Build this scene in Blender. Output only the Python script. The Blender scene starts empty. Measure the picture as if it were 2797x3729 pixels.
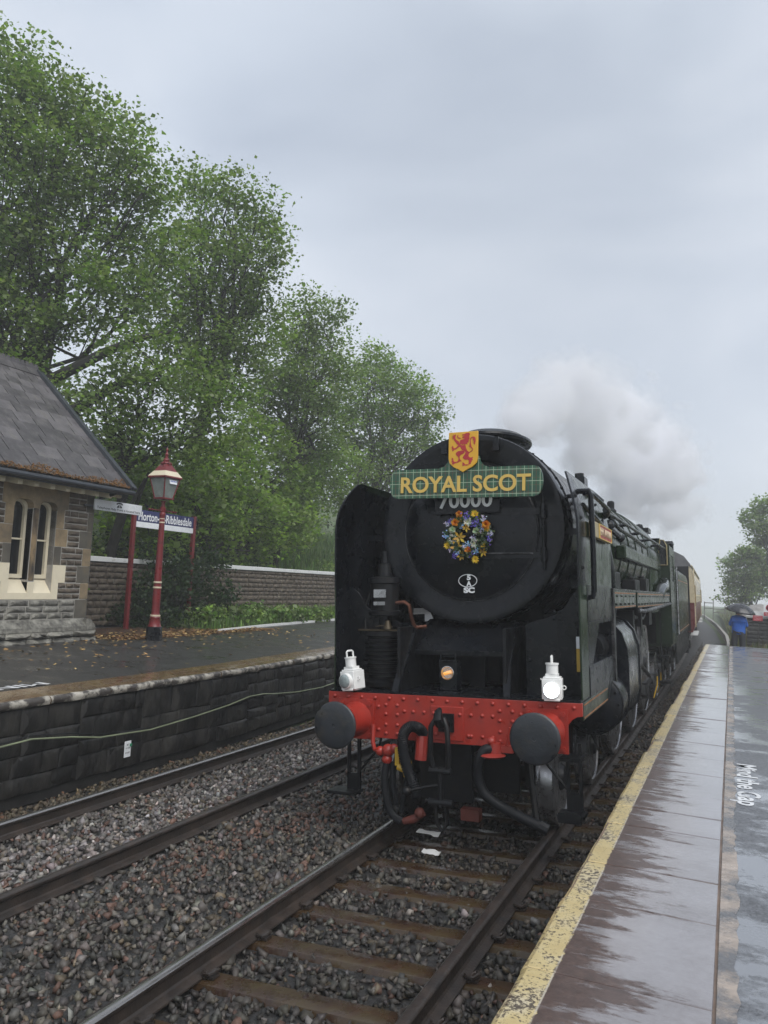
import bpy, bmesh, math, random
import numpy as np
from mathutils import Vector, Matrix, Euler

random.seed(7); rng = np.random.default_rng(7)
R = math.radians
SC = bpy.context.scene
COL = SC.collection

# ------------------------------------------------------------------ camera
PITCH, YAW, ROLL = 0.0871, 0.4155, 0.0480
cam_d = bpy.data.cameras.new('camera'); cam = bpy.data.objects.new('camera', cam_d); COL.objects.link(cam)
cam_d.sensor_fit = 'VERTICAL'; cam_d.sensor_height = 36.0; cam_d.lens = 36.0 * 2889.7 / 3729.0
cam_d.clip_start = 0.05; cam_d.clip_end = 4000
_f = Vector((-math.sin(YAW) * math.cos(PITCH), math.cos(YAW) * math.cos(PITCH), math.sin(PITCH)))
_r = Vector((math.cos(YAW), math.sin(YAW), 0)); _u = _r.cross(_f)
_r2 = _r * math.cos(ROLL) + _u * math.sin(ROLL); _u2 = _u * math.cos(ROLL) - _r * math.sin(ROLL)
cam.matrix_world = Matrix(((_r2.x, _u2.x, -_f.x, 2.2939), (_r2.y, _u2.y, -_f.y, 0), (_r2.z, _u2.z, -_f.z, 2.3016), (0, 0, 0, 1)))
SC.camera = cam

# ------------------------------------------------------------------ world: flat overcast over a Nishita sky
W = bpy.data.worlds.new('World'); SC.world = W; W.use_nodes = True
nt = W.node_tree; nt.nodes.clear()

def N(nt, t, ins=None, **at):
    n = nt.nodes.new(t)
    for k, v in at.items(): setattr(n, k, v)
    for k, v in (ins or {}).items():
        if isinstance(v, bpy.types.NodeSocket): nt.links.new(v, n.inputs[k])
        else: n.inputs[k].default_value = v
    return n
def ramp(nt, fac, stops, interp='LINEAR'):
    n = nt.nodes.new('ShaderNodeValToRGB'); n.color_ramp.interpolation = interp
    e = n.color_ramp.elements
    while len(e) < len(stops): e.new(0.5)
    for i, (p, c) in enumerate(stops):
        e[i].position = p; e[i].color = (*c, 1) if len(c) == 3 else c
    nt.links.new(fac, n.inputs[0]); return n.outputs[0]
def math_(nt, op, a, b=0.0, c=0.0, clamp=False):
    return N(nt, 'ShaderNodeMath', {0: a, 1: b, 2: c}, operation=op, use_clamp=clamp).outputs[0]
def mixc(nt, fac, a, b, blend='MIX'):
    n = nt.nodes.new('ShaderNodeMix'); n.data_type = 'RGBA'; n.blend_type = blend
    for i, v in ((0, fac), (6, a), (7, b)):
        if isinstance(v, bpy.types.NodeSocket): nt.links.new(v, n.inputs[i])
        elif i == 0: n.inputs[i].default_value = v
        else: n.inputs[i].default_value = (*v, 1) if len(v) == 3 else v
    return n.outputs[2]

SUN_EL, SUN_AZ = R(50), R(128)
sky = N(nt, 'ShaderNodeTexSky', sky_type='NISHITA', sun_disc=False, sun_elevation=SUN_EL, sun_rotation=SUN_AZ)
tc = N(nt, 'ShaderNodeTexCoord')
sep = N(nt, 'ShaderNodeSeparateXYZ', {0: tc.outputs['Generated']})
mp = N(nt, 'ShaderNodeMapping', {'Vector': tc.outputs['Generated'], 'Scale': (1.0, 1.0, 2.2), 'Location': (0.3, 0.1, 0)})
n1 = N(nt, 'ShaderNodeTexNoise', {'Vector': mp.outputs[0], 'Scale': 1.9, 'Detail': 5.0, 'Roughness': 0.45, 'Distortion': 0.3})
cl = ramp(nt, n1.outputs['Fac'], [(0.32, (0.43, 0.49, 0.595)), (0.50, (0.56, 0.62, 0.715)), (0.66, (0.69, 0.735, 0.81))])
hz = ramp(nt, sep.outputs['Z'], [(0.0, (0.66, 0.70, 0.76)), (0.35, (0.60, 0.65, 0.74)), (1.0, (0.58, 0.63, 0.72))])
hf = ramp(nt, sep.outputs['Z'], [(0.0, (1, 1, 1)), (0.25, (0.35, 0.35, 0.35)), (0.6, (0.1, 0.1, 0.1))])
ov = mixc(nt, hf, cl, hz)
# one heavier bank of cloud ahead and to the right
dk = N(nt, 'ShaderNodeVectorMath', {0: tc.outputs['Generated'], 1: (-0.17, 0.875, 0.46)}, operation='DISTANCE').outputs['Value']
dk = math_(nt, 'ADD', dk, math_(nt, 'MULTIPLY', math_(nt, 'SUBTRACT', n1.outputs['Fac'], 0.5), 0.5))
dk = N(nt, 'ShaderNodeMapRange', {'Value': dk, 'From Min': 0.05, 'From Max': 0.5, 'To Min': 0.87, 'To Max': 1.0}, interpolation_type='SMOOTHSTEP').outputs[0]
ov = mixc(nt, 1.0, ov, N(nt, 'ShaderNodeCombineColor', {0: dk, 1: dk, 2: dk}).outputs[0], 'MULTIPLY')
b1 = N(nt, 'ShaderNodeBackground', {0: sky.outputs[0], 1: 0.06})
b2 = N(nt, 'ShaderNodeBackground', {0: ov, 1: 0.67})
mx = N(nt, 'ShaderNodeMixShader', {0: 0.94, 1: b1.outputs[0], 2: b2.outputs[0]})
N(nt, 'ShaderNodeOutputWorld', {0: mx.outputs[0]})

sun_d = bpy.data.lights.new('sun', 'SUN'); sun = bpy.data.objects.new('sun', sun_d); COL.objects.link(sun)
sun_d.energy = 1.5; sun_d.angle = R(50); sun_d.color = (1.0, 0.97, 0.93)
sun.rotation_euler = (math.pi / 2 - SUN_EL, 0, -SUN_AZ + math.pi)
SC.view_settings.view_transform = 'Standard'; SC.view_settings.look = 'None'
SC.view_settings.exposure = 0.86; SC.view_settings.gamma = 1.0; SC.view_settings.use_curve_mapping = False
SC.cycles.use_denoising = True
SC.cycles.max_bounces = 14; SC.cycles.diffuse_bounces = 6; SC.cycles.glossy_bounces = 3; SC.cycles.transmission_bounces = 4
SC.cycles.volume_bounces = 14; SC.cycles.transparent_max_bounces = 8
SC.cycles.volume_step_rate = 1.0; SC.cycles.volume_max_steps = 256

# ------------------------------------------------------------------ mesh helper
class MB:
    def __init__(s): s.v = []; s.f = []; s.m = []; s.mi = 0; s.M = None
    def add(s, vs, fs):
        o = len(s.v)
        if s.M is not None: vs = [tuple(s.M @ Vector(v)) for v in vs]
        s.v += [tuple(v) for v in vs]; s.f += [tuple(i + o for i in f) for f in fs]; s.m += [s.mi] * len(fs); return s
    def box(s, x0, x1, y0, y1, z0, z1):
        return s.add([(x0, y0, z0), (x1, y0, z0), (x1, y1, z0), (x0, y1, z0), (x0, y0, z1), (x1, y0, z1), (x1, y1, z1), (x0, y1, z1)],
                     [(0, 3, 2, 1), (4, 5, 6, 7), (0, 1, 5, 4), (1, 2, 6, 5), (2, 3, 7, 6), (3, 0, 4, 7)])
    def tube(s, pts, r, n=8, caps=True):
        pts = [Vector(p) for p in pts]; k = len(pts)
        rs = [r] * k if not hasattr(r, '__len__') else list(r)
        ts = [((pts[min(i + 1, k - 1)] - pts[max(i - 1, 0)]).normalized()) for i in range(k)]
        a = Vector((0, 0, 1)) if abs(ts[0].z) < 0.9 else Vector((1, 0, 0))
        u = ts[0].cross(a).normalized(); vs = []
        for i in range(k):
            u = (u - ts[i] * u.dot(ts[i])); u = u.normalized() if u.length > 1e-6 else ts[i].orthogonal().normalized()
            w = ts[i].cross(u)
            for j in range(n):
                an = 2 * math.pi * j / n
                vs.append(pts[i] + (u * math.cos(an) + w * math.sin(an)) * rs[i])
        fs = [(i * n + j, i * n + (j + 1) % n, (i + 1) * n + (j + 1) % n, (i + 1) * n + j) for i in range(k - 1) for j in range(n)]
        if caps: fs += [tuple(range(n - 1, -1, -1)), tuple((k - 1) * n + j for j in range(n))]
        return s.add(vs, fs)
    def cyl(s, p0, p1, r0, r1=None, n=16): return s.tube([p0, p1], [r0, r0 if r1 is None else r1], n)
    def lathe(s, prof, n=24, axis='z', c=(0, 0, 0), caps=True):
        vs = []; k = len(prof); c = Vector(c)
        for r, h in prof:
            for j in range(n):
                an = 2 * math.pi * j / n; a, b = r * math.cos(an), r * math.sin(an)
                vs.append(c + Vector({'z': (a, b, h), 'y': (b, h, a), 'x': (h, a, b)}[axis]))
        fs = [(i * n + j, i * n + (j + 1) % n, (i + 1) * n + (j + 1) % n, (i + 1) * n + j) for i in range(k - 1) for j in range(n)]
        if caps and prof[0][0] > 1e-6: fs.append(tuple(range(n - 1, -1, -1)))
        if caps and prof[-1][0] > 1e-6: fs.append(tuple((k - 1) * n + j for j in range(n)))
        return s.add(vs, fs)
    def prism(s, poly, d0, d1, pl='xz'):
        a = sum(poly[i][0] * poly[(i + 1) % len(poly)][1] - poly[(i + 1) % len(poly)][0] * poly[i][1] for i in range(len(poly)))
        if a < 0: poly = poly[::-1]
        n = len(poly)
        if pl == 'xz': mk = lambda p, d: (p[0], d, p[1]); fl = True
        elif pl == 'yz': mk = lambda p, d: (d, p[0], p[1]); fl = False
        else: mk = lambda p, d: (p[0], p[1], d); fl = False
        vs = [mk(p, d0) for p in poly] + [mk(p, d1) for p in poly]
        fs = [tuple(range(n - 1, -1, -1)), tuple(range(n, 2 * n))] + [(i, (i + 1) % n, n + (i + 1) % n, n + i) for i in range(n)]
        if (fl) != (d1 < d0): fs = [f[::-1] for f in fs]
        return s.add(vs, fs)
    def sphere(s, c, r, n=12, m=8, sc=(1, 1, 1)):
        pr = [(math.sin(math.pi * i / m), -math.cos(math.pi * i / m)) for i in range(m + 1)]
        vs = []; c = Vector(c)
        for a, h in pr:
            for j in range(n):
                an = 2 * math.pi * j / n
                vs.append(c + Vector((a * math.cos(an) * sc[0], a * math.sin(an) * sc[1], h * sc[2])) * r)
        return s.add(vs, [(i * n + j, i * n + (j + 1) % n, (i + 1) * n + (j + 1) % n, (i + 1) * n + j) for i in range(m) for j in range(n)])
    def loft(s, rings, closed=True, caps=True):
        n = len(rings[0]); k = len(rings); vs = [p for r_ in rings for p in r_]
        e = n if closed else n - 1
        fs = [(i * n + j, i * n + (j + 1) % n, (i + 1) * n + (j + 1) % n, (i + 1) * n + j) for i in range(k - 1) for j in range(e)]
        if caps and closed: fs += [tuple(range(n - 1, -1, -1)), tuple((k - 1) * n + j for j in range(n))]
        return s.add(vs, fs)
    def mesh(s, name, mats, smooth=True, ang=35, fix=True):
        me = bpy.data.meshes.new(name); me.from_pydata([tuple(v) for v in s.v], [], s.f)
        for m in (mats if isinstance(mats, (list, tuple)) else [mats]): me.materials.append(m)
        if any(s.m): me.polygons.foreach_set('material_index', s.m)
        if fix:
            bm = bmesh.new(); bm.from_mesh(me); bmesh.ops.recalc_face_normals(bm, faces=bm.faces); bm.to_mesh(me); bm.free()
        if smooth:
            me.polygons.foreach_set('use_smooth', [True] * len(me.polygons)); me.set_sharp_from_angle(angle=R(ang))
        me.update(); return me
    def build(s, name, mats, parent=None, smooth=True, ang=35, bevel=0, world=False, fix=True):
        o = bpy.data.objects.new(name, s.mesh(name, mats, smooth, ang, fix)); COL.objects.link(o)
        if parent:
            o.parent = parent
            if world: o.matrix_parent_inverse = Matrix.Translation(-parent.location)
        if bevel:
            b = o.modifiers.new('bevel', 'BEVEL'); b.width = bevel; b.segments = 2; b.limit_method = 'ANGLE'; b.angle_limit = R(40)
        return o

def tag(o, label=None, cat=None, group=None, kind=None):
    if label: o['label'] = label
    if cat: o['category'] = cat
    if group: o['group'] = group
    if kind: o['kind'] = kind
    return o
def thing(name, label, cat, loc=(0, 0, 0), rot=(0, 0, 0), group=None):
    o = bpy.data.objects.new(name, None); COL.objects.link(o); o.location = loc; o.rotation_euler = rot; o.empty_display_size = 0.2
    return tag(o, label, cat, group)
def inst(name, me, parent=None, loc=(0, 0, 0), rot=(0, 0, 0), sc=(1, 1, 1), world=False):
    o = bpy.data.objects.new(name, me); COL.objects.link(o); o.location = loc; o.rotation_euler = rot; o.scale = sc
    if parent:
        o.parent = parent
        if world: o.matrix_parent_inverse = Matrix.Translation(-parent.location)
    return o
def copy_tree(o, parent=None):
    c = o.copy(); COL.objects.link(c); c.parent = parent
    for ch in list(o.children): copy_tree(ch, c)
    return c
def npmesh(name, V, F, mat, cols=None, smooth=False, kind=None):
    """V (n,3) F (m,k) numpy; cols per vertex -> attribute Col"""
    me = bpy.data.meshes.new(name); k = F.shape[1]
    me.vertices.add(len(V)); me.vertices.foreach_set('co', V.astype(np.float32).ravel())
    me.loops.add(F.size); me.loops.foreach_set('vertex_index', F.astype(np.int32).ravel())
    me.polygons.add(len(F)); me.polygons.foreach_set('loop_start', np.arange(0, F.size, k, dtype=np.int32))
    if smooth: me.polygons.foreach_set('use_smooth', np.ones(len(F), dtype=bool))
    me.update(calc_edges=True)
    if cols is not None:
        a = me.color_attributes.new('Col', 'FLOAT_COLOR', 'POINT')
        a.data.foreach_set('color', np.concatenate([cols, np.ones((len(cols), 1))], 1).astype(np.float32).ravel())
    me.materials.append(mat); return me

def text_mesh(txt, size, depth, mat, width=None, height=None, shear=0.0, bold=0.0, spacing=1.0):
    cu = bpy.data.curves.new('lettering', 'FONT'); cu.body = txt; cu.size = size; cu.extrude = depth; cu.offset = bold
    cu.align_x = 'CENTER'; cu.align_y = 'CENTER'; cu.shear = shear; cu.space_character = spacing; cu.resolution_u = 4
    o = bpy.data.objects.new('lettering', cu); COL.objects.link(o)
    me = bpy.data.meshes.new_from_object(o.evaluated_get(bpy.context.evaluated_depsgraph_get()))
    bpy.data.objects.remove(o); bpy.data.curves.remove(cu)
    co = np.zeros(len(me.vertices) * 3, dtype=np.float32); me.vertices.foreach_get('co', co); co = co.reshape(-1, 3)
    lo, hi = co.min(0), co.max(0); co[:, :2] -= ((lo + hi) / 2)[:2]
    if width: co[:, 0] *= width / (hi[0] - lo[0])
    if height: co[:, 1] *= height / (hi[1] - lo[1])
    me.vertices.foreach_set('co', co.ravel()); me.materials.clear(); me.materials.append(mat); me.update(); return me

# ------------------------------------------------------------------ materials
def pmat(name, base, rough=0.5, metal=0.0, var=0.2, vs=5.0, second=None, ms=3.0, mt=0.55, mw=0.08, bump=0.0, bs=60.0, rvar=0.12,
         rs=8.0, spec=0.5, coat=0.0, emis=None, es=0.0, attr=False, detail=6.0, stretch=None, r2=None, geo=False):
    m = bpy.data.materials.new(name); m.use_nodes = True; nt = m.node_tree; nt.nodes.clear()
    tc = N(nt, 'ShaderNodeTexCoord'); co = tc.outputs['Object']
    if geo: co = N(nt, 'ShaderNodeNewGeometry').outputs['Position']
    if stretch: co = N(nt, 'ShaderNodeMapping', {'Vector': co, 'Scale': stretch}).outputs[0]
    ns = N(nt, 'ShaderNodeTexNoise', {'Vector': co, 'Scale': vs, 'Detail': detail, 'Roughness': 0.65})
    if attr: basec = N(nt, 'ShaderNodeAttribute', attribute_name='Col').outputs['Color']
    else: basec = (*base, 1)
    f = N(nt, 'ShaderNodeMapRange', {'Value': ns.outputs['Fac'], 'From Min': 0.3, 'From Max': 0.7, 'To Min': 1 - var, 'To Max': 1 + var}).outputs[0]
    g = N(nt, 'ShaderNodeCombineColor', {0: f, 1: f, 2: f}).outputs[0]
    c = mixc(nt, 1.0, basec, g, 'MULTIPLY')
    rr = N(nt, 'ShaderNodeTexNoise', {'Vector': co, 'Scale': rs, 'Detail': 4.0})
    ro = N(nt, 'ShaderNodeMapRange', {'Value': rr.outputs['Fac'], 'From Min': 0.3, 'From Max': 0.7, 'To Min': max(0.03, rough - rvar), 'To Max': min(1, rough + rvar)}).outputs[0]
    if second is not None:
        n2 = N(nt, 'ShaderNodeTexNoise', {'Vector': co, 'Scale': ms, 'Detail': 8.0, 'Roughness': 0.7})
        k = N(nt, 'ShaderNodeMapRange', {'Value': n2.outputs['Fac'], 'From Min': mt - mw, 'From Max': mt + mw}).outputs[0]
        c = mixc(nt, k, c, second)
        if r2 is not None:
            mr = nt.nodes.new('ShaderNodeMix'); nt.links.new(k, mr.inputs[0]); nt.links.new(ro, mr.inputs[2]); mr.inputs[3].default_value = r2; ro = mr.outputs[0]
    ins = {'Base Color': c, 'Roughness': ro, 'Metallic': metal, 'Specular IOR Level': spec, 'Coat Weight': coat}
    if bump:
        nb = N(nt, 'ShaderNodeTexNoise', {'Vector': co, 'Scale': bs, 'Detail': 5.0})
        ins['Normal'] = N(nt, 'ShaderNodeBump', {'Strength': bump, 'Distance': 0.02, 'Height': nb.outputs['Fac']}).outputs[0]
    if emis: ins['Emission Color'] = (*emis, 1); ins['Emission Strength'] = es
    b = N(nt, 'ShaderNodeBsdfPrincipled', ins)
    N(nt, 'ShaderNodeOutputMaterial', {0: b.outputs[0]}); m['b'] = 1
    return m

M_ = {}
M_['black'] = pmat('black_paint', (0.0055, 0.0068, 0.0095), 0.25, spec=0.24, var=0.3, second=(0.012, 0.0125, 0.014), ms=2.2, mt=0.56, mw=0.12, rvar=0.07, detail=3.0)
M_['blackdull'] = pmat('black_metal', (0.006, 0.0066, 0.008), 0.45, spec=0.25, var=0.4, second=(0.014, 0.012, 0.010), ms=7, mt=0.6, bump=0.15, bs=25)
M_['green'] = pmat('green_paint', (0.012, 0.024, 0.011), 0.22, spec=0.26, var=0.2, second=(0.016, 0.024, 0.015), ms=2.0, mt=0.62, mw=0.15, rvar=.08)
M_['red'] = pmat('red_paint', (0.31, 0.026, 0.016), 0.36, var=0.22, vs=3, second=(0.15, 0.018, 0.014), ms=4, mt=0.62, mw=0.1, bump=0.08, bs=18)
M_['orange'] = pmat('orange_lining', (0.27, 0.10, 0.03), 0.4)
M_['buffer'] = pmat('buffer_steel', (0.020, 0.023, 0.028), 0.36, var=0.35, vs=4, second=(0.040, 0.037, 0.033), ms=9, mt=0.58, bump=0.12, bs=40)
M_['steel'] = pmat('bright_steel', (0.35, 0.35, 0.36), 0.3, metal=0.9, var=0.3, second=(0.06, 0.05, 0.045), ms=6, mt=0.6, r2=0.5)
M_['rodsteel'] = pmat('oily_steel', (0.12, 0.12, 0.125), 0.35, metal=0.7, var=0.4, second=(0.02, 0.02, 0.02), ms=6, mt=0.5, r2=0.5)
M_['clad'] = pmat('cylinder_cladding', (0.13, 0.14, 0.145), 0.2, metal=0.75, var=0.3, second=(0.03, 0.035, 0.03), ms=3, mt=0.6, bump=0.05, bs=12)
M_['copper'] = pmat('copper_pipe', (0.20, 0.085, 0.055), 0.35, metal=0.8, var=0.4)
M_['brass'] = pmat('brass', (0.30, 0.20, 0.07), 0.35, metal=0.8, var=0.3)
M_['yellow'] = pmat('yellow_cock', (0.55, 0.34, 0.03), 0.4, var=0.2, second=(0.2, 0.12, 0.03), ms=20, mt=0.65)
M_['rubber'] = pmat('hose_rubber', (0.008, 0.009, 0.011), 0.5, spec=0.22, var=0.3)
M_['white'] = pmat('white_enamel', (0.76, 0.76, 0.74), 0.35, var=0.06, second=(0.45, 0.42, 0.38), ms=6, mt=0.7)
M_['whitepaint'] = pmat('white_paint', (0.70, 0.71, 0.70), 0.5, var=0.1, second=(0.35, 0.34, 0.32), ms=5, mt=0.66, mw=0.12, geo=True)
M_['numwhite'] = pmat('painted_numerals', (0.80, 0.81, 0.82), 0.45, var=0.08)
M_['roadmark'] = pmat('worn_marking', (0.68, 0.69, 0.70), 0.35, var=0.2, second=(0.22, 0.23, 0.25), ms=9, mt=0.58, mw=0.06, geo=True)
M_['gold'] = pmat('gold_lettering', (0.62, 0.42, 0.10), 0.4, var=0.06)
M_['shield'] = pmat('gold_shield', (0.66, 0.36, 0.025), 0.4, var=0.06)
M_['lion'] = pmat('red_lion', (0.40, 0.025, 0.03), 0.45, var=0.15)
M_['platered'] = pmat('nameplate_red', (0.30, 0.03, 0.02), 0.4, var=0.1)
M_['lens'] = pmat('lamp_glass', (0.25, 0.29, 0.29), 0.08, var=0.3, vs=20)
M_['litlens'] = pmat('lit_lens', (0.85, 0.88, 0.9), 0.2, var=0.02, emis=(0.82, 0.93, 1.0), es=3.2)
M_['amber'] = pmat('amber_bulb', (0.7, 0.32, 0.05), 0.2, emis=(1.0, 0.42, 0.08), es=0.55)
M_['chrome'] = pmat('reflector', (0.6, 0.6, 0.6), 0.12, metal=1.0, var=0.1)
M_['cream'] = pmat('coach_cream', (0.52, 0.44, 0.29), 0.3, var=0.1)
M_['maroon'] = pmat('coach_crimson', (0.12, 0.022, 0.02), 0.3, var=0.2)
M_['roofgrey'] = pmat('coach_roof', (0.12, 0.12, 0.125), 0.45, var=0.2)
M_['glassdark'] = pmat('window_glass', (0.012, 0.014, 0.016), 0.06, var=0.2)
M_['postred'] = pmat('post_red', (0.155, 0.016, 0.018), 0.35, var=0.2, second=(0.09, 0.012, 0.013), ms=7, mt=0.6)
M_['postcream'] = pmat('post_cream', (0.62, 0.55, 0.40), 0.4, var=0.08)
M_['signblue'] = pmat('sign_blue', (0.022, 0.028, 0.115), 0.35, var=0.05)
M_['signwhite'] = pmat('sign_white', (0.80, 0.82, 0.84), 0.35, var=0.08, second=(0.4, 0.4, 0.4), ms=9, mt=0.72)
M_['signblack'] = pmat('sign_black', (0.015, 0.015, 0.018), 0.4)
M_['signred'] = pmat('sign_red', (0.42, 0.035, 0.05), 0.4)
M_['jacket'] = pmat('blue_jacket', (0.008, 0.10, 0.46), 0.42, var=0.25, vs=9, bump=0.2, bs=14)
M_['trouser'] = pmat('dark_trousers', (0.012, 0.014, 0.02), 0.6, var=0.3)
M_['skin'] = pmat('skin', (0.40, 0.22, 0.15), 0.5)
M_['hair'] = pmat('dark_hair', (0.015, 0.012, 0.01), 0.6)
M_['umbrella'] = pmat('umbrella_cloth', (0.022, 0.023, 0.028), 0.3, var=0.3)
M_['cable'] = pmat('green_cable', (0.20, 0.23, 0.14), 0.4, var=0.3, vs=3)
M_['rust'] = pmat('rail_rust', (0.050, 0.036, 0.028), 0.45, var=0.45, vs=6, second=(0.022, 0.02, 0.019), ms=5, mt=0.5, mw=0.2, bump=0.2, bs=50, geo=True)
M_['railtop'] = pmat('rail_head', (0.33, 0.315, 0.30), 0.27, metal=0.9, var=0.15, geo=True, stretch=(6, 1, 6))
M_['sleeper'] = pmat('sleeper_steel', (0.040, 0.021, 0.014), 0.28, var=0.5, vs=4, second=(0.058, 0.040, 0.018), ms=3.5, mt=0.52, mw=0.1, bump=0.15, bs=30)
M_['ashlar'] = pmat('ashlar_stone', (0.33, 0.245, 0.14), 0.75, var=0.35, vs=2.5, second=(0.11, 0.09, 0.065), ms=1.6, mt=0.56, mw=0.16, bump=0.25, bs=50, geo=True)
M_['ashlard'] = pmat('quoin_stone', (0.105, 0.095, 0.075), 0.7, var=0.3, vs=4, second=(0.19, 0.145, 0.08), ms=1.4, mt=0.6, mw=0.1, bump=0.25, bs=50, geo=True)
M_['rock'] = pmat('rock_faced_stone', (0.095, 0.075, 0.055), 0.7, var=0.55, vs=7, second=(0.17, 0.135, 0.09), ms=4.5, mt=0.58, mw=0.1, bump=0.6, bs=28, geo=True)
M_['rockl'] = pmat('weathered_stone', (0.24, 0.232, 0.20), 0.7, var=0.5, vs=6, second=(0.055, 0.052, 0.045), ms=5, mt=0.53, mw=0.12, bump=0.6, bs=28, geo=True)
M_['rockw'] = pmat('boundary_stone', (0.095, 0.076, 0.056), 0.7, var=0.5, vs=6, second=(0.26, 0.23, 0.17), ms=7, mt=0.63, mw=0.06, bump=0.6, bs=28, geo=True)
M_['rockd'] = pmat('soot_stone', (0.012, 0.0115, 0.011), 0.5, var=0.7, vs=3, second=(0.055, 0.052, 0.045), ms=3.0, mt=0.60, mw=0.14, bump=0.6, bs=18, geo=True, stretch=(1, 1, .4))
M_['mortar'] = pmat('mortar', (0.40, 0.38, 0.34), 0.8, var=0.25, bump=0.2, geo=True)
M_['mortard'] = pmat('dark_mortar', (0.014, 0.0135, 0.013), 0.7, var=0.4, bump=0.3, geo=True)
M_['creampaint'] = pmat('cream_sill_paint', (0.78, 0.70, 0.52), 0.5, var=0.06, second=(0.5, 0.43, 0.3), ms=3, mt=0.7)
M_['soot'] = pmat('stained_mullion', (0.30, 0.215, 0.115), 0.75, var=0.3, vs=3, second=(0.022, 0.022, 0.024), ms=2.2, mt=0.5, mw=0.1, geo=True, stretch=(1, 1, 0.45))
M_['slate2'] = pmat('roof_slate_pale', (0.115, 0.106, 0.110), 0.42, var=0.3, vs=3, second=(0.13, 0.12, 0.11), ms=6, mt=0.6, bump=0.2, bs=40, geo=True)
M_['slate'] = pmat('roof_slate', (0.072, 0.066, 0.069), 0.42, var=0.4, vs=3, second=(0.12, 0.112, 0.105), ms=6, mt=0.62, bump=0.2, bs=40, geo=True)
M_['moss'] = pmat('gutter_moss', (0.16, 0.075, 0.022), 0.9, var=0.5, vs=20, second=(0.06, 0.05, 0.02), ms=14, mt=0.55)
M_['lead'] = pmat('verge_lead', (0.035, 0.04, 0.048), 0.4, var=0.3)
M_['bark'] = pmat('bark', (0.018, 0.016, 0.014), 0.8, var=0.5, vs=5, second=(0.022, 0.028, 0.015), ms=3, mt=0.58, bump=0.8, bs=14, geo=True)
M_['wood'] = pmat('weathered_wood', (0.11, 0.105, 0.095), 0.8, var=0.3)
def leaf_mat(name, trans=0.35, rough=0.45):
    m = bpy.data.materials.new(name); m.use_nodes = True; nt = m.node_tree; nt.nodes.clear()
    a = N(nt, 'ShaderNodeAttribute', attribute_name='Col').outputs['Color']
    b = N(nt, 'ShaderNodeBsdfPrincipled', {'Base Color': a, 'Roughness': rough, 'Specular IOR Level': 0.4})
    t = N(nt, 'ShaderNodeBsdfTranslucent', {0: mixc(nt, 1.0, a, (1.25, 1.35, 0.6), 'MULTIPLY')})
    x = N(nt, 'ShaderNodeMixShader', {0: trans, 1: b.outputs[0], 2: t.outputs[0]})
    N(nt, 'ShaderNodeOutputMaterial', {0: x.outputs[0]}); return m
M_['leaf'] = leaf_mat('leaf', .5); M_['grass'] = leaf_mat('grass_blade', 0.25, 0.5)
M_['stone'] = pmat('ballast_stone', (1, 1, 1), 0.58, var=0.25, vs=30, attr=True, rvar=0.2, spec=.4)
M_['litterleaf'] = pmat('fallen_leaf', (1, 1, 1), 0.5, attr=True)
M_['petal'] = pmat('petal', (1, 1, 1), 0.6, attr=True, var=0.12, vs=40)

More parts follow.
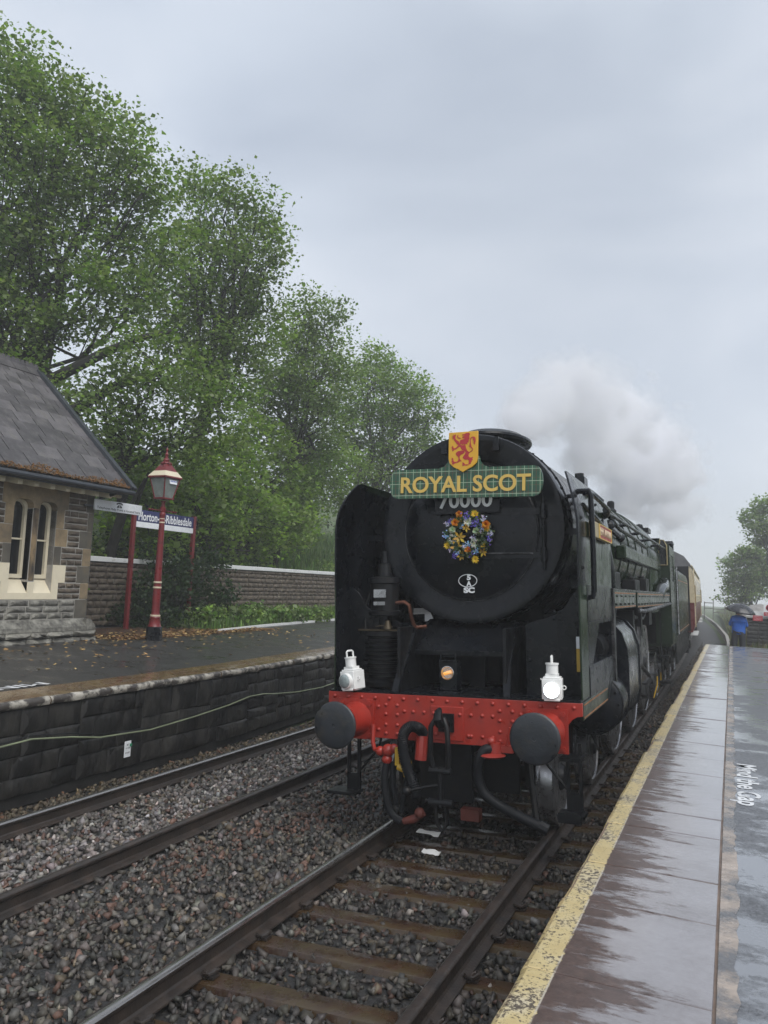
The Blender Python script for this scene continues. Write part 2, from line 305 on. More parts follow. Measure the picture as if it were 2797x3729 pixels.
def slab_mat():   # local x = 0 at the platform edge; a yellow line is painted on the first 12 cm and round the nosing; inner part is wetter, its colour also paled by painted sky reflection
    m = bpy.data.materials.new('wet_coping'); m.use_nodes = True; nt = m.node_tree; nt.nodes.clear()
    P = N(nt, 'ShaderNodeNewGeometry').outputs['Position']
    ob = N(nt, 'ShaderNodeTexCoord').outputs['Object']
    sx = N(nt, 'ShaderNodeSeparateXYZ', {0: ob})
    def noise(sc, scale, det=6.0, ro=.62): return N(nt, 'ShaderNodeTexNoise', {'Vector': N(nt, 'ShaderNodeMapping', {'Vector': P, 'Scale': sc}).outputs[0], 'Scale': scale, 'Detail': det, 'Roughness': ro}).outputs['Fac']
    big, fine, grit = noise((1, 1, 1), 1.7, 7.0), noise((1, 1, 1), 26.0, 6.0, .7), noise((1, 1, 1), 130.0, 3.0)
    streak = noise((1.3, 5.0, 1.0), 2.6, 8.0, .68)
    # wet coat plus painted reflections: dark train at the edge, pale sky inward, ragged margin
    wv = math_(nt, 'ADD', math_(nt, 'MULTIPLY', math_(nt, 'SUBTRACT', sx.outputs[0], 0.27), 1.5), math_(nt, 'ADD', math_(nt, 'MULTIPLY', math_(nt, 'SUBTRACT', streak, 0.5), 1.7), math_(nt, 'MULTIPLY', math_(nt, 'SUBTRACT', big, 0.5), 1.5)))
    wet_sky_tone = N(nt, 'ShaderNodeMapRange', {'Value': wv, 'From Min': -0.07, 'From Max': 0.10}).outputs[0]
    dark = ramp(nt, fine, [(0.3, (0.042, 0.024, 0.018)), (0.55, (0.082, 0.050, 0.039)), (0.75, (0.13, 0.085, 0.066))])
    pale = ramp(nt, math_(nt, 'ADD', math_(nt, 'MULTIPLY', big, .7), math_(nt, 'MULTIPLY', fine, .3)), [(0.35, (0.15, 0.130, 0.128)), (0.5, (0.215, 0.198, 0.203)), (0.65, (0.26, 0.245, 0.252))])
    stone = mixc(nt, wet_sky_tone, dark, pale)
    edge = math_(nt, 'ADD', sx.outputs[0], math_(nt, 'MULTIPLY', math_(nt, 'SUBTRACT', fine, 0.5), 0.05))
    inside = N(nt, 'ShaderNodeMapRange', {'Value': edge, 'From Min': 0.117, 'From Max': 0.123, 'To Min': 1.0, 'To Max': 0.0}).outputs[0]
    wn, wn2 = noise((1.0, 0.9, 1.0), 52.0, 9.0, .75), noise((1, 1, 1), 5.0, 4.0)
    wear = N(nt, 'ShaderNodeMapRange', {'Value': math_(nt, 'ADD', wn, math_(nt, 'MULTIPLY', wn2, 0.38)), 'From Min': 0.715, 'From Max': 0.765, 'To Min': 1.0, 'To Max': 0.0}).outputs[0]
    pm = math_(nt, 'MULTIPLY', inside, wear)
    ycol = ramp(nt, wn2, [(0.3, (0.48, 0.37, 0.17)), (0.5, (0.55, 0.445, 0.225)), (0.7, (0.56, 0.49, 0.34))])
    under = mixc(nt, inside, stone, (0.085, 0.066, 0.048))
    c = mixc(nt, pm, under, ycol)
    ln = math_(nt, 'MULTIPLY', N(nt, 'ShaderNodeMapRange', {'Value': math_(nt, 'ABSOLUTE', math_(nt, 'SUBTRACT', sx.outputs[0], 0.121)), 'From Min': 0.002, 'From Max': 0.005, 'To Min': 1.0, 'To Max': 0.0}).outputs[0],
               N(nt, 'ShaderNodeMapRange', {'Value': wn2, 'From Min': 0.42, 'From Max': 0.5}).outputs[0])
    c = mixc(nt, math_(nt, 'MULTIPLY', ln, 0.7), c, (0.55, 0.5, 0.4))
    wi = math_(nt, 'MULTIPLY', wet_sky_tone, math_(nt, 'SUBTRACT', 1.0, inside))
    rough = N(nt, 'ShaderNodeMapRange', {'Value': wi, 'To Min': 0.30, 'To Max': 0.16}).outputs[0]
    hb = math_(nt, 'ADD', math_(nt, 'MULTIPLY', streak, 0.5), math_(nt, 'ADD', math_(nt, 'MULTIPLY', fine, 0.35), math_(nt, 'MULTIPLY', grit, 0.2)))
    nb = N(nt, 'ShaderNodeBump', {'Strength': 0.30, 'Distance': 0.012, 'Height': hb})
    nw = N(nt, 'ShaderNodeBump', {'Strength': 0.05, 'Distance': 0.012, 'Height': math_(nt, 'ADD', streak, math_(nt, 'MULTIPLY', fine, .4))})
    b = N(nt, 'ShaderNodeBsdfPrincipled', {'Base Color': c, 'Roughness': rough, 'IOR': 1.6, 'Normal': nb.outputs[0], 'Coat Weight': math_(nt, 'MULTIPLY_ADD', wi, 0.8, 0.15), 'Coat Roughness': 0.045, 'Coat IOR': 1.75, 'Coat Normal': nw.outputs[0]})
    N(nt, 'ShaderNodeOutputMaterial', {0: b.outputs[0]}); return m
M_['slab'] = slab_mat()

def tarmac_mat(name, base, wet, lo=0.45, hi=0.53, coat=.9):
    m = bpy.data.materials.new(name); m.use_nodes = True; nt = m.node_tree; nt.nodes.clear()
    P = N(nt, 'ShaderNodeNewGeometry').outputs['Position']
    big = N(nt, 'ShaderNodeTexNoise', {'Vector': N(nt, 'ShaderNodeMapping', {'Vector': P, 'Scale': (1.0, 1.5, 1.0)}).outputs[0], 'Scale': 1.5, 'Detail': 9.0, 'Roughness': 0.68}).outputs['Fac']
    vor = N(nt, 'ShaderNodeTexVoronoi', {'Vector': P, 'Scale': 85.0}).outputs['Distance']
    mid = N(nt, 'ShaderNodeTexNoise', {'Vector': P, 'Scale': 40.0, 'Detail': 6.0}).outputs['Fac']
    dry = N(nt, 'ShaderNodeMapRange', {'Value': math_(nt, 'ADD', big, math_(nt, 'MULTIPLY', math_(nt, 'SUBTRACT', mid, .5), .12)), 'From Min': lo, 'From Max': hi}).outputs[0]
    cd = mixc(nt, N(nt, 'ShaderNodeMapRange', {'Value': math_(nt, 'ADD', mid, math_(nt, 'MULTIPLY', vor, .3)), 'From Min': 0.4, 'From Max': 0.8}).outputs[0], tuple(x * 0.55 for x in base), tuple(x * 1.6 for x in base))
    c = mixc(nt, dry, wet, cd)
    ro = N(nt, 'ShaderNodeMapRange', {'Value': dry, 'To Min': 0.2, 'To Max': 0.45}).outputs[0]
    nb = N(nt, 'ShaderNodeBump', {'Strength': 0.7, 'Distance': 0.006, 'Height': math_(nt, 'MULTIPLY', math_(nt, 'ADD', vor, mid), dry)})
    nw = N(nt, 'ShaderNodeBump', {'Strength': 0.04, 'Distance': 0.02, 'Height': mid})
    cw = math_(nt, 'MULTIPLY', math_(nt, 'MULTIPLY_ADD', dry, -0.88, 1.0), coat)
    b = N(nt, 'ShaderNodeBsdfPrincipled', {'Base Color': c, 'Roughness': ro, 'IOR': 1.5, 'Normal': nb.outputs[0], 'Coat Weight': cw, 'Coat Roughness': 0.05, 'Coat IOR': 1.75, 'Coat Normal': nw.outputs[0]})
    N(nt, 'ShaderNodeOutputMaterial', {0: b.outputs[0]}); return m
M_['tarmac'] = tarmac_mat('wet_tarmac', (0.085, 0.088, 0.096), (0.15, 0.158, 0.175))
M_['tarmacfar'] = tarmac_mat('damp_tarmac', (0.030, 0.029, 0.028), (0.034, 0.034, 0.034), .34, .52, .5)
M_['coping'] = pmat('far_coping', (0.115, 0.068, 0.034), 0.26, coat=.25, var=0.4, vs=2.5, second=(0.17, 0.12, 0.055), ms=2, mt=0.56, mw=0.1, bump=0.2, bs=14, geo=True, rvar=0.12)
M_['nosing'] = pmat('worn_white_nosing', (0.46, 0.43, 0.37), 0.55, var=0.4, vs=10, second=(0.055, 0.048, 0.042), ms=5, mt=0.48, mw=0.05, bump=0.5, bs=30, geo=True)
M_['ground'] = pmat('ballast_ground', (0.040, 0.038, 0.036), 0.55, var=0.6, vs=22, second=(0.02, 0.02, 0.02), ms=30, mt=0.5, bump=1.0, bs=22, geo=True)
M_['earth'] = pmat('grassy_earth', (0.060, 0.110, 0.026), 0.8, var=0.5, vs=2.5, second=(0.07, 0.065, 0.03), ms=0.8, mt=0.55, mw=0.15, bump=0.8, bs=9, geo=True)
M_['leafmould'] = pmat('leaf_mould', (0.085, 0.040, 0.020), 0.6, var=0.5, vs=25, second=(0.03, 0.02, 0.012), ms=18, mt=0.5, bump=0.8, bs=40, geo=True)

def tartan_mat():
    m = bpy.data.materials.new('tartan_print'); m.use_nodes = True; nt = m.node_tree; nt.nodes.clear()
    ob = N(nt, 'ShaderNodeTexCoord').outputs['Object']; s = N(nt, 'ShaderNodeSeparateXYZ', {0: ob}); x, z = s.outputs[0], s.outputs[2]
    def line(v, per, off, w):
        fr = math_(nt, 'FRACT', math_(nt, 'ADD', math_(nt, 'DIVIDE', v, per), off + 100.0))
        return math_(nt, 'LESS_THAN', math_(nt, 'ABSOLUTE', math_(nt, 'SUBTRACT', fr, 0.5)), w / per / 2)
    ns = N(nt, 'ShaderNodeTexNoise', {'Vector': ob, 'Scale': 5.0, 'Detail': 3.0}).outputs['Fac']
    c = ramp(nt, ns, [(0.3, (0.020, 0.075, 0.038)), (0.7, (0.028, 0.105, 0.055))])
    dark = math_(nt, 'MAXIMUM', line(x, 0.076, 0.0, 0.028), line(z, 0.152, 0.0, 0.055))
    c = mixc(nt, math_(nt, 'MULTIPLY', dark, 0.35), c, (0.012, 0.035, 0.03))
    red = math_(nt, 'MAXIMUM', line(x, 0.076, 0.0, 0.004), line(z, 0.069, 0.05, 0.003))
    c = mixc(nt, math_(nt, 'MULTIPLY', red, 0.5), c, (0.22, 0.035, 0.02))
    wh = math_(nt, 'MAXIMUM', line(x, 0.076, 0.5, 0.0055), line(z, 0.118, 0.5, 0.0055))
    c = mixc(nt, math_(nt, 'MULTIPLY', wh, 0.8), c, (0.42, 0.50, 0.36))
    b = N(nt, 'ShaderNodeBsdfPrincipled', {'Base Color': c, 'Roughness': 0.35})
    N(nt, 'ShaderNodeOutputMaterial', {0: b.outputs[0]}); return m
M_['tartan'] = tartan_mat()

# ------------------------------------------------------------------ track geometry: straight, then a left-hand curve
CANT1, CANT2 = 0.0538, 0.0449
S2, Z2 = -3.2075, -0.0828
def shift(Y): return 0.0 if Y < 13 else (Y - 13) ** 2 / 2200.0
def head(Y): return 0.0 if Y < 13 else (Y - 13) / 1100.0
def trk(t, lx, Y, lz):
    if t == 1: x, z = lx - CANT1 * lz, lz + CANT1 * lx
    else: x, z = S2 + lx - CANT2 * lz, Z2 + lz + CANT2 * lx
    return (x - shift(Y), Y + x * head(Y) * 0.0, z)
YS = [1.2, 2, 3, 4, 5, 6, 7, 8, 9, 10, 11.5, 13] + [13 + 3 * i for i in range(1, 45)]
def gz(X, Y):   # ballast surface height
    x = X + shift(Y)
    if Y > 27 and x > 1.4: return -0.25
    a = CANT1 * x - 0.205; b = Z2 + CANT2 * (x - S2) - 0.185
    if x > 1.2: return CANT1 * 1.2 - 0.20 - 0.03 * (x - 1.2)
    if x > -.80: return a
    if x > -1.25: return a + .055 * min(1, (-.80 - x) / .07)
    if x < S2 + 1.25: 
        return b if x > S2 - 1.2 else b - 0.03
    t = (x - (S2 + 1.25)) / (-1.25 - (S2 + 1.25)); za = CANT1 * -1.25 - 0.15; zb = Z2 + CANT2 * 1.25 - 0.185
    return zb + (za - zb) * t + 0.02 * math.sin(math.pi * t)

# base sheet to the horizon (its own mesh, far below / beyond the ballast)
g = MB(); n = 40
xs = [-1500, -700, -300, -120, -60, -30]; ys = [-50, -20, 0, 20, 40, 60, 90, 130, 200, 300]
xs2 = [-220, -120, -80, -40, -4.9, 2.4, 40, 80, 120, 220]
vs = [(x, y, -0.42 - (0.0 if y < 200 else 0.5)) for y in ys for x in xs2]; k = len(xs2)
g.add(vs, [(j * k + i, j * k + i + 1, (j + 1) * k + i + 1, (j + 1) * k + i) for j in range(len(ys) - 1) for i in range(k - 1)])
tag(g.build('ground', M_['earth'], smooth=False), kind='structure')

# ballast bed
g = MB(); xs = [-4.88, -4.45, -4.0, -3.2, -2.4, -1.95, -1.6, -1.25, -.87, -.80, -0.6, 0, 0.6, 1.2, 1.62]
yy = [0.5 + 0.5 * i for i in range(56)] + [29 + 3 * i for i in range(40)]
vs = []
for Y in yy:
    row = list(xs)
    if Y > 27: row[-1] = 2.35
    vs += [(x - shift(Y), Y, gz(x - shift(Y), Y)) for x in row]
k = len(xs)
g.add(vs, [(j * k + i, j * k + i + 1, (j + 1) * k + i + 1, (j + 1) * k + i) for j in range(len(yy) - 1) for i in range(k - 1)])
tag(g.build('ballast_bed', M_['ground']), kind='structure')

# ballast stones: crushed rock, one mass
def rocks(nt_=7):
    out = []
    for i in range(nt_):
        bm = bmesh.new(); rr = random.Random(i + 3)
        for _ in range(8):
            v = Vector((rr.gauss(0, 1), rr.gauss(0, 1), rr.gauss(0, 1))).normalized()
            bm.verts.new((v.x * 0.54 * rr.uniform(.7, 1.2), v.y * 0.42 * rr.uniform(.7, 1.2), v.z * 0.33 * rr.uniform(.7, 1.2)))
        bmesh.ops.convex_hull(bm, input=bm.verts); bmesh.ops.triangulate(bm, faces=bm.faces)
        for v in [v for v in bm.verts if not v.link_faces]: bm.verts.remove(v)
        bm.verts.index_update()
        out.append((np.array([v.co[:] for v in bm.verts]), np.array([[v.index for v in f.verts] for f in bm.faces]))); bm.free()
    return out
ROCK = rocks()
def rand_rot(n):
    q = rng.normal(size=(n, 4)); q /= np.linalg.norm(q, axis=1)[:, None]; w, x, y, z = q.T
    return np.stack([np.stack([1 - 2 * (y * y + z * z), 2 * (x * y - z * w), 2 * (x * z + y * w)], 1), np.stack([2 * (x * y + z * w), 1 - 2 * (x * x + z * z), 2 * (y * z - x * w)], 1),
                     np.stack([2 * (x * z - y * w), 2 * (y * z + x * w), 1 - 2 * (x * x + y * y)], 1)], 1)
def scatter_rocks(P, size, cols):
    Vs, Fs, Cs, o = [], [], [], 0; which = rng.integers(0, len(ROCK), len(P)); Rm = rand_rot(len(P))
    for i, (rv, rf) in enumerate(ROCK):
        idx = np.where(which == i)[0]
        if len(idx) == 0: continue
        v = np.einsum('nij,kj->nki', Rm[idx], rv) * size[idx][:, None, None] + P[idx][:, None, :]
        Vs.append(v.reshape(-1, 3)); Fs.append((rf[None] + (np.arange(len(idx)) * len(rv))[:, None, None] + o).reshape(-1, 3))
        Cs.append(np.repeat(cols[idx], len(rv), 0)); o += len(idx) * len(rv)
    return np.concatenate(Vs), np.concatenate(Fs), np.concatenate(Cs)
pts = []
def add_pts(x0, x1, y0, y1, dens):
    n_ = int((x1 - x0) * (y1 - y0) * dens); pts.append(np.stack([rng.uniform(x0, x1, n_), rng.uniform(y0, y1, n_)], 1))
add_pts(-4.82, 1.58, 2.0, 5.0, 600); add_pts(-4.82, 1.58, 5.0, 8.0, 520)
add_pts(-4.82, -0.9, 8.0, 12.0, 420); add_pts(-0.9, 1.58, 8.0, 10.0, 300); add_pts(-4.82, -0.9, 12.0, 18.0, 240); add_pts(0.85, 1.58, 10, 27, 330); add_pts(0.9, 2.3, 27, 48, 80)
xy = np.concatenate(pts)
rail_x = np.array([-0.7525, 0.7525, S2 - 0.7525, S2 + 0.7525])
d = np.min(np.abs(xy[:, :1] - rail_x[None]), axis=1); xy = xy[d > 0.085]
# sleepers of the near track stay clear of stone
SLY = [2.52 + 0.61 * i for i in range(18)]
on = np.zeros(len(xy), bool)
for y in SLY: on |= (np.abs(xy[:, 1] - y) < 0.115 + 0.0 * xy[:, 0]) & (xy[:, 0] > -.66) & (xy[:, 0] < 1.28)
xy = xy[~(on & (rng.random(len(xy)) > 0.09))]
z = np.array([gz(a, b) for a, b in xy]); n_ = len(xy)
size = rng.lognormal(math.log(0.069), 0.27, n_).clip(0.034, 0.115)
X, Y = xy[:, 0], xy[:, 1]
grey = rng.normal(0, 1, n_)
base = np.array([0.088, 0.087, 0.084]) * np.exp(grey * 0.48)[:, None] * np.stack([1 + 0.05 * rng.normal(size=n_), np.ones(n_), 1 + 0.06 * rng.normal(size=n_)], 1)
light = np.exp(-((X - (S2 + 0.15)) / 0.62) ** 2) * np.clip((Y - 3.0) / 2, 0, 1)          # pale fresh stone in the four-foot of the far track
base *= (1 + 1.25 * light)[:, None]; base[:, 2] *= 1 + 0.07 * light
pinkz = np.exp(-((X + 1.75 + 0.22 * np.sin(Y * 1.3)) / 0.28) ** 2) * (0.5 + 0.5 * np.sin(Y * 0.9 + 1)) + 0.6 * np.exp(-((X - S2 - 0.45) / 0.2) ** 2) * (0.5 + 0.5 * np.sin(Y * 1.9))
pk = rng.random(n_) < (0.07 + 0.55 * pinkz).clip(0, 0.75)
base[pk] = np.array([0.135, 0.086, 0.072]) * np.exp(rng.normal(0, 0.3, pk.sum()))[:, None]
tn = rng.random(n_) < 0.06; base[tn] = np.array([0.125, 0.108, 0.080]) * np.exp(rng.normal(0, 0.3, tn.sum()))[:, None]
br = np.clip((-4.0 - X) / 0.5, 0, 1); base = base * (1 - br[:, None]) + br[:, None] * base * np.array([0.95, 0.85, 0.66])
four = (np.abs(X) < 0.7) | ((X > 0.82) & (X < 1.7)); base[four] *= 0.74
base *= np.array([.76, .69, .62])
V, F, C = scatter_rocks(np.stack([X, Y, z + size * 0.10 + rng.uniform(-0.012, 0.02, n_)], 1), size, base)
o = bpy.data.objects.new('ballast_stones', npmesh('ballast_stones', V, F, M_['stone'], C)); COL.objects.link(o); tag(o, kind='stuff')

# rails (flat-bottom), each a thing
PROF = [(-.070, -.159), (.070, -.159), (.070, -.148), (.020, -.130), (.010, -.118), (.009, -.055), (.030, -.040), (.0355, -.030), (.0355, -.017), (.030, -.0085), (.020, -.0032), (.006, 0.0), (-.012, 0.0), (-.026, -.0018), (-.033, -.006), (-.0355, -.014), (-.0355, -.030), (-.030, -.040), (-.009, -.055), (-.010, -.118), (-.020, -.130), (-.070, -.148)]
def rail(t, lx, label, gsign, yend=145):
    m = MB(); rings = [[trk(t, lx + a, Y, b) for a, b in PROF] for Y in YS if Y <= yend]
    m.loft(rings); n = len(PROF)
    band = {8, 9, 10, 11} if gsign > 0 else {12, 13, 14}
    if t == 1 and gsign < 0: band = {13, 14}
    for i in range(len(rings) - 1):
        for j in range(n):
            if j in band: m.m[i * n + j] = 1
    return tag(m.build('rail', [M_['rust'], M_['railtop']], ang=30), label, 'rail')
rail(1, 0.7525, 'brown steel rail beside the yellow platform edge', -1)
rail(1, -0.7525, 'left rail under the steam engine with a bright worn top', 1)
rail(2, 0.7525, 'rail of the empty track nearer the engine', -1)
rail(2, -0.7525, 'rail of the empty track nearest the station platform', 1)

# steel sleepers of the near track
slp = thing('sleeper', 'rusty brown steel sleeper between the rails in dark ballast', 'sleeper', group='steel sleepers of the near track')
m = MB(); prof = [(-.13, -.10), (-.085, -.004), (-.075, 0), (.075, 0), (.085, -.004), (.13, -.10)]
m.loft([[(x, a, b * (1 if abs(x) < 1.1 else 1.0)) for a, b in prof] for x in (-1.2, -1.15, -.9, -.6, 0, .6, .9, 1.15, 1.2)], closed=False)
m.build('plate', M_['sleeper'], slp, bevel=0)
clip = MB(); clip.tube([(0.0, -.05, .012), (0.0, .03, .02), (.02, .055, .03), (.045, .03, .04), (.05, -.02, .045), (.03, -.05, .035), (-.015, -.045, .035), (-.035, -.01, .03)], .011, 6)
clip.box(-.03, .05, -.035, .035, 0, .016)
cm = clip.mesh('clip', M_['rust'])
for lx in (-.7525, .7525):
    for s_ in (-1, 1): inst('clip', cm, slp, (lx + s_ * .085, 0, .004), (0, 0, 0 if s_ > 0 else math.pi))
for i, y in enumerate(SLY):
    c = slp if i == 0 else copy_tree(slp)
    x, yy_, zz = trk(1, 0, y, -.165); c.location = (x, y, zz); c.rotation_euler = (0, -CANT1, rng.normal(0, .006))

# scraps of white plastic between the rails
for lab, x0, y0, w, l, rz in (('long strip of white plastic litter lying between the rails ahead of the engine', -.39, 7.52, .24, .07, -.1), ('short white plastic scrap lying between the rails nearest the camera', -.17, 7.0, .17, .06, -.05), ('small white flake of litter under the engine coupling', -.48, 8.1, .06, .05, .6)):
    m = MB(); k = 7; ring = []
    for i in range(k): ring.append([(-w / 2 + w * i / (k - 1), -l / 2 * (.7 + .5 * random.random()), .012 * random.random()), (-w / 2 + w * i / (k - 1), l / 2 * (.7 + .5 * random.random()), .015 + .02 * random.random())])
    m.loft([[a, b, (b[0], b[1], b[2] + .004), (a[0], a[1], a[2] + .004)] for a, b in ring])
    o = tag(m.build('plastic_scrap', M_['white']), lab, 'litter'); o.location = (x0, y0, -.155 + .03); o.rotation_euler = (0, 0, rz)
# ------------------------------------------------------------------ stone blocks shared by every wall
def block_mesh(seed, mat, rough=0.12, nx=5, nz=3):
    rr = random.Random(seed); m = MB(); g = {}
    vs = []
    for j in range(nz + 1):
        for i in range(nx + 1):
            e = (i in (0, nx)) or (j in (0, nz))
            y = -0.5 + i / nx; z_ = -0.5 + j / nz
            if e: px = 0.5 - rr.uniform(0.0, 0.10); y *= 1 - rr.uniform(0, .03); z_ *= 1 - rr.uniform(0, .08)
            else: px = 0.5 + rr.uniform(0.2, 0.8) * rough * 3; y += rr.uniform(-.05, .05); z_ += rr.uniform(-.06, .06)
            vs.append((px, y, z_))
    w = nx + 1
    fs = []
    for j in range(nz):
        for i in range(nx):
            a = j * w + i
            fs += [(a, a + 1, a + w + 1), (a, a + w + 1, a + w)] if rr.random() < .5 else [(a, a + 1, a + w), (a + 1, a + w + 1, a + w)]
    b = len(vs); vs += [(-.5, -.5, -.5), (-.5, .5, -.5), (-.5, .5, .5), (-.5, -.5, .5)]
    bot = list(range(w)); top = [nz * w + i for i in range(w)]; lef = [j * w for j in range(nz + 1)]; rig = [j * w + nx for j in range(nz + 1)]
    fs += [tuple(bot[::-1]) + (b, b + 1), tuple(top) + (b + 2, b + 3), tuple(lef) + (b + 3, b), tuple(rig[::-1]) + (b + 1, b + 2)]
    m.add(vs, fs); return m.mesh('stone', mat, smooth=True, ang=66, fix=True)
BLK = {k: [block_mesh(i + 11 * len(k), M_[k], r_) for i in range(8)] for k, r_ in (('rock', .22), ('rockl', .25), ('rockw', .18), ('rockd', .2))}
def flat_mesh(mat):
    m = MB(); c = .04
    m.loft([[(-.5, -.5, -.5), (-.5, .5, -.5), (-.5, .5, .5), (-.5, -.5, .5)], [(.44, -.5, -.5), (.44, .5, -.5), (.44, .5, .5), (.44, -.5, .5)], [(.5, -.485, -.485), (.5, .485, -.485), (.5, .485, .485), (.5, -.485, .485)]])
    return m.mesh('dressed_stone', mat, ang=20)
FLT = {k: flat_mesh(M_[k]) for k in ('ashlar', 'ashlard', 'creampaint', 'soot')}
def stone(par, kind, X, y0, y1, z0, z1, dep=.06, name='stone', proud=0.0):   # a block whose face looks along +X
    me = random.choice(BLK[kind]) if kind in BLK else FLT[kind]
    o = inst(name, me, par, ((X + proud - dep / 2), (y0 + y1) / 2, (z0 + z1) / 2), (0, 0, 0), (dep, abs(y1 - y0), abs(z1 - z0)), world=True)
    return o

# ------------------------------------------------------------------ near platform
PX, PZ, PJ = 1.58, 0.8835, 2.262
m = MB(); 
nearp = tag(thing('near_platform', None, None, (PX, 0, 0)), kind='structure')
m.box(PJ + .035, 7.5, -3, 26, -.4, PZ - .002)
m.build('tarmac', M_['tarmac'], nearp, world=True)
m = MB(); m.box(PX + .06, PJ + .034, -3, 25.98, -.4, PZ - .12); m.build('platform_wall', M_['mortard'], nearp, world=True)
m = MB(); m.box(PX + .02, PJ - .002, -3, 25.97, PZ - .1, PZ - .007); m.build('joint_mortar', pmat('joint_mortar', (0.15, 0.10, 0.07), 0.5, var=0.4, geo=True), nearp, world=True)
m = MB(); rr = random.Random(5); y = -3.0; xs_ = []
while y < 26: xs_.append((y, rr.uniform(-.014, .016))); y += rr.uniform(.03, .12)
top = [(PJ - .004, yy_, PZ + .0006) for yy_, _ in xs_]; out = [(PJ + .066 + dx, yy_, PZ + .0006) for yy_, dx in xs_]
m.loft([[a, b, (b[0], b[1], b[2] - .03), (a[0], a[1], a[2] - .03)] for a, b in zip(top, out)])
m.build('mortar_joint', pmat('wet_mortar', (0.30, 0.25, 0.21), 0.3, var=0.4, vs=6, second=(0.10, 0.10, 0.105), ms=2.2, mt=0.52, mw=0.05, r2=0.06, bump=0.4, bs=30, geo=True), nearp, world=True)
JY = [-2.4, -1.6, -.85, -.1, .62, 1.3, 1.98, 2.55, 3.12, 3.90, 4.45, 5.24, 5.68, 6.25, 7.0, 7.71, 8.45, 9.2, 10.2, 11.28, 12.3, 13.4, 14.5, 15.5, 16.6, 17.7, 18.7, 19.7, 20.8, 21.9, 23.0, 24.1, 25.1, 25.99]
SP = [(0.0, -.115), (-.004, -.06), (0.0, -.030), (.010, -.012), (.028, -.002), (.06, 0.0), (.35, .001), (.664, -.001), (.668, -.006), (.668, -.115)]
for i in range(len(JY) - 1):
    y0, y1 = JY[i] + .0045, JY[i + 1] - .0045; L_ = y1 - y0; m = MB(); rr = random.Random(i)
    jx = rr.uniform(-.012, .012); rings = []
    for t, dz in ((0, -.003), (.005 / L_, 0), (.33, .001), (.66, -.001), (1 - .005 / L_, 0), (1, -.003)):
        ex = jx + rr.uniform(-.004, .004)
        rings.append([(a + (ex if a < .1 else 0), (t - .5) * L_, b + (dz if b > -.1 else 0)) for a, b in SP])
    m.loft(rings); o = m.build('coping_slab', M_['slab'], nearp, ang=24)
    o.location = (0, (y0 + y1) / 2, PZ + rr.uniform(-.004, .004)); o.rotation_euler = (rr.uniform(-.003, .003), rr.uniform(-.004, .004), 0)
o = inst('painted_lettering', text_mesh('Mind the Gap', .3, .0008, M_['roadmark'], width=1.48, height=.205, bold=.006), nearp, (2.398, 6.92, PZ + .0015), (0, 0, -math.pi / 2), world=True)
m = MB(); m.loft([[(PX + .1, y, z), (7.5, y, z), (7.5, y, -.45), (PX + .1, y, -.45)] for y, z in ((26.0, PZ - .01), (28.5, .48), (31.5, .13), (35, .02), (40, -.1))])
m.build('ramp', M_['tarmac'], nearp, world=True)
m = MB(); m.tube([(PX + .045, y, PZ - .125) for y in np.linspace(-2, 25, 60)], .012, 6)
tag(m.build('cable', M_['rubber']), 'thin black cable running under the yellow platform edge', 'cable')

# ------------------------------------------------------------------ far platform
def fx(Y): return -4.75 - (0.06 * (Y - 10.5) if Y > 10.5 else 0.0)
FZ = 0.825
def floor_z(X): return FZ + 0.018 * max(0, (-4.75 - X))
farp = tag(thing('far_platform', None, None, (-4.75, 0, 0)), kind='structure')
CW = 0.60
m = MB(); ysf = [-4, 0, 3, 6, 9, 10.5, 12, 15, 20, 26, 40]
m.loft([[(fx(y) - CW, y, floor_z(-4.75 - CW) - .012), (-9.0, y, floor_z(-9.0)), (-14.2 - .1 * max(0, y - 12), y, floor_z(-9.6)), (-14.2 - .1 * max(0, y - 12), y, -.4), (fx(y) - CW, y, -.4)] for y in ysf])
m.build('tarmac', M_['tarmacfar'], farp, world=True, ang=60)
fw = thing('platform_wall', 'sooty wet stone wall under the edge of the far platform', 'platform wall', (-4.8, 8, -.2))
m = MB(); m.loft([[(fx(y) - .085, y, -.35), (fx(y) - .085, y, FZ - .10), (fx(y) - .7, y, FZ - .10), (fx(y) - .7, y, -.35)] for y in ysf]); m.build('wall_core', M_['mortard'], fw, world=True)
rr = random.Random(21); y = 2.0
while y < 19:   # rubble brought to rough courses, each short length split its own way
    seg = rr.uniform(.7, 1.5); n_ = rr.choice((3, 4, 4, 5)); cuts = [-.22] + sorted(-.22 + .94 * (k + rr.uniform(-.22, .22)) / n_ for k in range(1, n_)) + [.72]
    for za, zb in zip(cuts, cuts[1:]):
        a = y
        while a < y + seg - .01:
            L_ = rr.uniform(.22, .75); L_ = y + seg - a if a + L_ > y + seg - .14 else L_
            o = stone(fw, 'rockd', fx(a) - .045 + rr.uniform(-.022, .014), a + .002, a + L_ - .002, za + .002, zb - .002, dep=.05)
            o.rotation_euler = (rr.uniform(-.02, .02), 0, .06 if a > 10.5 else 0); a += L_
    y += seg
JF = [-3.6, -2.2, -.8, .5, 1.75, 3.0, 4.3, 5.6, 6.9, 7.86, 9.05, 10.2, 11.35, 12.6, 13.9, 15.2, 16.6, 18, 19.5, 21, 22.6, 24.2, 26]
FPF = [(-CW + .006, -.10), (-.05, -.10), (-.012, -.085), (0.0, -.05), (-.006, -.022), (-.03, -.004), (-.06, .0), (-.3, .002), (-CW + .006, .001)]
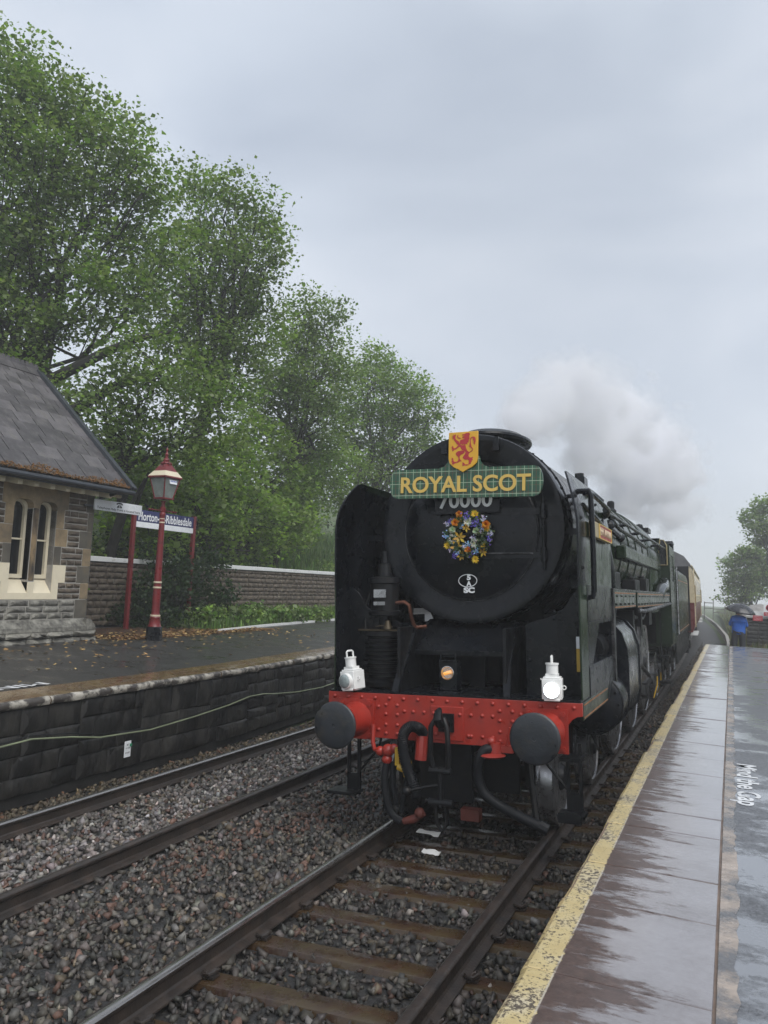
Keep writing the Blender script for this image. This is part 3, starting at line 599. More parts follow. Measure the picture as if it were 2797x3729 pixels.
for i in range(len(JF) - 1):
    y0, y1 = JF[i] + .005, JF[i + 1] - .005; m = MB(); rr = random.Random(i + 50); k = 9; rings = []
    for t in np.linspace(0, 1, k):
        y = y0 + (y1 - y0) * t; e = rr.uniform(-.012, .008)
        rings.append([(fx(y) + a + (e if a > -.07 else 0), y, FZ + b + (rr.uniform(-.006, .004) if a > -.07 else 0) + .018 * -a) for a, b in FPF])
    m.loft(rings); n = len(FPF)
    for q in range(k - 1):
        for j in (1, 2, 3, 4, 5): m.m[q * n + j] = 1
    m.build('coping_slab', [M_['coping'], M_['nosing']], farp, world=True, ang=50)
inst('painted_lettering', text_mesh('MIND THE GAP', .3, .0008, M_['roadmark'], width=3.0, height=.21, bold=.006), farp, (-5.52, 6.02, floor_z(-5.52) + .004), (0, 0, -math.pi / 2), world=True)
# weathered kerb of brown mould along the back of the platform
rr = random.Random(9)
m = MB(); ring = []
for y in np.linspace(12.3, 17.5, 30): ring.append([(-8.95 - .25 * rr.random() - (.0 if y < 13.2 else .12), y, floor_z(-9) + .004), (-10.9, y, floor_z(-9) + .03), (-10.9, y, .6), (-8.9, y, .6)])
m.loft(ring); tag(m.build('leaf_mould', M_['leafmould']), kind='stuff')
kb = MB(); kb.loft([[(x - .05, y, z - .05), (x + .05, y, z - .05), (x + .05, y, z + .055), (x - .05, y, z + .055)] for x, y, z in ((-9.05, 16.2, .90), (-9.5, 18.9, .905), (-10.05, 24.6, .91), (-11.2, 34, .92))])
tag(kb.build('white_kerb', M_['whitepaint']), 'white painted kerb edging the grass at the back of the far platform', 'kerb')
# weedy verge and embankment
m = MB(); m.loft([[(-9.1 - .1 * max(0, y - 16), y, .88), (-10.3 - .1 * max(0, y - 16), y, 1.0), (-11.35, y, 1.12), (-11.5, y, .5), (-9.1, y, .5)] for y in (16.2, 19, 22, 26, 30)], closed=True)
tag(m.build('verge', M_['earth']), kind='structure')
def bank_z(X, Y):
    t = max(0, -11.6 - X); return 1.35 + 0.56 * t - .008 * t * t * (1 if t < 26 else 0) if t < 26 else 10.5
m = MB(); xs_ = [-11.55, -12.5, -14, -16, -19, -23, -28, -36, -60]; ys_ = [-10, 0, 8, 14, 20, 26, 32, 40, 50, 70, 110]
vs = [(x - .05 * max(0, y - 24), y, bank_z(x, y) + .25 * math.sin(x * 1.3 + y * .7)) for y in ys_ for x in xs_]; k = len(xs_)
m.add(vs, [(j * k + i + 1, j * k + i, (j + 1) * k + i, (j + 1) * k + i + 1) for j in range(len(ys_) - 1) for i in range(k - 1)])
tag(m.build('embankment', M_['earth']), kind='structure')
# cable strung along the platform wall
cp = [(-4.72, 3.5, .36), (-4.72, 5.2, .34), (-4.72, 6.27, .379), (-4.72, 6.63, .395), (-4.72, 7.2, .33), (-4.72, 7.68, .25), (-4.72, 8.6, .205), (-4.72, 9.57, .25), (-4.72, 10.4, .31), (-4.73, 10.97, .373), (-4.75, 11.4, .365), (-4.78, 11.81, .32), (-4.84, 12.7, .25), (-4.9, 13.73, .22), (-5.05, 16, .3), (-5.2, 19, .25)]
m = MB(); m.tube(cp, .011, 6); tag(m.build('cable', M_['cable']), 'pale green cable sagging along the far platform wall', 'cable')
m = MB(); m.tube([(a + .005, b, c + .035 + .01 * math.sin(b * 2)) for a, b, c in cp], .007, 5); tag(m.build('cable', M_['rubber']), 'thin black cable running just above the pale green one', 'cable')
ms = thing('marker_plate', 'small white marker plate low on the far platform wall', 'marker plate', (-4.70, 8.17, -.07))
m = MB(); m.box(-.008, 0, -.058, .058, 0, .2); m.build('plate', M_['signwhite'], ms, bevel=.003)
for i, (tx, z) in enumerate((('BKT', .155), ('LV 236', .115), ('IVP', .055))): inst('lettering', text_mesh(tx, .03, .0004, M_['signblack'], width=.075 if i else .04, height=.02), ms, (.002, 0, z), (math.pi / 2, 0, math.pi / 2))
m = MB(); m.box(.001, .012, .03, .062, .13, .165); m.build('green_tag', pmat('green_tag', (.02, .22, .11), .4), ms)
# ------------------------------------------------------------------ station building
BX = -9.25; BC = 11.99; BZ = .90
bld = thing('station_building', 'small stone station building with slate roof and paired lancet windows', 'building', (BX, BC, BZ))
m = MB(); m.box(-13.4, BX - .36, 2.0, BC - .36, BZ - .3, 3.9); m.build('wall_core', M_['mortard'], bld, world=True)
m = MB()   # mortar bed, pierced by the two windows
def face(a, b, c, d): m.box(BX - .36, BX - .004, a, b, c, d)
face(2.0, 10.10, .75, 3.9); face(11.07, BC - .03, .75, 3.9); face(10.10, 11.07, .75, 1.68); face(10.10, 11.07, 3.47, 3.9); face(10.52, 10.66, 1.7, 3.5)
m.box(-13.4, BX - .35, BC - .36, BC - .012, .75, 3.9)
m.build('mortar', M_['mortar'], bld, world=True)
rr = random.Random(3)
def row(y0, y1, z0, z1, kind='rock', lo=.2, hi=.42, pr=.0):
    y = y1
    while y > y0 + .01:
        L_ = rr.uniform(lo, hi)
        if y - L_ < y0 + .12: L_ = y - y0
        stone(bld, kind, BX + pr, y - L_ + .009, y - .009, z0 + .011, z1 - .011, dep=.06, proud=.010 + rr.uniform(-.004, .006)); y -= L_
QZ = [(1.314, 1.667), (1.679, 1.985), (1.992, 2.307), (2.314, 2.653), (2.66, 2.985), (2.992, 3.355), (3.362, 3.72)]
QW = [.30, .20, .31, .20, .31, .13, .19]
for (a, b), w in zip(QZ, QW):
    stone(bld, random.choice(['ashlard', 'ashlard', 'ashlar']), BX, BC - w, BC + .004, a, b, dep=.1, name='quoin', proud=.004)
    # the same quoin shows on the return wall
    o = inst('quoin', FLT['ashlard'], bld, (BX - .26, BC - .05 + .006, (a + b) / 2), (0, 0, math.pi / 2), (.1, .5 - w, b - a), world=True)
    c3 = [(a + (b - a) * k / 3, a + (b - a) * (k + 1) / 3) for k in range(3)]
    for k, (p, q) in enumerate(c3):
        wide = {0: None, 1: (11.224, None), 2: (11.378, None), 3: (11.239, None), 4: (11.364, None), 5: (11.254, None), 6: (11.33, None)}[QZ.index((a, b))]
        y1 = BC - w - .012
        y0 = 9.2 if wide is None else wide[0] + .006
        if wide is None: row(9.0, y1, p, q, kind='rockl', lo=.26, hi=.46)
        elif rr.random() < .45 or y1 - y0 < .34: row(y0, y1, p, q, lo=.5, hi=.6)
        else: row(y0, y1, p, q, lo=.16, hi=.26)
        # left of the window
        if wide is not None: row(8.3, 2 * 10.585 - wide[0] - .006, p, q, lo=.22, hi=.42)
row(9.2, BC - .02, 3.73, 3.80, lo=.3, hi=.5)
# window dressings: buff jamb stones, painted sill block, stained mullion, lintel
LT = [(10.10, 10.52), (10.66, 11.07)]
for s_ in (1, -1):
    Yc = 10.585
    for (a, b), w in ((QZ[3], .654), (QZ[4], .779), (QZ[5], .669)):
        y0, y1 = Yc + s_ * .485, Yc + s_ * w
        o = stone(bld, 'ashlard' if (a, b) == QZ[3] else 'ashlar', BX, min(y0, y1), max(y0, y1), a - .003, b + .003, dep=.25, name='jamb_stone')
# lintel with the two rounded heads cut out (one dressed stone)
def head_arc(y0, y1, z):
    r = .13; out = []
    for k in range(7):
        an = math.pi - math.pi / 2 * k / 6; out.append((y0 + r + r * math.cos(an), z - r + r * math.sin(an)))
    for k in range(7):
        an = math.pi / 2 - math.pi / 2 * k / 6; out.append((y1 - r + r * math.cos(an), z - r + r * math.sin(an)))
    return out
HZ = 3.462
poly = [(9.84, 3.362), (10.10, 3.362 - .04)] + head_arc(10.10, 10.52, HZ)[1:-1] + [(10.52, 3.32), (10.66, 3.32)] + head_arc(10.66, 11.07, HZ)[1:-1] + [(11.07, 3.32), (11.33, 3.362), (11.33, 3.74), (9.84, 3.74)]
m = MB(); m.prism(poly, BX - .25, BX + .006, 'yz'); m.build('lintel', M_['ashlar'], bld, world=True, ang=25)
m = MB(); m.box(BX - .25, BX + .005, 10.52, 10.66, 2.0, 3.33); m.build('mullion', M_['soot'], bld, world=True, bevel=.025)
# cream painted sill block: stepped sides and two sloping sills
m = MB()
m.box(BX - .25, BX + .008, 11.072, 11.378, 1.985, 2.312); m.box(BX - .25, BX + .007, 11.072, 11.224, 1.676, 1.985)
m.box(BX - .25, BX + .008, 2 * 10.585 - 11.378, 10.098, 1.985, 2.312); m.box(BX - .25, BX + .007, 2 * 10.585 - 11.224, 10.098, 1.676, 1.985)
m.box(BX - .25, BX + .006, 10.098, 11.072, 1.676, 1.79)
m.box(BX - .25, BX + .006, 10.52, 10.66, 1.79, 1.985)
for a, b in LT: m.prism([(BX + .004, 1.79), (BX - .24, 2.10), (BX - .24, 1.75), (BX + .004, 1.75)], a, b, 'xz')
m.build('painted_sill', M_['creampaint'], bld, world=True, ang=25)
for a, b in LT:
    w_ = MB(); X0 = BX - .20
    fr = [(a, 2.05)] + head_arc(a, b, HZ) + [(b, 2.05)]
    inn = [(a + .055, 2.12)] + [(y + (.055 if y < (a + b) / 2 else -.055), z - .045) for y, z in head_arc(a, b, HZ)] + [(b - .055, 2.12)]
    k = len(fr); vs = [(X0 + .05, *p) for p in fr] + [(X0 + .05, *p) for p in inn] + [(X0 - .02, *p) for p in inn]
    fs = [(i, i + 1, k + i + 1, k + i) for i in range(k - 1)] + [(k + i, k + i + 1, 2 * k + i + 1, 2 * k + i) for i in range(k - 1)] + [(0, k, 2 * k - 1, k - 1), (k, 2 * k, 3 * k - 1, 2 * k - 1)]
    w_.add(vs, fs); wf = w_.build('window', M_['creampaint'], bld, world=True, ang=30)
    q = MB(); q.prism(inn, X0 - .03, X0 - .012, 'yz'); q.build('pane', M_['glassdark'], wf)
    q = MB(); q.box(X0 - .011, X0 + .035, a + .05, b - .05, 2.735, 2.765); q.build('glazing_bar', M_['creampaint'], wf)
# plinth
m = MB(); pr = [(BX - .1, 1.308), (BX + .01, 1.305), (BX + .13, 1.17), (BX + .14, 1.095), (BX - .1, 1.095)]
m.prism(pr, 2.0, BC + .02, 'xz'); m.prism([(BC - .1, 1.307), (BC + .012, 1.304), (BC + .15, 1.17), (BC + .16, 1.097), (BC - .1, 1.097)], -13.3, BX + .128, 'yz')
m.build('plinth_cap', M_['rockl'], bld, world=True, ang=25)
y = BC + .15
for k, (p, q) in enumerate(((.98, 1.092), (.80, .976))):
    y = BC + .16
    while y > 7.6:
        L_ = rr.uniform(.35, .7); stone(bld, 'rockl', BX + .15, y - L_ + .005, y - .005, p + .004, q - .004, dep=.2, proud=rr.uniform(-.005, .012)); y -= L_
# roof: slates in courses, ridge tiles, verge, rafter feet, gutter
EX, EZ, RX, RZ = -8.72, 3.90, -11.55, 6.45
sl = Vector((RX - EX, 0, RZ - EZ)); SLEN = sl.length; sl.normalize(); nrm = Vector((-sl.z, 0, sl.x)) * -1.0
if nrm.z < 0: nrm = -nrm
roof = MB(); roof.prism([(EX - .02, EZ - .07), (RX, RZ - .05), (2 * RX - EX, EZ - .07), (2 * RX - EX, EZ - .16), (RX, RZ - .16), (EX - .02, EZ - .16)], 2.0, 12.34, 'xz')
roof = roof.build('roof', M_['lead'], bld, world=True, smooth=False)
SM = []
for s_ in range(5):
    q = MB(); r2 = random.Random(s_); t = .5
    q.loft([[(-.5, -.5, 0), (.5, -.5, 0), (.5, -.5, t), (-.5, -.5, t)], [(-.5 + r2.uniform(0, .04), .5, 0), (.5 - r2.uniform(0, .04), .5, 0), (.5, .5, t), (-.5, .5, t)]])
    SM.append(q.mesh('slate', M_['slate' if s_ < 3 else 'slate2'], smooth=False))
# local slate: x along Y, y down-slope, z normal
d = 0.0; rowi = 0; Mx = Matrix(((0, -sl.x, nrm.x), (-1, 0, 0), (0, -sl.z, nrm.z))).to_4x4()
ERot = Mx.to_euler()
while d < SLEN - .08:
    ex = .39 - .19 * d / SLEN; y = 12.36 - (.0 if rowi % 2 else -.0); first = True
    wbase = .60 - .26 * d / SLEN
    while y > 8.6 - d * .2:
        w = wbase * rr.uniform(.78, 1.2)
        if first and rowi % 2: w *= .55
        first = False
        c = Vector((EX, 0, EZ)) + sl * (d + ex * .5 + .035) + nrm * (.004 + .010)
        o = inst('slate', random.choice(SM), roof, (c.x, y - w / 2, c.z), ERot, (w - .020, ex + .10, .026), world=False)
        o.matrix_parent_inverse = Matrix.Identity(4)
        dm = rr.uniform(-.004, .004); o.rotation_euler.rotate_axis('X', -.030 + dm); o.rotation_euler.rotate_axis('Z', rr.uniform(-.008, .008))
        y -= w
    d += ex; rowi += 1
for i in range(14):
    y1 = 12.40 - i * .36; q = MB()
    q.prism([(RX - .17, RZ - .13), (RX, RZ + .02), (RX + .17, RZ - .13), (RX + .19, RZ - .11), (RX + .02, RZ + .06), (RX + .018, RZ + .12), (RX - .018, RZ + .12), (RX - .02, RZ + .06), (RX - .19, RZ - .11)], y1 - .35, y1, 'xz')
    for k in range(3): q.box(RX - .017, RX + .017, y1 - .33 + k * .115, y1 - .26 + k * .115, RZ + .115, RZ + .165)
    q.build('ridge_tile', M_['slate'], roof, smooth=False)
v = MB()
for o_, w_, h_ in ((0, .12, .09), (.05, .045, .13)):
    a = Vector((EX, 0, EZ)) - sl * .06 + nrm * (.02); b = a + sl * (SLEN + .02)
    y0, y1 = 12.36 - o_ , 12.36 - o_ + w_
    v.loft([[(p.x, y0, p.z), (p.x, y1, p.z), (p.x + nrm.x * h_ * .6, y1, p.z + nrm.z * h_ * .6), (p.x + nrm.x * h_ * .6, y0, p.z + nrm.z * h_ * .6)] for p in (a, b)])
a = Vector((EX, 0, EZ)) - nrm * .02; b = a + sl * (SLEN - .02)
v.loft([[(p.x, 12.34, p.z), (p.x, 12.42, p.z), (p.x - nrm.x * .2, 12.42, p.z - .24), (p.x - nrm.x * .2, 12.34, p.z - .24)] for p in (a, b)])
v.build('verge', M_['lead'], roof, smooth=False)
q = MB(); q.box(BX - .06, BX + .02, 2, 12.2, 3.74, 3.83); q.build('wall_plate', M_['ashlard'], bld, world=True)
for i in range(12):
    y = 12.02 + .0 - i * .36; q = MB(); q.prism([(BX - .05, 3.72), (BX + .33, 3.665), (BX + .36, 3.68), (BX + .36, 3.76), (BX - .05, 4.0)], y - .05, y + .05, 'xz')
    q.build('rafter_foot', M_['creampaint'], bld, world=True, smooth=False)
q = MB()
for i in (0, 1):
    y = 12.14 + .2 * i
    q.prism([(BX - .2, 3.80), (BX + .33, 3.70), (BX + .36, 3.72), (BX + .36, 3.80), (BX - .2, 4.1)], y - .05, y + .05, 'xz')
q.build('rafter_foot', M_['creampaint'], bld, world=True, smooth=False)
q = MB(); q.tube([(EX + .06, y, EZ - .085) for y in (2, 5, 8, 11, 12.42)], .05, 10); q.build('gutter', M_['lead'], bld, world=True)
q = MB(); q.tube([(EX + .03, 12.0, EZ - .12), (BX + .1, 12.06, 3.68), (BX - .12, 12.07, 3.5), (BX - .12, 12.07, 1.3)], .04, 8); q.build('drainpipe', M_['lead'], bld, world=True)
# moss and needles collected along the gutter
Pm = []; r3 = np.random.default_rng(4)
for y in np.arange(7.5, 12.38, .012):
    w = .35 + .65 * abs(math.sin(y * 1.7) * math.sin(y * 3.1 + 1))
    for _ in range(int(1 + 5 * w)): Pm.append((EX + .06 - r3.uniform(0, .22) * w, y + r3.normal(0, .03), 0))
Pm = np.array(Pm); Pm[:, 2] = EZ - .05 + np.clip(-(Pm[:, 0] - EX - .02), 0, 1) * (RZ - EZ) / (EX - RX) + r3.uniform(.045, .085, len(Pm))
extra = np.array([(-9.55, 11.98, 4.68), (-9.50, 11.95, 4.64), (-9.58, 11.9, 4.70)]); 
V, F, C = scatter_rocks(Pm, r3.uniform(.025, .06, len(Pm)), np.ones((len(Pm), 3)))
tag(inst('gutter_moss', npmesh('gutter_moss', V, F, M_['moss']), bld, world=True), kind='stuff')

# hanging help-point sign beyond the corner
ps = thing('help_point_sign', 'white telephone help point sign hanging beside the station building', 'sign', (-9.15, 12.56, 3.54))
q = MB(); q.box(-.02, .02, -.675, .675, -.105, .105); q.build('board', M_['signwhite'], ps, bevel=.006)
q = MB(); q.box(-.05, -.02, -.9, -.2, -.06, -.02); q.build('bracket', M_['lead'], ps)
inst('lettering', text_mesh('Telephone Help Point is located here', .08, .0005, M_['signblack'], width=1.24, height=.062, bold=.0006), ps, (.0215, 0, -.060), (math.pi / 2, 0, math.pi / 2))
q = MB(); base = [(-.075, -.028), (-.068, -.005), (-.045, .012), (-.035, .026), (.035, .026), (.045, .012), (.068, -.005), (.075, -.028)]
q.prism(base, .0205, .023, 'yz'); hand = [(-.092, .035), (-.09, .052), (-.07, .068), (-.03, .078), (.03, .078), (.07, .068), (.09, .052), (.092, .035), (.058, .030), (.055, .045), (-.055, .045), (-.058, .030)]
q.prism(hand, .0205, .023, 'yz'); pg = q.build('telephone_pictogram', M_['signblack'], ps, smooth=False); pg.location = (0, .0, .018)
q = MB(); q.lathe([(.0, .0235), (.021, .0235), (.021, .0242), (0, .0242)], 16, 'x'); q.build('dial_ring', M_['signwhite'], ps).location = (0, 0, .016)
q = MB(); q.lathe([(.0, .0245), (.011, .0245), (.011, .0252), (0, .0252)], 12, 'x'); q.build('dial_dot', M_['signblack'], ps).location = (0, 0, .016)

# running-in board on two posts
rb = thing('station_name_board', 'dark blue station name board on two dark red posts', 'sign', (-10.5, 15.7, .91))
q = MB(); q.box(-.02, .02, -1.12, 1.12, 2.52, 2.80); q.build('blue_panel', M_['signblue'], rb, bevel=.004)
q = MB(); q.box(-.021, .021, -1.12, 1.12, 2.385, 2.518); q.build('white_strip', M_['signwhite'], rb, bevel=.004)
inst('lettering', text_mesh('Horton-in-Ribblesdale', .2, .0006, M_['numwhite'], width=2.0, height=.205, bold=.004), rb, (.0215, 0, 2.655), (math.pi / 2, 0, math.pi / 2))
for y in (-1.13, 1.13):
    q = MB(); q.box(-.045, .045, y - .045, y + .045, -.1, 2.83); q.build('post', M_['postred'], rb, bevel=.008)

# boundary wall with white coping
WX = -11.3
bw = thing('boundary_wall', 'long brown stone boundary wall with white painted coping behind the platform', 'wall', (WX, 20, .9))
q = MB(); q.box(WX - .35, WX - .05, 9, 46, .6, 2.44); q.build('wall_core', M_['mortard'], bw, world=True)
y = 12.0; 
while y < 46:
    L_ = rr.uniform(.85, 1.2); q = MB(); q.box(WX - .40, WX + .05, y + .004, y + L_ - .004, 2.445 + rr.uniform(-.004, .004), 2.56 + rr.uniform(-.006, .006)); q.build('coping_stone', M_['whitepaint'], bw, world=True, bevel=.012); y += L_
zc = .95; far_ = []
rows = []
while zc < 2.43:
    h = rr.uniform(.105, .16); h = min(h, 2.44 - zc) if zc + h < 2.38 else 2.44 - zc
    y = 12.2
    while y < 34:
        L_ = rr.uniform(.16, .42); rows.append((y, L_, zc, h)); y += L_
    zc += h
vis = [r_ for r_ in rows if (r_[0] < 15.6 or r_[0] > 18.0)]
vis.sort(key=lambda r_: r_[0]); near_ = vis[:290]; rest = [r_ for r_ in rows if r_ not in set(near_)]
for y, L_, zc, h in near_: stone(bw, 'rockw', WX, y + .005, y + L_ - .005, zc + .005, zc + h - .005, dep=.08, proud=rr.uniform(-.012, .012))
q = MB()
for y, L_, zc, h in rest:
    src = random.choice(BLK['rockw']); pr_ = rr.uniform(-.012, .012)
    q.add([(WX - .04 + pr_ + v.co.x * .08, y + L_ / 2 + v.co.y * (L_ - .01), zc + h / 2 + v.co.z * (h - .01)) for v in src.vertices], [tuple(p.vertices) for p in src.polygons])
tag(q.build('far_stones', M_['rockw'], bw, world=True, ang=25, fix=False), kind='stuff')

# lamp post
lp = thing('lamp_post', 'dark red lamp post with cream bands and glazed lantern', 'lamp post', (-8.47, 13.1, .885), (0, 0, R(84)))
q = MB(); q.lathe([(.0, -.05), (.165, -.05), (.165, .02), (.155, .30), (.145, .315), (0, .315)], 8); q.build('base', M_['black'], lp, ang=25)
q = MB(); q.lathe([(.135, .315), (.12, .36), (.10, .50), (.108, .52), (.10, .54), (.082, .62), (.082, .66), (.078, 1.2), (.076, 1.28), (.074, 1.36), (.066, 2.0), (.055, 2.86), (.062, 2.87), (.062, 2.93), (.05, 2.95), (.062, 2.99), (.062, 3.06), (.04, 3.08), (.035, 3.18), (.06, 3.22), (.0, 3.22)], 20); q.build('column', M_['postred'], lp)
for a, b, r_ in ((.545, .585, .104), (1.19, 1.23, .088), (1.31, 1.35, .087), (2.70, 2.735, .062), (2.79, 2.815, .060)):
    q = MB(); q.lathe([(r_ - .01, a), (r_, a + .006), (r_, b - .006), (r_ - .01, b)], 20); q.build('cream_band', M_['postcream'], lp)
q = MB(); q.tube([(-.36, 0, 2.99), (.36, 0, 2.99)], .012, 8); q.sphere((-.37, 0, 2.99), .025, 8, 6); q.sphere((.37, 0, 2.99), .025, 8, 6); q.cyl((-.31, 0, 2.99), (-.28, 0, 2.99), .022, None, 8); q.cyl((.31, 0, 2.99), (.28, 0, 2.99), .022, None, 8); q.build('ladder_bar', M_['postred'], lp)
lan = MB()
zb, zt, rb_, rt_ = 3.28, 3.76, .150, .250
lp.scale = (1, 1, .885)
def sq(r_, z): return [(r_, r_, z), (-r_, r_, z), (-r_, -r_, z), (r_, -r_, z)]
k2 = 1 / 1.18
for sx in (-1, 1):
    for sy in (-1, 1): lan.tube([(sx * rb_ * k2, sy * rb_ * k2, zb), (sx * rt_ * k2, sy * rt_ * k2, zt)], .014, 6)
lan.loft([sq(.04, zb - .04), sq(rb_ * k2 + .02, zb - .02), sq(rb_ * k2 + .02, zb + .012), sq(.02, zb + .014)])
lan.loft([sq(rt_ * k2 + .015, zt - .02), sq(rt_ * k2 + .035, zt), sq(rt_ * k2 + .03, zt + .03), sq(rt_ * k2 - .01, zt + .03)])
lan = lan.build('lantern_frame', M_['postred'], lp, ang=25)
for i in range(4):
    q = MB(); a, b = rb_ * k2 - .004, rt_ * k2 - .004
    q.add([(-a, a, zb + .01), (a, a, zb + .01), (b, b, zt - .01), (-b, b, zt - .01)], [(0, 1, 2, 3)]); o = q.build('pane', pmat('lantern_glass', (0.21, 0.235, 0.22), .12, var=.25, vs=5) if i == 0 else o.data.materials[0], lan, fix=False); o.rotation_euler = (0, 0, i * math.pi / 2)
q = MB(); q.loft([sq(rt_ * k2 + .032, zt + .03), sq(rt_ * k2 - .045, zt + .155)], caps=False); q.build('cream_roof_band', M_['postcream'], lan, ang=20)
q = MB(); q.loft([sq(rt_ * k2 - .046, zt + .155), sq(.085, zt + .31), sq(.03, zt + .32)]); q.build('roof', M_['postred'], lan, ang=20)
q = MB(); q.lathe([(.10, zt + .305), (.075, zt + .335), (.105, zt + .35), (.10, zt + .37), (.06, zt + .39), (.07, zt + .42), (.065, zt + .44), (.035, zt + .47), (.03, zt + .53), (.045, zt + .555), (.02, zt + .59), (.016, zt + .64), (.03, zt + .67), (.012, zt + .70), (0, zt + .74)], 14); q.build('finial', M_['postred'], lp)
for k in range(8):
    an = k * math.pi / 4; q = MB(); q.sphere((math.cos(an) * .10, math.sin(an) * .10, zt + .335), .02, 6, 5, (1, 1, 1.4)); q.build('crocket', M_['postred'], lp)
q = MB(); q.box(-.10, .10, -.002, .002, -.05, .05); st = q.build('sticker', M_['signwhite'], lan); st.location = (0.03, -.206, 3.665); st.rotation_euler = (-.20, 0, 0)
for i, t in enumerate(('HORTON IN', 'RIBBLESDALE')): inst('lettering', text_mesh(t, .05, .0004, pmat('sticker_blue', (.05, .09, .45), .4) if i == 0 else bpy.data.materials['sticker_blue'], width=.165, height=.032, bold=.001), lan, (.03, -.2155 + .008 * i * 1.3, 3.68 - .04 * i), (math.pi / 2 - .2, 0, 0))
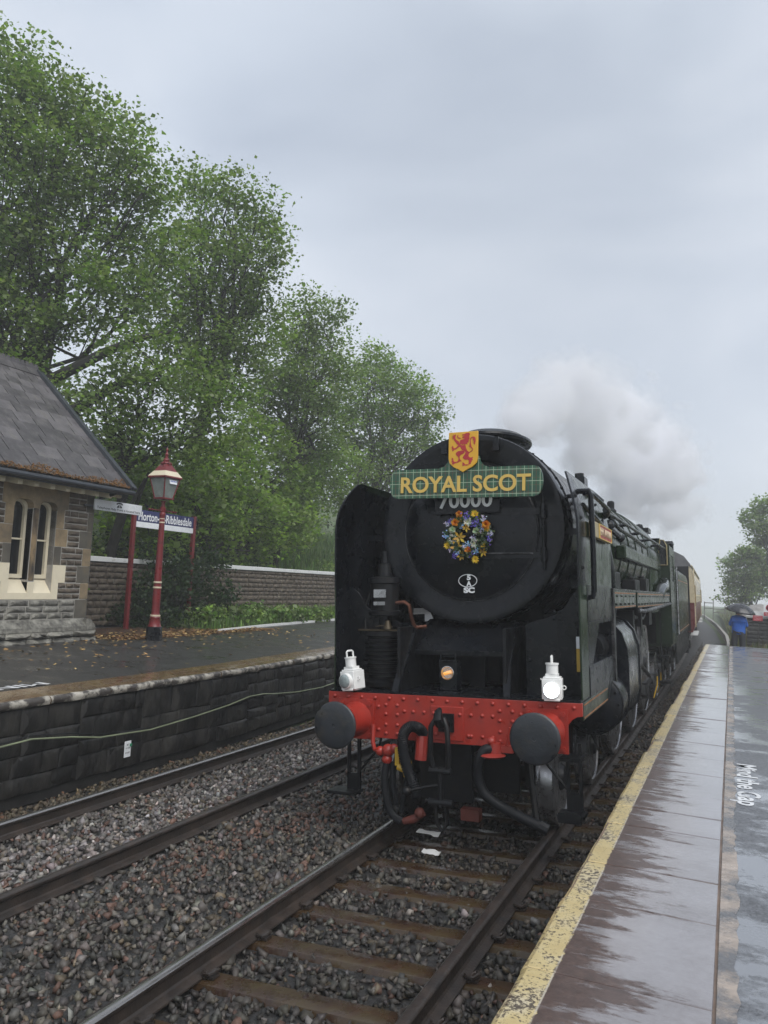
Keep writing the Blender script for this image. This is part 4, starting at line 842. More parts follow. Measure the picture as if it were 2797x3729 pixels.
# ------------------------------------------------------------------ trees: crown volumes (centre, radius) in metres
TREES = {
    'A': [(-15.95, 13.71, 14.99, 1.47), (-15.27, 14.21, 15.81, 0.74), (-14.09, 14.17, 14.61, 0.92), (-14.87, 13.93, 13.75, 1.47), (-13.62, 14.85, 14.29, 0.86), (-13.11, 15.54, 13.8, 1.04), (-12.08, 15.33, 13.24, 0.61), (-13.77, 14.37, 12.78, 1.35), (-11.6, 15.57, 12.39, 0.67), (-13.56, 15.82, 12.45, 1.35), (-14.95, 14.64, 11.97, 1.59), (-12.37, 16.19, 11.79, 0.98), (-13.82, 15.11, 10.62, 1.35), (-12.96, 15.9, 10.58, 1.1), (-15.78, 14.92, 10.53, 1.16), (-11.52, 16.23, 10.54, 0.74), (-16.69, 14.21, 13.35, 1.59), (-15.67, 13.68, 10.51, 1.47), (-14.79, 15.22, 9.5, 0.67), (-12.73, 15.14, 9.13, 0.98), (-11.8, 15.79, 9.27, 0.98), (-14.51, 14.08, 8.42, .58), (-13.71, 14.47, 8.2, .52), (-14.96, 13.86, 7.5, .7), (-13.72, 13.94, 7.27, .4), (-13.61, 15.09, 8.57, .6), (-16.04, 14.45, 9.14, .98), (-14.63, 14.05, 9.24, .7)],
    'B': [(-13.44, 19.53, 14.53, 0.73), (-12.04, 19.59, 14.18, 0.76), (-11.34, 20.11, 13.72, 0.7), (-11.03, 20.51, 13.1, 0.53), (-13.05, 20.07, 13.65, 1.31), (-11.41, 19.86, 12.28, 1.09), (-10.86, 20.47, 12.23, 0.47), (-13.13, 18.97, 11.83, 1.31), (-12.92, 20.64, 11.55, 1.46), (-11.46, 20.59, 11.22, 0.88), (-14.28, 20.11, 10.57, 1.46), (-12.59, 20.11, 9.82, 1.6), (-13.69, 20.24, 9.03, 1.46), (-11.73, 21.14, 10.07, 1.17), (-12.26, 20.55, 8.43, 1.31)],
    'C': [(-12.27, 25.1, 12.23, 0.88), (-11.51, 25.7, 12.18, 0.61), (-12.85, 25.33, 11.46, 1.05), (-12.08, 26.14, 11.11, 1.09), (-12.85, 24.8, 10.07, 1.31), (-11.94, 25.34, 9.46, 1.4), (-11.2, 25.72, 10.04, 0.88), (-13.57, 26.16, 8.84, 1.58), (-12.08, 26.14, 8.05, 1.4), (-13.96, 25.75, 9.13, 1.23)],
    'D': [(-13.73, 33.33, 12.68, 1.0), (-12.82, 34.03, 12.36, 1.06), (-12.14, 34.79, 11.83, 1.0), (-11.15, 34.48, 11.03, 0.84), (-10.71, 34.94, 10.44, 0.55), (-13.3, 33.1, 11.03, 1.55), (-12.46, 35.13, 10.56, 1.33), (-11.1, 35.13, 9.82, 0.78), (-13.96, 34.72, 9.61, 1.66), (-12.18, 34.65, 8.87, 1.33), (-11.03, 35.37, 8.96, 0.55), (-14.76, 34.48, 7.98, 1.55), (-13.04, 34.54, 7.74, 1.33), (-15.05, 33.79, 10.15, 1.33), (-13.27, 28.98, 6.12, 1.16), (-13.02, 30.09, 7.07, 1.19), (-12.98, 27.89, 7.3, 1.12), (-13.01, 30.23, 5.69, 0.89), (-12.98, 27.0, 5.14, 0.9)],
    'E': [(-12.81, 14.84, 6.76, 0.64), (-12.17, 15.39, 7.34, 0.82), (-10.78, 15.14, 7.42, 1.05), (-11.14, 15.17, 6.4, 1.05), (-11.91, 14.9, 6.26, 0.7), (-10.66, 16.33, 6.64, 0.93), (-11.68, 15.56, 5.44, 0.93), (-11.01, 16.33, 5.56, 1.05), (-9.81, 16.24, 5.87, 1.05), (-12.29, 15.39, 5.43, 0.53), (-9.75, 16.65, 6.79, 0.82)],
    'F': [(-12.81, 16.73, 4.79, 0.72), (-12.71, 17.95, 4.69, 1.0), (-12.51, 19.36, 5.01, 1.19), (-12.37, 21.01, 5.68, 1.12), (-13.05, 23.59, 6.91, 1.24), (-12.94, 24.48, 5.71, 1.11), (-12.73, 22.22, 4.47, 1.32), (-12.8, 20.34, 3.84, 1.1), (-12.56, 24.32, 4.35, 1.1), (-13.0, 26.26, 5.59, 1.01), (-13.06, 25.88, 3.79, 0.75), (-12.4, 17.9, 3.5, 0.87), (-12.5, 23.11, 3.45, 0.75), (-12.99, 17.24, 3.7, 0.73), (-12.96, 26.72, 4.21, 0.59), (-12.85, 26.55, 7.07, 1.02), (-12.75, 21.08, 3.16, 0.63)],
    'R1': [(3.45, 63.67, 8.43, 0.7), (4.18, 64.09, 8.98, 0.8), (4.67, 64.11, 9.39, 0.6), (3.99, 63.33, 7.6, 0.9), (4.68, 64.05, 7.97, 1.0), (4.58, 64.68, 6.81, 1.0), (5.29, 64.68, 9.05, 1.2), (5.51, 65.21, 7.27, 1.4)],
    'R2': [(2.18, 67.83, 5.03, 0.75), (2.97, 68.32, 5.51, 0.97), (2.59, 68.19, 3.77, 1.07), (2.1, 67.52, 2.67, 0.64), (3.56, 68.27, 4.24, 1.29), (3.75, 68.71, 5.99, 0.86), (4.74, 69.18, 5.61, 1.29), (4.57, 69.58, 3.67, 1.5), (3.38, 68.29, 2.95, 1.07), (1.81, 67.67, 2.13, 0.39), (5.55, 69.7, 4.58, 1.5), (2.99, 68.56, 2.19, 0.86)],
}
def leaves(blobs, per_m2, leaf, pal, seed, flat=0.8, spread=.25, per=24, pale=.28, core=.18):
    r = np.random.default_rng(seed); cs = []
    for (x, y, z, R_) in blobs:
        k = max(3, int(per_m2 * 4 * R_ * R_ * 1.1)); d = r.normal(size=(k, 3)); d /= np.linalg.norm(d, axis=1)[:, None]
        rad = R_ * np.where(r.random(k) < core, r.random(k) ** .5 * .8, .72 + .36 * r.random(k) ** 1.6)
        cs.append(np.array([x, y, z]) + d * rad[:, None] * np.array([1, 1, .9]))
    c = np.concatenate(cs); k = len(c); n = r.poisson(per, k).clip(4); idx = np.repeat(np.arange(k), n); N_ = len(idx)
    off = r.normal(size=(N_, 3)) * spread * np.array([1, 1, .62]); P = c[idx] + off
    nr = np.stack([r.normal(0, 1, N_), r.normal(0, 1, N_), r.normal(0, 1, N_) + 1.1 * flat * 2], 1); nr /= np.linalg.norm(nr, axis=1)[:, None]
    a = r.normal(size=(N_, 3)); a[:, 2] -= .5; a -= nr * (a * nr).sum(1)[:, None]; a /= np.linalg.norm(a, axis=1)[:, None]; b = np.cross(nr, a)
    L_ = leaf * r.lognormal(0, .25, N_); Wd = L_ * r.uniform(.38, .52, N_)
    base, tip = P - a * (L_ / 2)[:, None], P + a * (L_ / 2)[:, None] - nr * (L_ * .12)[:, None]
    mid = P - a * (L_ * .06)[:, None]; le, ri = mid + b * Wd[:, None] + nr * (L_ * .10)[:, None], mid - b * Wd[:, None] + nr * (L_ * .10)[:, None]
    V = np.stack([base, ri, tip, le], 1).reshape(-1, 3); q = np.arange(N_)[:, None] * 4
    F = np.stack([q + [0, 1, 2], q + [0, 2, 3]], 1).reshape(-1, 3)
    pal = np.array(pal); cc = pal[r.integers(0, len(pal), k)] * np.exp(r.normal(0, .24, k))[:, None]
    col = cc[idx] * np.exp(r.normal(0, .22, N_))[:, None]; pl = r.random(N_) < pale; col[pl] = col[pl] * .45 + np.array([.155, .180, .100])
    return V, F, np.repeat(col, 4, 0)
GREEN = [(.108, .182, .038), (.138, .214, .050), (.086, .150, .031), (.150, .216, .060)]
FRESH = [(.140, .232, .042), (.176, .264, .054), (.118, .200, .037)]
BUSHY = [(.170, .270, .045), (.200, .295, .055), (.140, .235, .040)]
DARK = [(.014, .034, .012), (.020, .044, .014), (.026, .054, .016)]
def tree(key, label, base, fork, pal, per_m2=12, leaf=.108, seed=1, trunk_r=.3, limbs=None, group=None, name='tree', cat='tree', mx=None, **kw):
    bl = [(a, b, c, d * (.86 if key[0] == 'R' else 1)) for a, b, c, d in TREES[key]]; t = thing(name, label, cat, base, group=group)
    V, F, C = leaves(bl, per_m2, leaf, pal, seed, **kw)
    o = bpy.data.objects.new('crown', npmesh('crown', V - np.array(base), F, M_['leaf'], C)); COL.objects.link(o); o.parent = t
    m = MB(); r = random.Random(seed); fk = Vector(fork); b = Vector(base)
    def wob(p, q, rad, r1, k=6, amp=.12):
        L_ = (q - p).length; pts = []
        for i in range(k + 1):
            f = i / k; v = p.lerp(q, f); 
            if 0 < i < k: v = v + Vector((r.gauss(0, 1), r.gauss(0, 1), r.gauss(0, 1) + .8 * math.sin(math.pi * f))) * amp * L_ * .35
            pts.append(v)
        m.tube([tuple(v) for v in pts], [rad + (r1 - rad) * (i / k) for i in range(k + 1)], 7, caps=False); return pts
    main = wob(b - Vector((0, 0, .4)), fk, trunk_r, trunk_r * .72, 5, .05)
    for (x, y, z, R_) in bl:
        c = Vector((x, y, z)); st = fk if r.random() < .7 else main[r.randint(3, 5)]
        L_ = (c - st).length; p = wob(st, c, min(trunk_r * .36, .02 + .008 * L_ + .015 * R_), .016, 7)
        for _ in range(int(3 + 4 * R_)):
            d = Vector((r.gauss(0, 1), r.gauss(0, 1), r.gauss(0.2, .8))).normalized() * R_ * r.uniform(.6, 1.0)
            wob(p[r.randint(3, 7)], c + d, .020, .005, 4, .15)
    for lm in (limbs or []): m.tube([tuple(v) for v in lm[0]], lm[1], 8, caps=False)
    tr = m.build('trunk', M_['bark'], t, world=True, fix=False)
    return t
tree('A', 'tallest broad sycamore rising behind the slate roof of the station building', (-15.6, 14.6, 2.6), (-15.0, 15.0, 7.2), GREEN, seed=1, trunk_r=.30,
     limbs=[([(-14.9, 14.9, 7.2), (-14.2, 15.1, 8.5), (-14.3, 15.0, 9.6), (-14.5, 14.9, 10.6)], [.12, .10, .07, .04]),
            ([(-14.9, 14.8, 6.4), (-13.57, 14.6, 6.95), (-12.2, 15.0, 7.7), (-11.4, 15.3, 8.1), (-10.6, 15.6, 8.3)], [.17, .15, .12, .08, .04]),
            ([(-14.2, 14.5, 5.2), (-12.9, 14.5, 6.0), (-11.9, 15.2, 6.9), (-11.2, 16.0, 7.4)], [.17, .15, .11, .06]),
            ([(-15.1, 14.8, 7.0), (-15.6, 14.6, 8.6), (-15.5, 14.4, 10.2)], [.18, .12, .06])])
tree('B', 'second sycamore from the left with a rounded top beside the tallest tree', (-14.2, 20.5, 2.4), (-12.9, 20.3, 7.6), GREEN, seed=2, trunk_r=.28)
tree('C', 'middle tree with a narrow pointed crown between two rounder trees', (-14, 26, 2.3), (-12.8, 25.6, 6.6), GREEN, seed=3, trunk_r=.24)
tree('D', 'pale hazy tree farthest along the bank, just left of the engine smokebox', (-15.2, 35, 2.6), (-13.4, 34.4, 6.2), FRESH, seed=4, trunk_r=.24, leaf=.12, per_m2=11)
tree('E', 'leafy lower boughs of a small tree leaning out between roof and lamp post', (-12.9, 16.6, 2.0), (-12.0, 15.8, 4.8), GREEN, seed=5, trunk_r=.16, per_m2=9)
tree('F', 'dense light green bush spilling over the white wall coping behind the lamp post', (-12.6, 19.5, 1.8), (-12.5, 19.6, 2.6), BUSHY, seed=6, trunk_r=.12, per_m2=13, leaf=.14, name='bush', cat='bush')
tree('R1', 'tall thin-crowned tree at the right edge of the picture beyond the umbrella', (5.2, 65, .4), (5.0, 65, 4.6), GREEN, seed=7, trunk_r=.2, per_m2=7, leaf=.2, spread=.28)
tree('R2', 'rounded hazy tree on the grassy bank beyond the person with the umbrella', (4.4, 69, .4), (3.6, 68.6, 2.2), GREEN, seed=8, trunk_r=.2, per_m2=9, leaf=.19, spread=.3)
# undergrowth on the bank behind the wall: ground cover as one mass
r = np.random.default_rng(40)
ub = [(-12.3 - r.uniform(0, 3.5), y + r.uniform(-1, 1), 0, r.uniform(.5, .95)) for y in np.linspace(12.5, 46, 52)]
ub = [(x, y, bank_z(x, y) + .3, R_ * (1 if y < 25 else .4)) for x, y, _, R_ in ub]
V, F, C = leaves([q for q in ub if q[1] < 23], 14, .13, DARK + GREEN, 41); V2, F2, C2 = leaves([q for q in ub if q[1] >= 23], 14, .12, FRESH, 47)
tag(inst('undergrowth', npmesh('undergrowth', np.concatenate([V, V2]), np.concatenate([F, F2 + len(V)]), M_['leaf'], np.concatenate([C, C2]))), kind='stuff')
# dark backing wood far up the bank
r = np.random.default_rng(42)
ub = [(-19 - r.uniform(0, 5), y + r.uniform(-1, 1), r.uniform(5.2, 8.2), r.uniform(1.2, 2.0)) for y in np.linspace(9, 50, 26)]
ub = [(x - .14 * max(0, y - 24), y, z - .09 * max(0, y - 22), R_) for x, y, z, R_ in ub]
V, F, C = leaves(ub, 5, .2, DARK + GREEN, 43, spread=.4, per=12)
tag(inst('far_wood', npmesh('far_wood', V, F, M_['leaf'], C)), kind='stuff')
# unseen trees added right of the near platform to darken the engine's side reflections
r = np.random.default_rng(48)
ub = [(11 + r.uniform(0, 6) + .02 * y, y + r.uniform(-2, 2), r.uniform(1.0, 7.5), r.uniform(1.3, 2.2)) for y in np.linspace(8, 100, 60)]
V, F, C = leaves(ub, 2.6, .30, DARK + GREEN, 49, spread=.5, per=12)
tag(inst('unseen_wood', npmesh('unseen_wood', V, F, M_['leaf'], C)), kind='stuff')
# dark yew-like shrub in front of the boundary wall
sh = thing('shrub', 'dark drooping shrub in front of the wall behind the lamp post', 'shrub', (-10.6, 16.4, .95))
r = np.random.default_rng(44)
ub = [(-10.75 + r.uniform(-.3, .35), y, z, rr_) for y, z, rr_ in [(15.15, 1.3, .38), (15.5, 1.9, .4), (15.7, 1.35, .5), (16.1, 2.15, .45), (16.3, 1.5, .55), (16.6, 2.4, .45), (16.9, 1.7, .6), (17.3, 2.2, .5), (17.5, 1.45, .5), (17.9, 2.45, .4), (18.1, 1.8, .42), (18.3, 1.3, .35), (16.0, 1.0, .4), (17.0, 1.0, .45), (15.2, 1.0, .3), (16.0, 2.7, .35), (17.2, 2.75, .38)]]
V, F, C = leaves(ub, 34, .085, DARK, 45, flat=.3, spread=.16, per=16, pale=.03)
o = inst('foliage', npmesh('foliage', V - np.array((-10.6, 16.4, .95)), F, M_['leaf'], C), sh)
m = MB()
for x, y, z, R_ in ub: m.tube([(-10.8 + .02 * y % .1, 16.4 + (y - 16.4) * .2, .9), (x, y * .5 + 8.2, .9 + (z - .9) * .5), (x, y, z)], [.03, .02, .008], 5)
m.build('stems', M_['bark'], sh, world=True)
# weeds and grass
def blades(P, h, w, pal, seed, lean=.35):
    r = np.random.default_rng(seed); n = len(P); an = r.uniform(0, 2 * math.pi, n); d = np.stack([np.cos(an), np.sin(an), np.zeros(n)], 1); s = np.stack([-np.sin(an), np.cos(an), np.zeros(n)], 1)
    H = h * r.lognormal(0, .35, n); le = lean * H * r.uniform(.2, 1.4, n); Wd = w * r.uniform(.6, 1.4, n)
    up = np.array([0, 0, 1.]); a = P - s * Wd[:, None]; b = P + s * Wd[:, None]; mid = P + d * (le * .35)[:, None] + up * (H * .6)[:, None]
    c = mid + s * (Wd * .8)[:, None]; e = mid - s * (Wd * .8)[:, None]; t = P + d * le[:, None] + up * H[:, None]
    V = np.stack([a, b, c, e, t], 1).reshape(-1, 3); q = np.arange(n)[:, None] * 5; F = np.stack([q + [0, 1, 2], q + [0, 2, 3], q + [3, 2, 4]], 1).reshape(-1, 3)
    col = np.array(pal)[r.integers(0, len(pal), n)] * np.exp(r.normal(0, .3, n))[:, None]; return V, F, np.repeat(col, 5, 0)
GR = [(.075, .155, .026), (.105, .185, .035), (.06, .125, .022), (.12, .17, .05)]
r = np.random.default_rng(50); n_ = 9000; y = r.uniform(16.3, 29, n_); x = -9.25 - .1 * np.clip(y - 16, 0, None) * 1.0 - r.random(n_) ** .9 * (2.05 - .1 * np.clip(y - 16, 0, 14))
z = .9 + np.clip(-9.3 - x, 0, 2) * .10
V, F, C = blades(np.stack([x, y, z], 1), .17, .012, GR, 51); V2, F2, C2 = leaves([(a, b, 1.0 + .12 * (k % 3), .22) for k, (a, b) in enumerate(zip(r.uniform(-10.9, -9.7, 46), r.uniform(16.6, 23.5, 46)))], 60, .10, GR + FRESH, 52, spread=.10, per=9)
tag(inst('verge_weeds', npmesh('verge_weeds', np.concatenate([V, V2]), np.concatenate([F, F2 + len(V)]), M_['grass'], np.concatenate([C, C2]))), kind='stuff')
n_ = 26000; y = r.uniform(20, 55, n_); x = -11.7 - r.random(n_) * 6 - .05 * np.clip(y - 24, 0, None)
V, F, C = blades(np.stack([x, y, np.array([bank_z(a + .05 * max(0, b - 24), b) for a, b in zip(x, y)]) + .05], 1), .35, .02, GR, 53)
tag(inst('bank_grass', npmesh('bank_grass', V, F, M_['grass'], C)), kind='stuff')
# fallen leaves on the far platform
r = np.random.default_rng(60); n1, n2 = 1500, 3600
P1 = np.stack([r.uniform(-9.1, -5.6, n1), r.uniform(6, 19, n1)], 1); w = r.random(n1) < ((-P1[:, 0] - 5.0) / 4) ** 1.5; P1 = P1[w]
P2 = np.stack([-8.65 - np.abs(r.normal(0, .55, n2)), r.uniform(12.3, 18.2, n2)], 1); P2 = P2[(P2[:, 0] > -10.8)]
P = np.concatenate([P1, P2]); n_ = len(P); Z = np.array([floor_z(a) for a in P[:, 0]]) + .008
L_ = r.uniform(.025, .055, n_); an = r.uniform(0, 6.28, n_); d = np.stack([np.cos(an), np.sin(an), r.normal(0, .15, n_)], 1); s = np.stack([-np.sin(an), np.cos(an), r.normal(0, .25, n_)], 1); c = np.stack([P[:, 0], P[:, 1], Z + r.uniform(0, .02, n_) * (np.arange(n_) > len(P1))], 1)
V = np.stack([c - d * L_[:, None], c + s * (L_ * .5)[:, None], c + d * L_[:, None], c - s * (L_ * .5)[:, None]], 1).reshape(-1, 3); q = np.arange(n_)[:, None] * 4
F = np.stack([q + [0, 1, 2], q + [0, 2, 3]], 1).reshape(-1, 3); pal = np.array([(.27, .16, .06), (.34, .24, .10), (.15, .07, .03), (.10, .045, .022)])
pi = r.integers(0, 4, n_); pi[:len(P1)] = r.integers(0, 2, len(P1)); C = pal[pi] * np.exp(r.normal(0, .3, n_))[:, None]
tag(inst('fallen_leaves', npmesh('fallen_leaves', V, F, M_['litterleaf'], np.repeat(C, 4, 0))), kind='stuff')

# ------------------------------------------------------------------ beyond the near platform
kp = [(2.2, 30, .35), (2.205, 34, .42), (2.2, 38, .32), (2.08, 46, .3), (1.75, 55, .25), (1.25, 68, .2), (.5, 83, .12), (-.6, 103, .05), (-2.2, 125, 0)]
q = MB(); q.loft([[(x - .07, y, z - .3), (x + .07, y, z - .3), (x + .075, y, z + .02), (x - .075, y, z + .02)] for x, y, z in kp])
tag(q.build('lineside_kerb', pmat('pale_kerb', (.30, .28, .25), .5, var=.4, vs=6, geo=True)), 'pale kerb of the cess curving away with the track', 'kerb')
def rb_z(X, Y): return max(-.2, .30 + .36 * max(0, X - 2.3 + max(0, Y - 40) * .012) * (1 if Y > 36 else .4)) if X < 7 else 1.9
m = MB(); xs_ = [0, 1, 1.8, 2.6, 3.6, 5, 7, 12, 30]; ys_ = [29, 33, 37, 42, 50, 60, 75, 100, 140]
vs = [(2.27 - .0022 * max(0, y - 34) ** 1.5 + x, y, (.30 - .003 * max(0, y - 40)) + (1.45 / (1 + (35 / max(y, 36)) ** 6) * (1 - math.exp(-x / 2.2)) + .08 * math.sin(x * 2 + y * .6)) * (1 if y > 34 else .25)) for y in ys_ for x in xs_]; k = len(xs_)
m.add(vs, [(j * k + i, j * k + i + 1, (j + 1) * k + i + 1, (j + 1) * k + i) for j in range(len(ys_) - 1) for i in range(k - 1)])
tag(m.build('grass_bank', M_['earth']), kind='structure'); vsb = vs
r = np.random.default_rng(70); pl = []
for j in range(len(ys_) - 1):
    for i in range(6):
        a, b, c_, d_ = [np.array(vsb[q_]) for q_ in (j * k + i, j * k + i + 1, (j + 1) * k + i + 1, (j + 1) * k + i)]
        nn = int(900 / (1 + j * .6)); u, v = r.random((nn, 1)), r.random((nn, 1)); pl.append((a * (1 - u) + b * u) * (1 - v) + (d_ * (1 - u) + c_ * u) * v)
V, F, C = blades(np.concatenate(pl), .22, .018, [(.085, .115, .03), (.06, .10, .025), (.13, .10, .045), (.11, .085, .04)], 71)
tag(inst('bank_grass', npmesh('bank_grass', V, F, M_['grass'], C)), kind='stuff')
# stone wall at the foot of the ramp
cw = thing('stone_wall', 'dark stone wall with pale coping beyond the end of the near platform', 'wall', (2.82, 33, 0))
q = MB(); q.box(2.84, 5.6, 33.0, 33.4, -.4, 1.62); q.build('wall_core', M_['mortard'], cw, world=True)
zc = -.1; rr = random.Random(77)
while zc < 1.6:
    h = rr.uniform(.10, .17); x = 2.82
    while x < 5.0:
        L_ = rr.uniform(.2, .45); me = random.choice(BLK['rockd']); o = inst('stone', me, cw, (x + L_ / 2, 33.01, zc + h / 2), (0, 0, -math.pi / 2), (.03, L_ - .01, h - .01), world=True); x += L_
    zc += h
for i in range(4):
    x0 = 2.80 + i * .7; q = MB(); q.prism([(32.96, 1.66), (33.22, 1.86), (33.48, 1.66), (33.48, 1.60), (32.96, 1.60)], x0 + .004, x0 + .696, 'yz'); q.build('coping_stone', pmat('pale_coping', (.36, .36, .35), .45, geo=True) if i == 0 else bpy.data.materials['pale_coping'], cw, world=True)
mo = MB(); mo.lathe([(.0, 0), (1.1, .02), (.8, .5), (.35, .78), (0, .84)], 18); o = tag(mo.build('gravel_heap', pmat('pale_gravel', (.25, .24, .23), .8, var=.3, bump=.6, bs=20)), 'pale heap of gravel behind the stone wall', 'heap'); o.location = (3.35, 35.6, 1.28)
# warning signs on the wall
def sign_text(par, lines, z0, dz, w, x=0, y=-.012, mat='signwhite', h=.03):
    for i, t in enumerate(lines): inst('lettering', text_mesh(t, .05, .0003, M_[mat], width=w * (.7 + .3 * min(1, len(t) / 22)), height=h), par, (x, y, z0 - i * dz), (math.pi / 2, 0, 0))
s1 = thing('warning_sign', 'red warning sign with white text fixed to the dark stone wall', 'sign', (3.19, 32.93, 1.60))
q = MB(); q.box(-.165, .165, -.008, .008, -.10, .10); q.build('panel', M_['signred'], s1)
sign_text(s1, ('Passengers must not', 'pass this point or', 'cross the line'), .055, .055, .27)
s2 = thing('prohibition_sign', 'white no pedestrians sign with a red ring on top of the wall', 'sign', (3.58, 32.9, 1.72))
q = MB(); q.box(-.19, .19, -.008, .008, -.02, .43); q.build('panel', M_['signwhite'], s2)
q = MB(); q.box(-.19, .19, -.012, -.0085, -.02, .12); q.build('red_panel', M_['signred'], s2)
q = MB(); q.lathe([(.095, -.010), (.095, -.014), (.125, -.014), (.125, -.010)], 24, 'y', (0, 0, .285)); q.M = None; q.build('ring', M_['signred'], s2)
q = MB(); q.sphere((0, -.010, .345), .018, 8, 6, (1, .2, 1)); q.prism([(-.012, .32), (.015, .322), (.05, .28), (.04, .272), (.016, .29), (.018, .26), (.045, .215), (.033, .21), (.005, .245), (-.03, .212), (-.042, .22), (-.008, .262), (-.01, .29), (-.035, .27), (-.042, .28)], -.011, -.0085, 'xz'); q.build('pedestrian_pictogram', M_['signblack'], s2)
q = MB(); q.prism([(-.085, .36), (-.075, .37), (.085, .21), (.075, .20)], -.015, -.012, 'xz'); q.build('bar', M_['signred'], s2)
q = MB(); q.cyl((0, .02, -1.7), (0, .02, .44), .025, None, 8); q.build('post', M_['lead'], s2)
sign_text(s2, ('Do not cross', 'the line'), .07, .05, .3, y=-.0135)
# lengths of pale rail or pipe left in the cess
for i, (x, lab) in enumerate(((1.86, 'pale metal bar lying on the ballast nearer the train'), (2.0, 'pale metal bar lying on the ballast nearer the kerb'))):
    q = MB(); q.box(-.035, .035, -3, 3, 0, .07); o = tag(q.build('metal_bar', pmat('galvanised', (.36, .37, .38), .4, metal=.3) if i == 0 else o.data.materials[0], bevel=.008), lab, 'bar'); o.location = (x, 38, -.13); o.rotation_euler = (0, 0, .012)
# field fence far down the line
fn = thing('field_fence', 'post and rail fence at the edge of the misty field', 'fence', (-.5, 100, 0))
for x, h in ((-.6, 1.75), (.35, 2.15), (1.6, 1.4), (3.2, 1.4)):
    q = MB(); q.box(x - .05, x + .05, 99.95, 100.05, -.3, h); q.build('post', M_['wood'], fn, world=True)
for a, b, z in ((-.6, .35, 1.62), (-.6, .35, 1.0), (.35, 3.2, .95), (.35, 3.2, .55)):
    q = MB(); q.box(a, b, 99.92, 99.98, z - .05, z + .05); q.build('rail_bar', M_['wood'], fn, world=True)
M_['bracketred'] = pmat('faded_red', (.10, .022, .014), .6, var=.3)
M_['windowrim'] = pmat('window_brass', (.30, .24, .12), .4, var=.2)
# ------------------------------------------------------------------ steam engine (local x across, y back from the buffer beam, z up from the rail)
YB = 6.976
def LW(x, y, z): return (x - CANT1 * z, y + YB, z + CANT1 * x)
eng = thing('steam_locomotive', 'large wet black and green steam engine at the head of the train', 'steam engine', (0, YB, 0), (0, -CANT1, 0))
def P(mb, name, mat, parent=eng, **kw):
    mats = [M_[k] for k in mat] if isinstance(mat, (list, tuple)) else M_[mat]
    return mb.build(name, mats, parent, **kw)
# buffer beam
half = [(0, 1.285), (1.21, 1.285), (1.21, 1.175), (1.165, 1.168), (1.12, 1.14), (1.09, 1.10), (1.076, 1.05), (1.072, .88), (0, .87)]
m = MB(); m.prism(half + [(-x, z) for x, z in half[-2:0:-1]], 0, .04); m.box(-.155, .155, -.012, 0, .90, 1.20)
beam = P(m, 'buffer_beam', 'red', bevel=.004)
rv = MB(); rv.lathe([(.019, 0), (.018, -.007), (.011, -.0145), (0, -.017)], 10, 'y'); rvm = rv.mesh('rivet', M_['red'])
rp = []
for i in range(17): rp.append((-1.14 + 2.28 * i / 16, 1.245))
for x in (-.605, -.49, .49, .605):
    rp += [(x, z) for z in (1.185, 1.10, 1.005, .925)]
for x in (-.42, -.33, -.225, -.125, .125, .225, .33, .425): rp += [(x, 1.135)]
for x in (-.68, .68): rp += [(x, 1.165), (x, .955)]
for x in (-.22, -.10, .225, .33, .425, .20): rp += [(x, .95)]
for x, z in rp: inst('rivet', rvm, beam, (x, -.001 if abs(x) > .156 or z > 1.2 else -.013, z))
m = MB(); m.box(-1.2, 1.2, .002, 2.2, 1.287, 1.302); P(m, 'footplate', 'black')
for s in (-1, 1):
    bx = .905 * s; bz = 1.045
    m = MB(); m.box(bx - .185, bx + .185, -.022, 0, bz - .185, bz + .185); m.lathe([(.16, -.02), (.15, -.05), (.135, -.10), (.128, -.26), (.138, -.27), (.138, -.31), (.09, -.31)], 28, 'y', (bx, 0, bz)); hs = P(m, 'buffer_housing', 'red', beam)
    m = MB(); m.lathe([(.085, -.30), (.085, -.42), (.06, -.45)], 20, 'y', (bx, 0, bz)); P(m, 'buffer_shank', 'blackdull', beam)
    m = MB(); m.lathe([(.06, -.42), (.16, -.435), (.205, -.452), (.2095, -.462), (.207, -.470), (.19, -.478), (.12, -.4865), (.05, -.490), (.016, -.490), (.014, -.484), (0, -.484)], 48, 'y', (bx, 0, bz)); P(m, 'buffer_head', 'buffer', beam, ang=50)
    m = MB()
    for a in (-1, 1):
        for b in (-1, 1): m.cyl((bx + a * .145, -.022, bz + b * .145), (bx + a * .145, -.042, bz + b * .145), .022, None, 6)
    P(m, 'bolts', 'red', beam)
# draw hook, screw coupling
m = MB(); m.tube([(0, .0, 1.06), (0, -.12, 1.06), (0, -.20, 1.08), (0, -.25, 1.13), (0, -.24, 1.18), (0, -.20, 1.20)], [.045, .045, .05, .045, .035, .02], 10); m.box(-.07, .07, -.05, -.012, .98, 1.14); P(m, 'draw_hook', 'blackdull')
m = MB()
for s in (-1, 1): m.tube([(s * .035, -.20, 1.12), (s * .075, -.23, 1.05), (s * .085, -.22, .80), (s * .07, -.20, .70), (s * .06, -.2, .66)], .024, 8)
m.cyl((-.10, -.2, .67), (.10, -.2, .67), .03, None, 10); m.cyl((0, -.2, .70), (0, -.2, .36), .024, None, 10); m.cyl((-.11, -.2, .40), (.11, -.2, .40), .03, None, 10)
m.tube([(-.05, -.19, .40), (-.05, -.17, .22), (0, -.17, .15), (.05, -.17, .22), (.05, -.19, .40)], .02, 8); m.tube([(0, -.2, .55), (-.12, -.23, .53), (-.27, -.25, .49)], .012, 6); m.sphere((-.30, -.25, .48), .042, 10, 8); P(m, 'screw_coupling', 'blackdull')
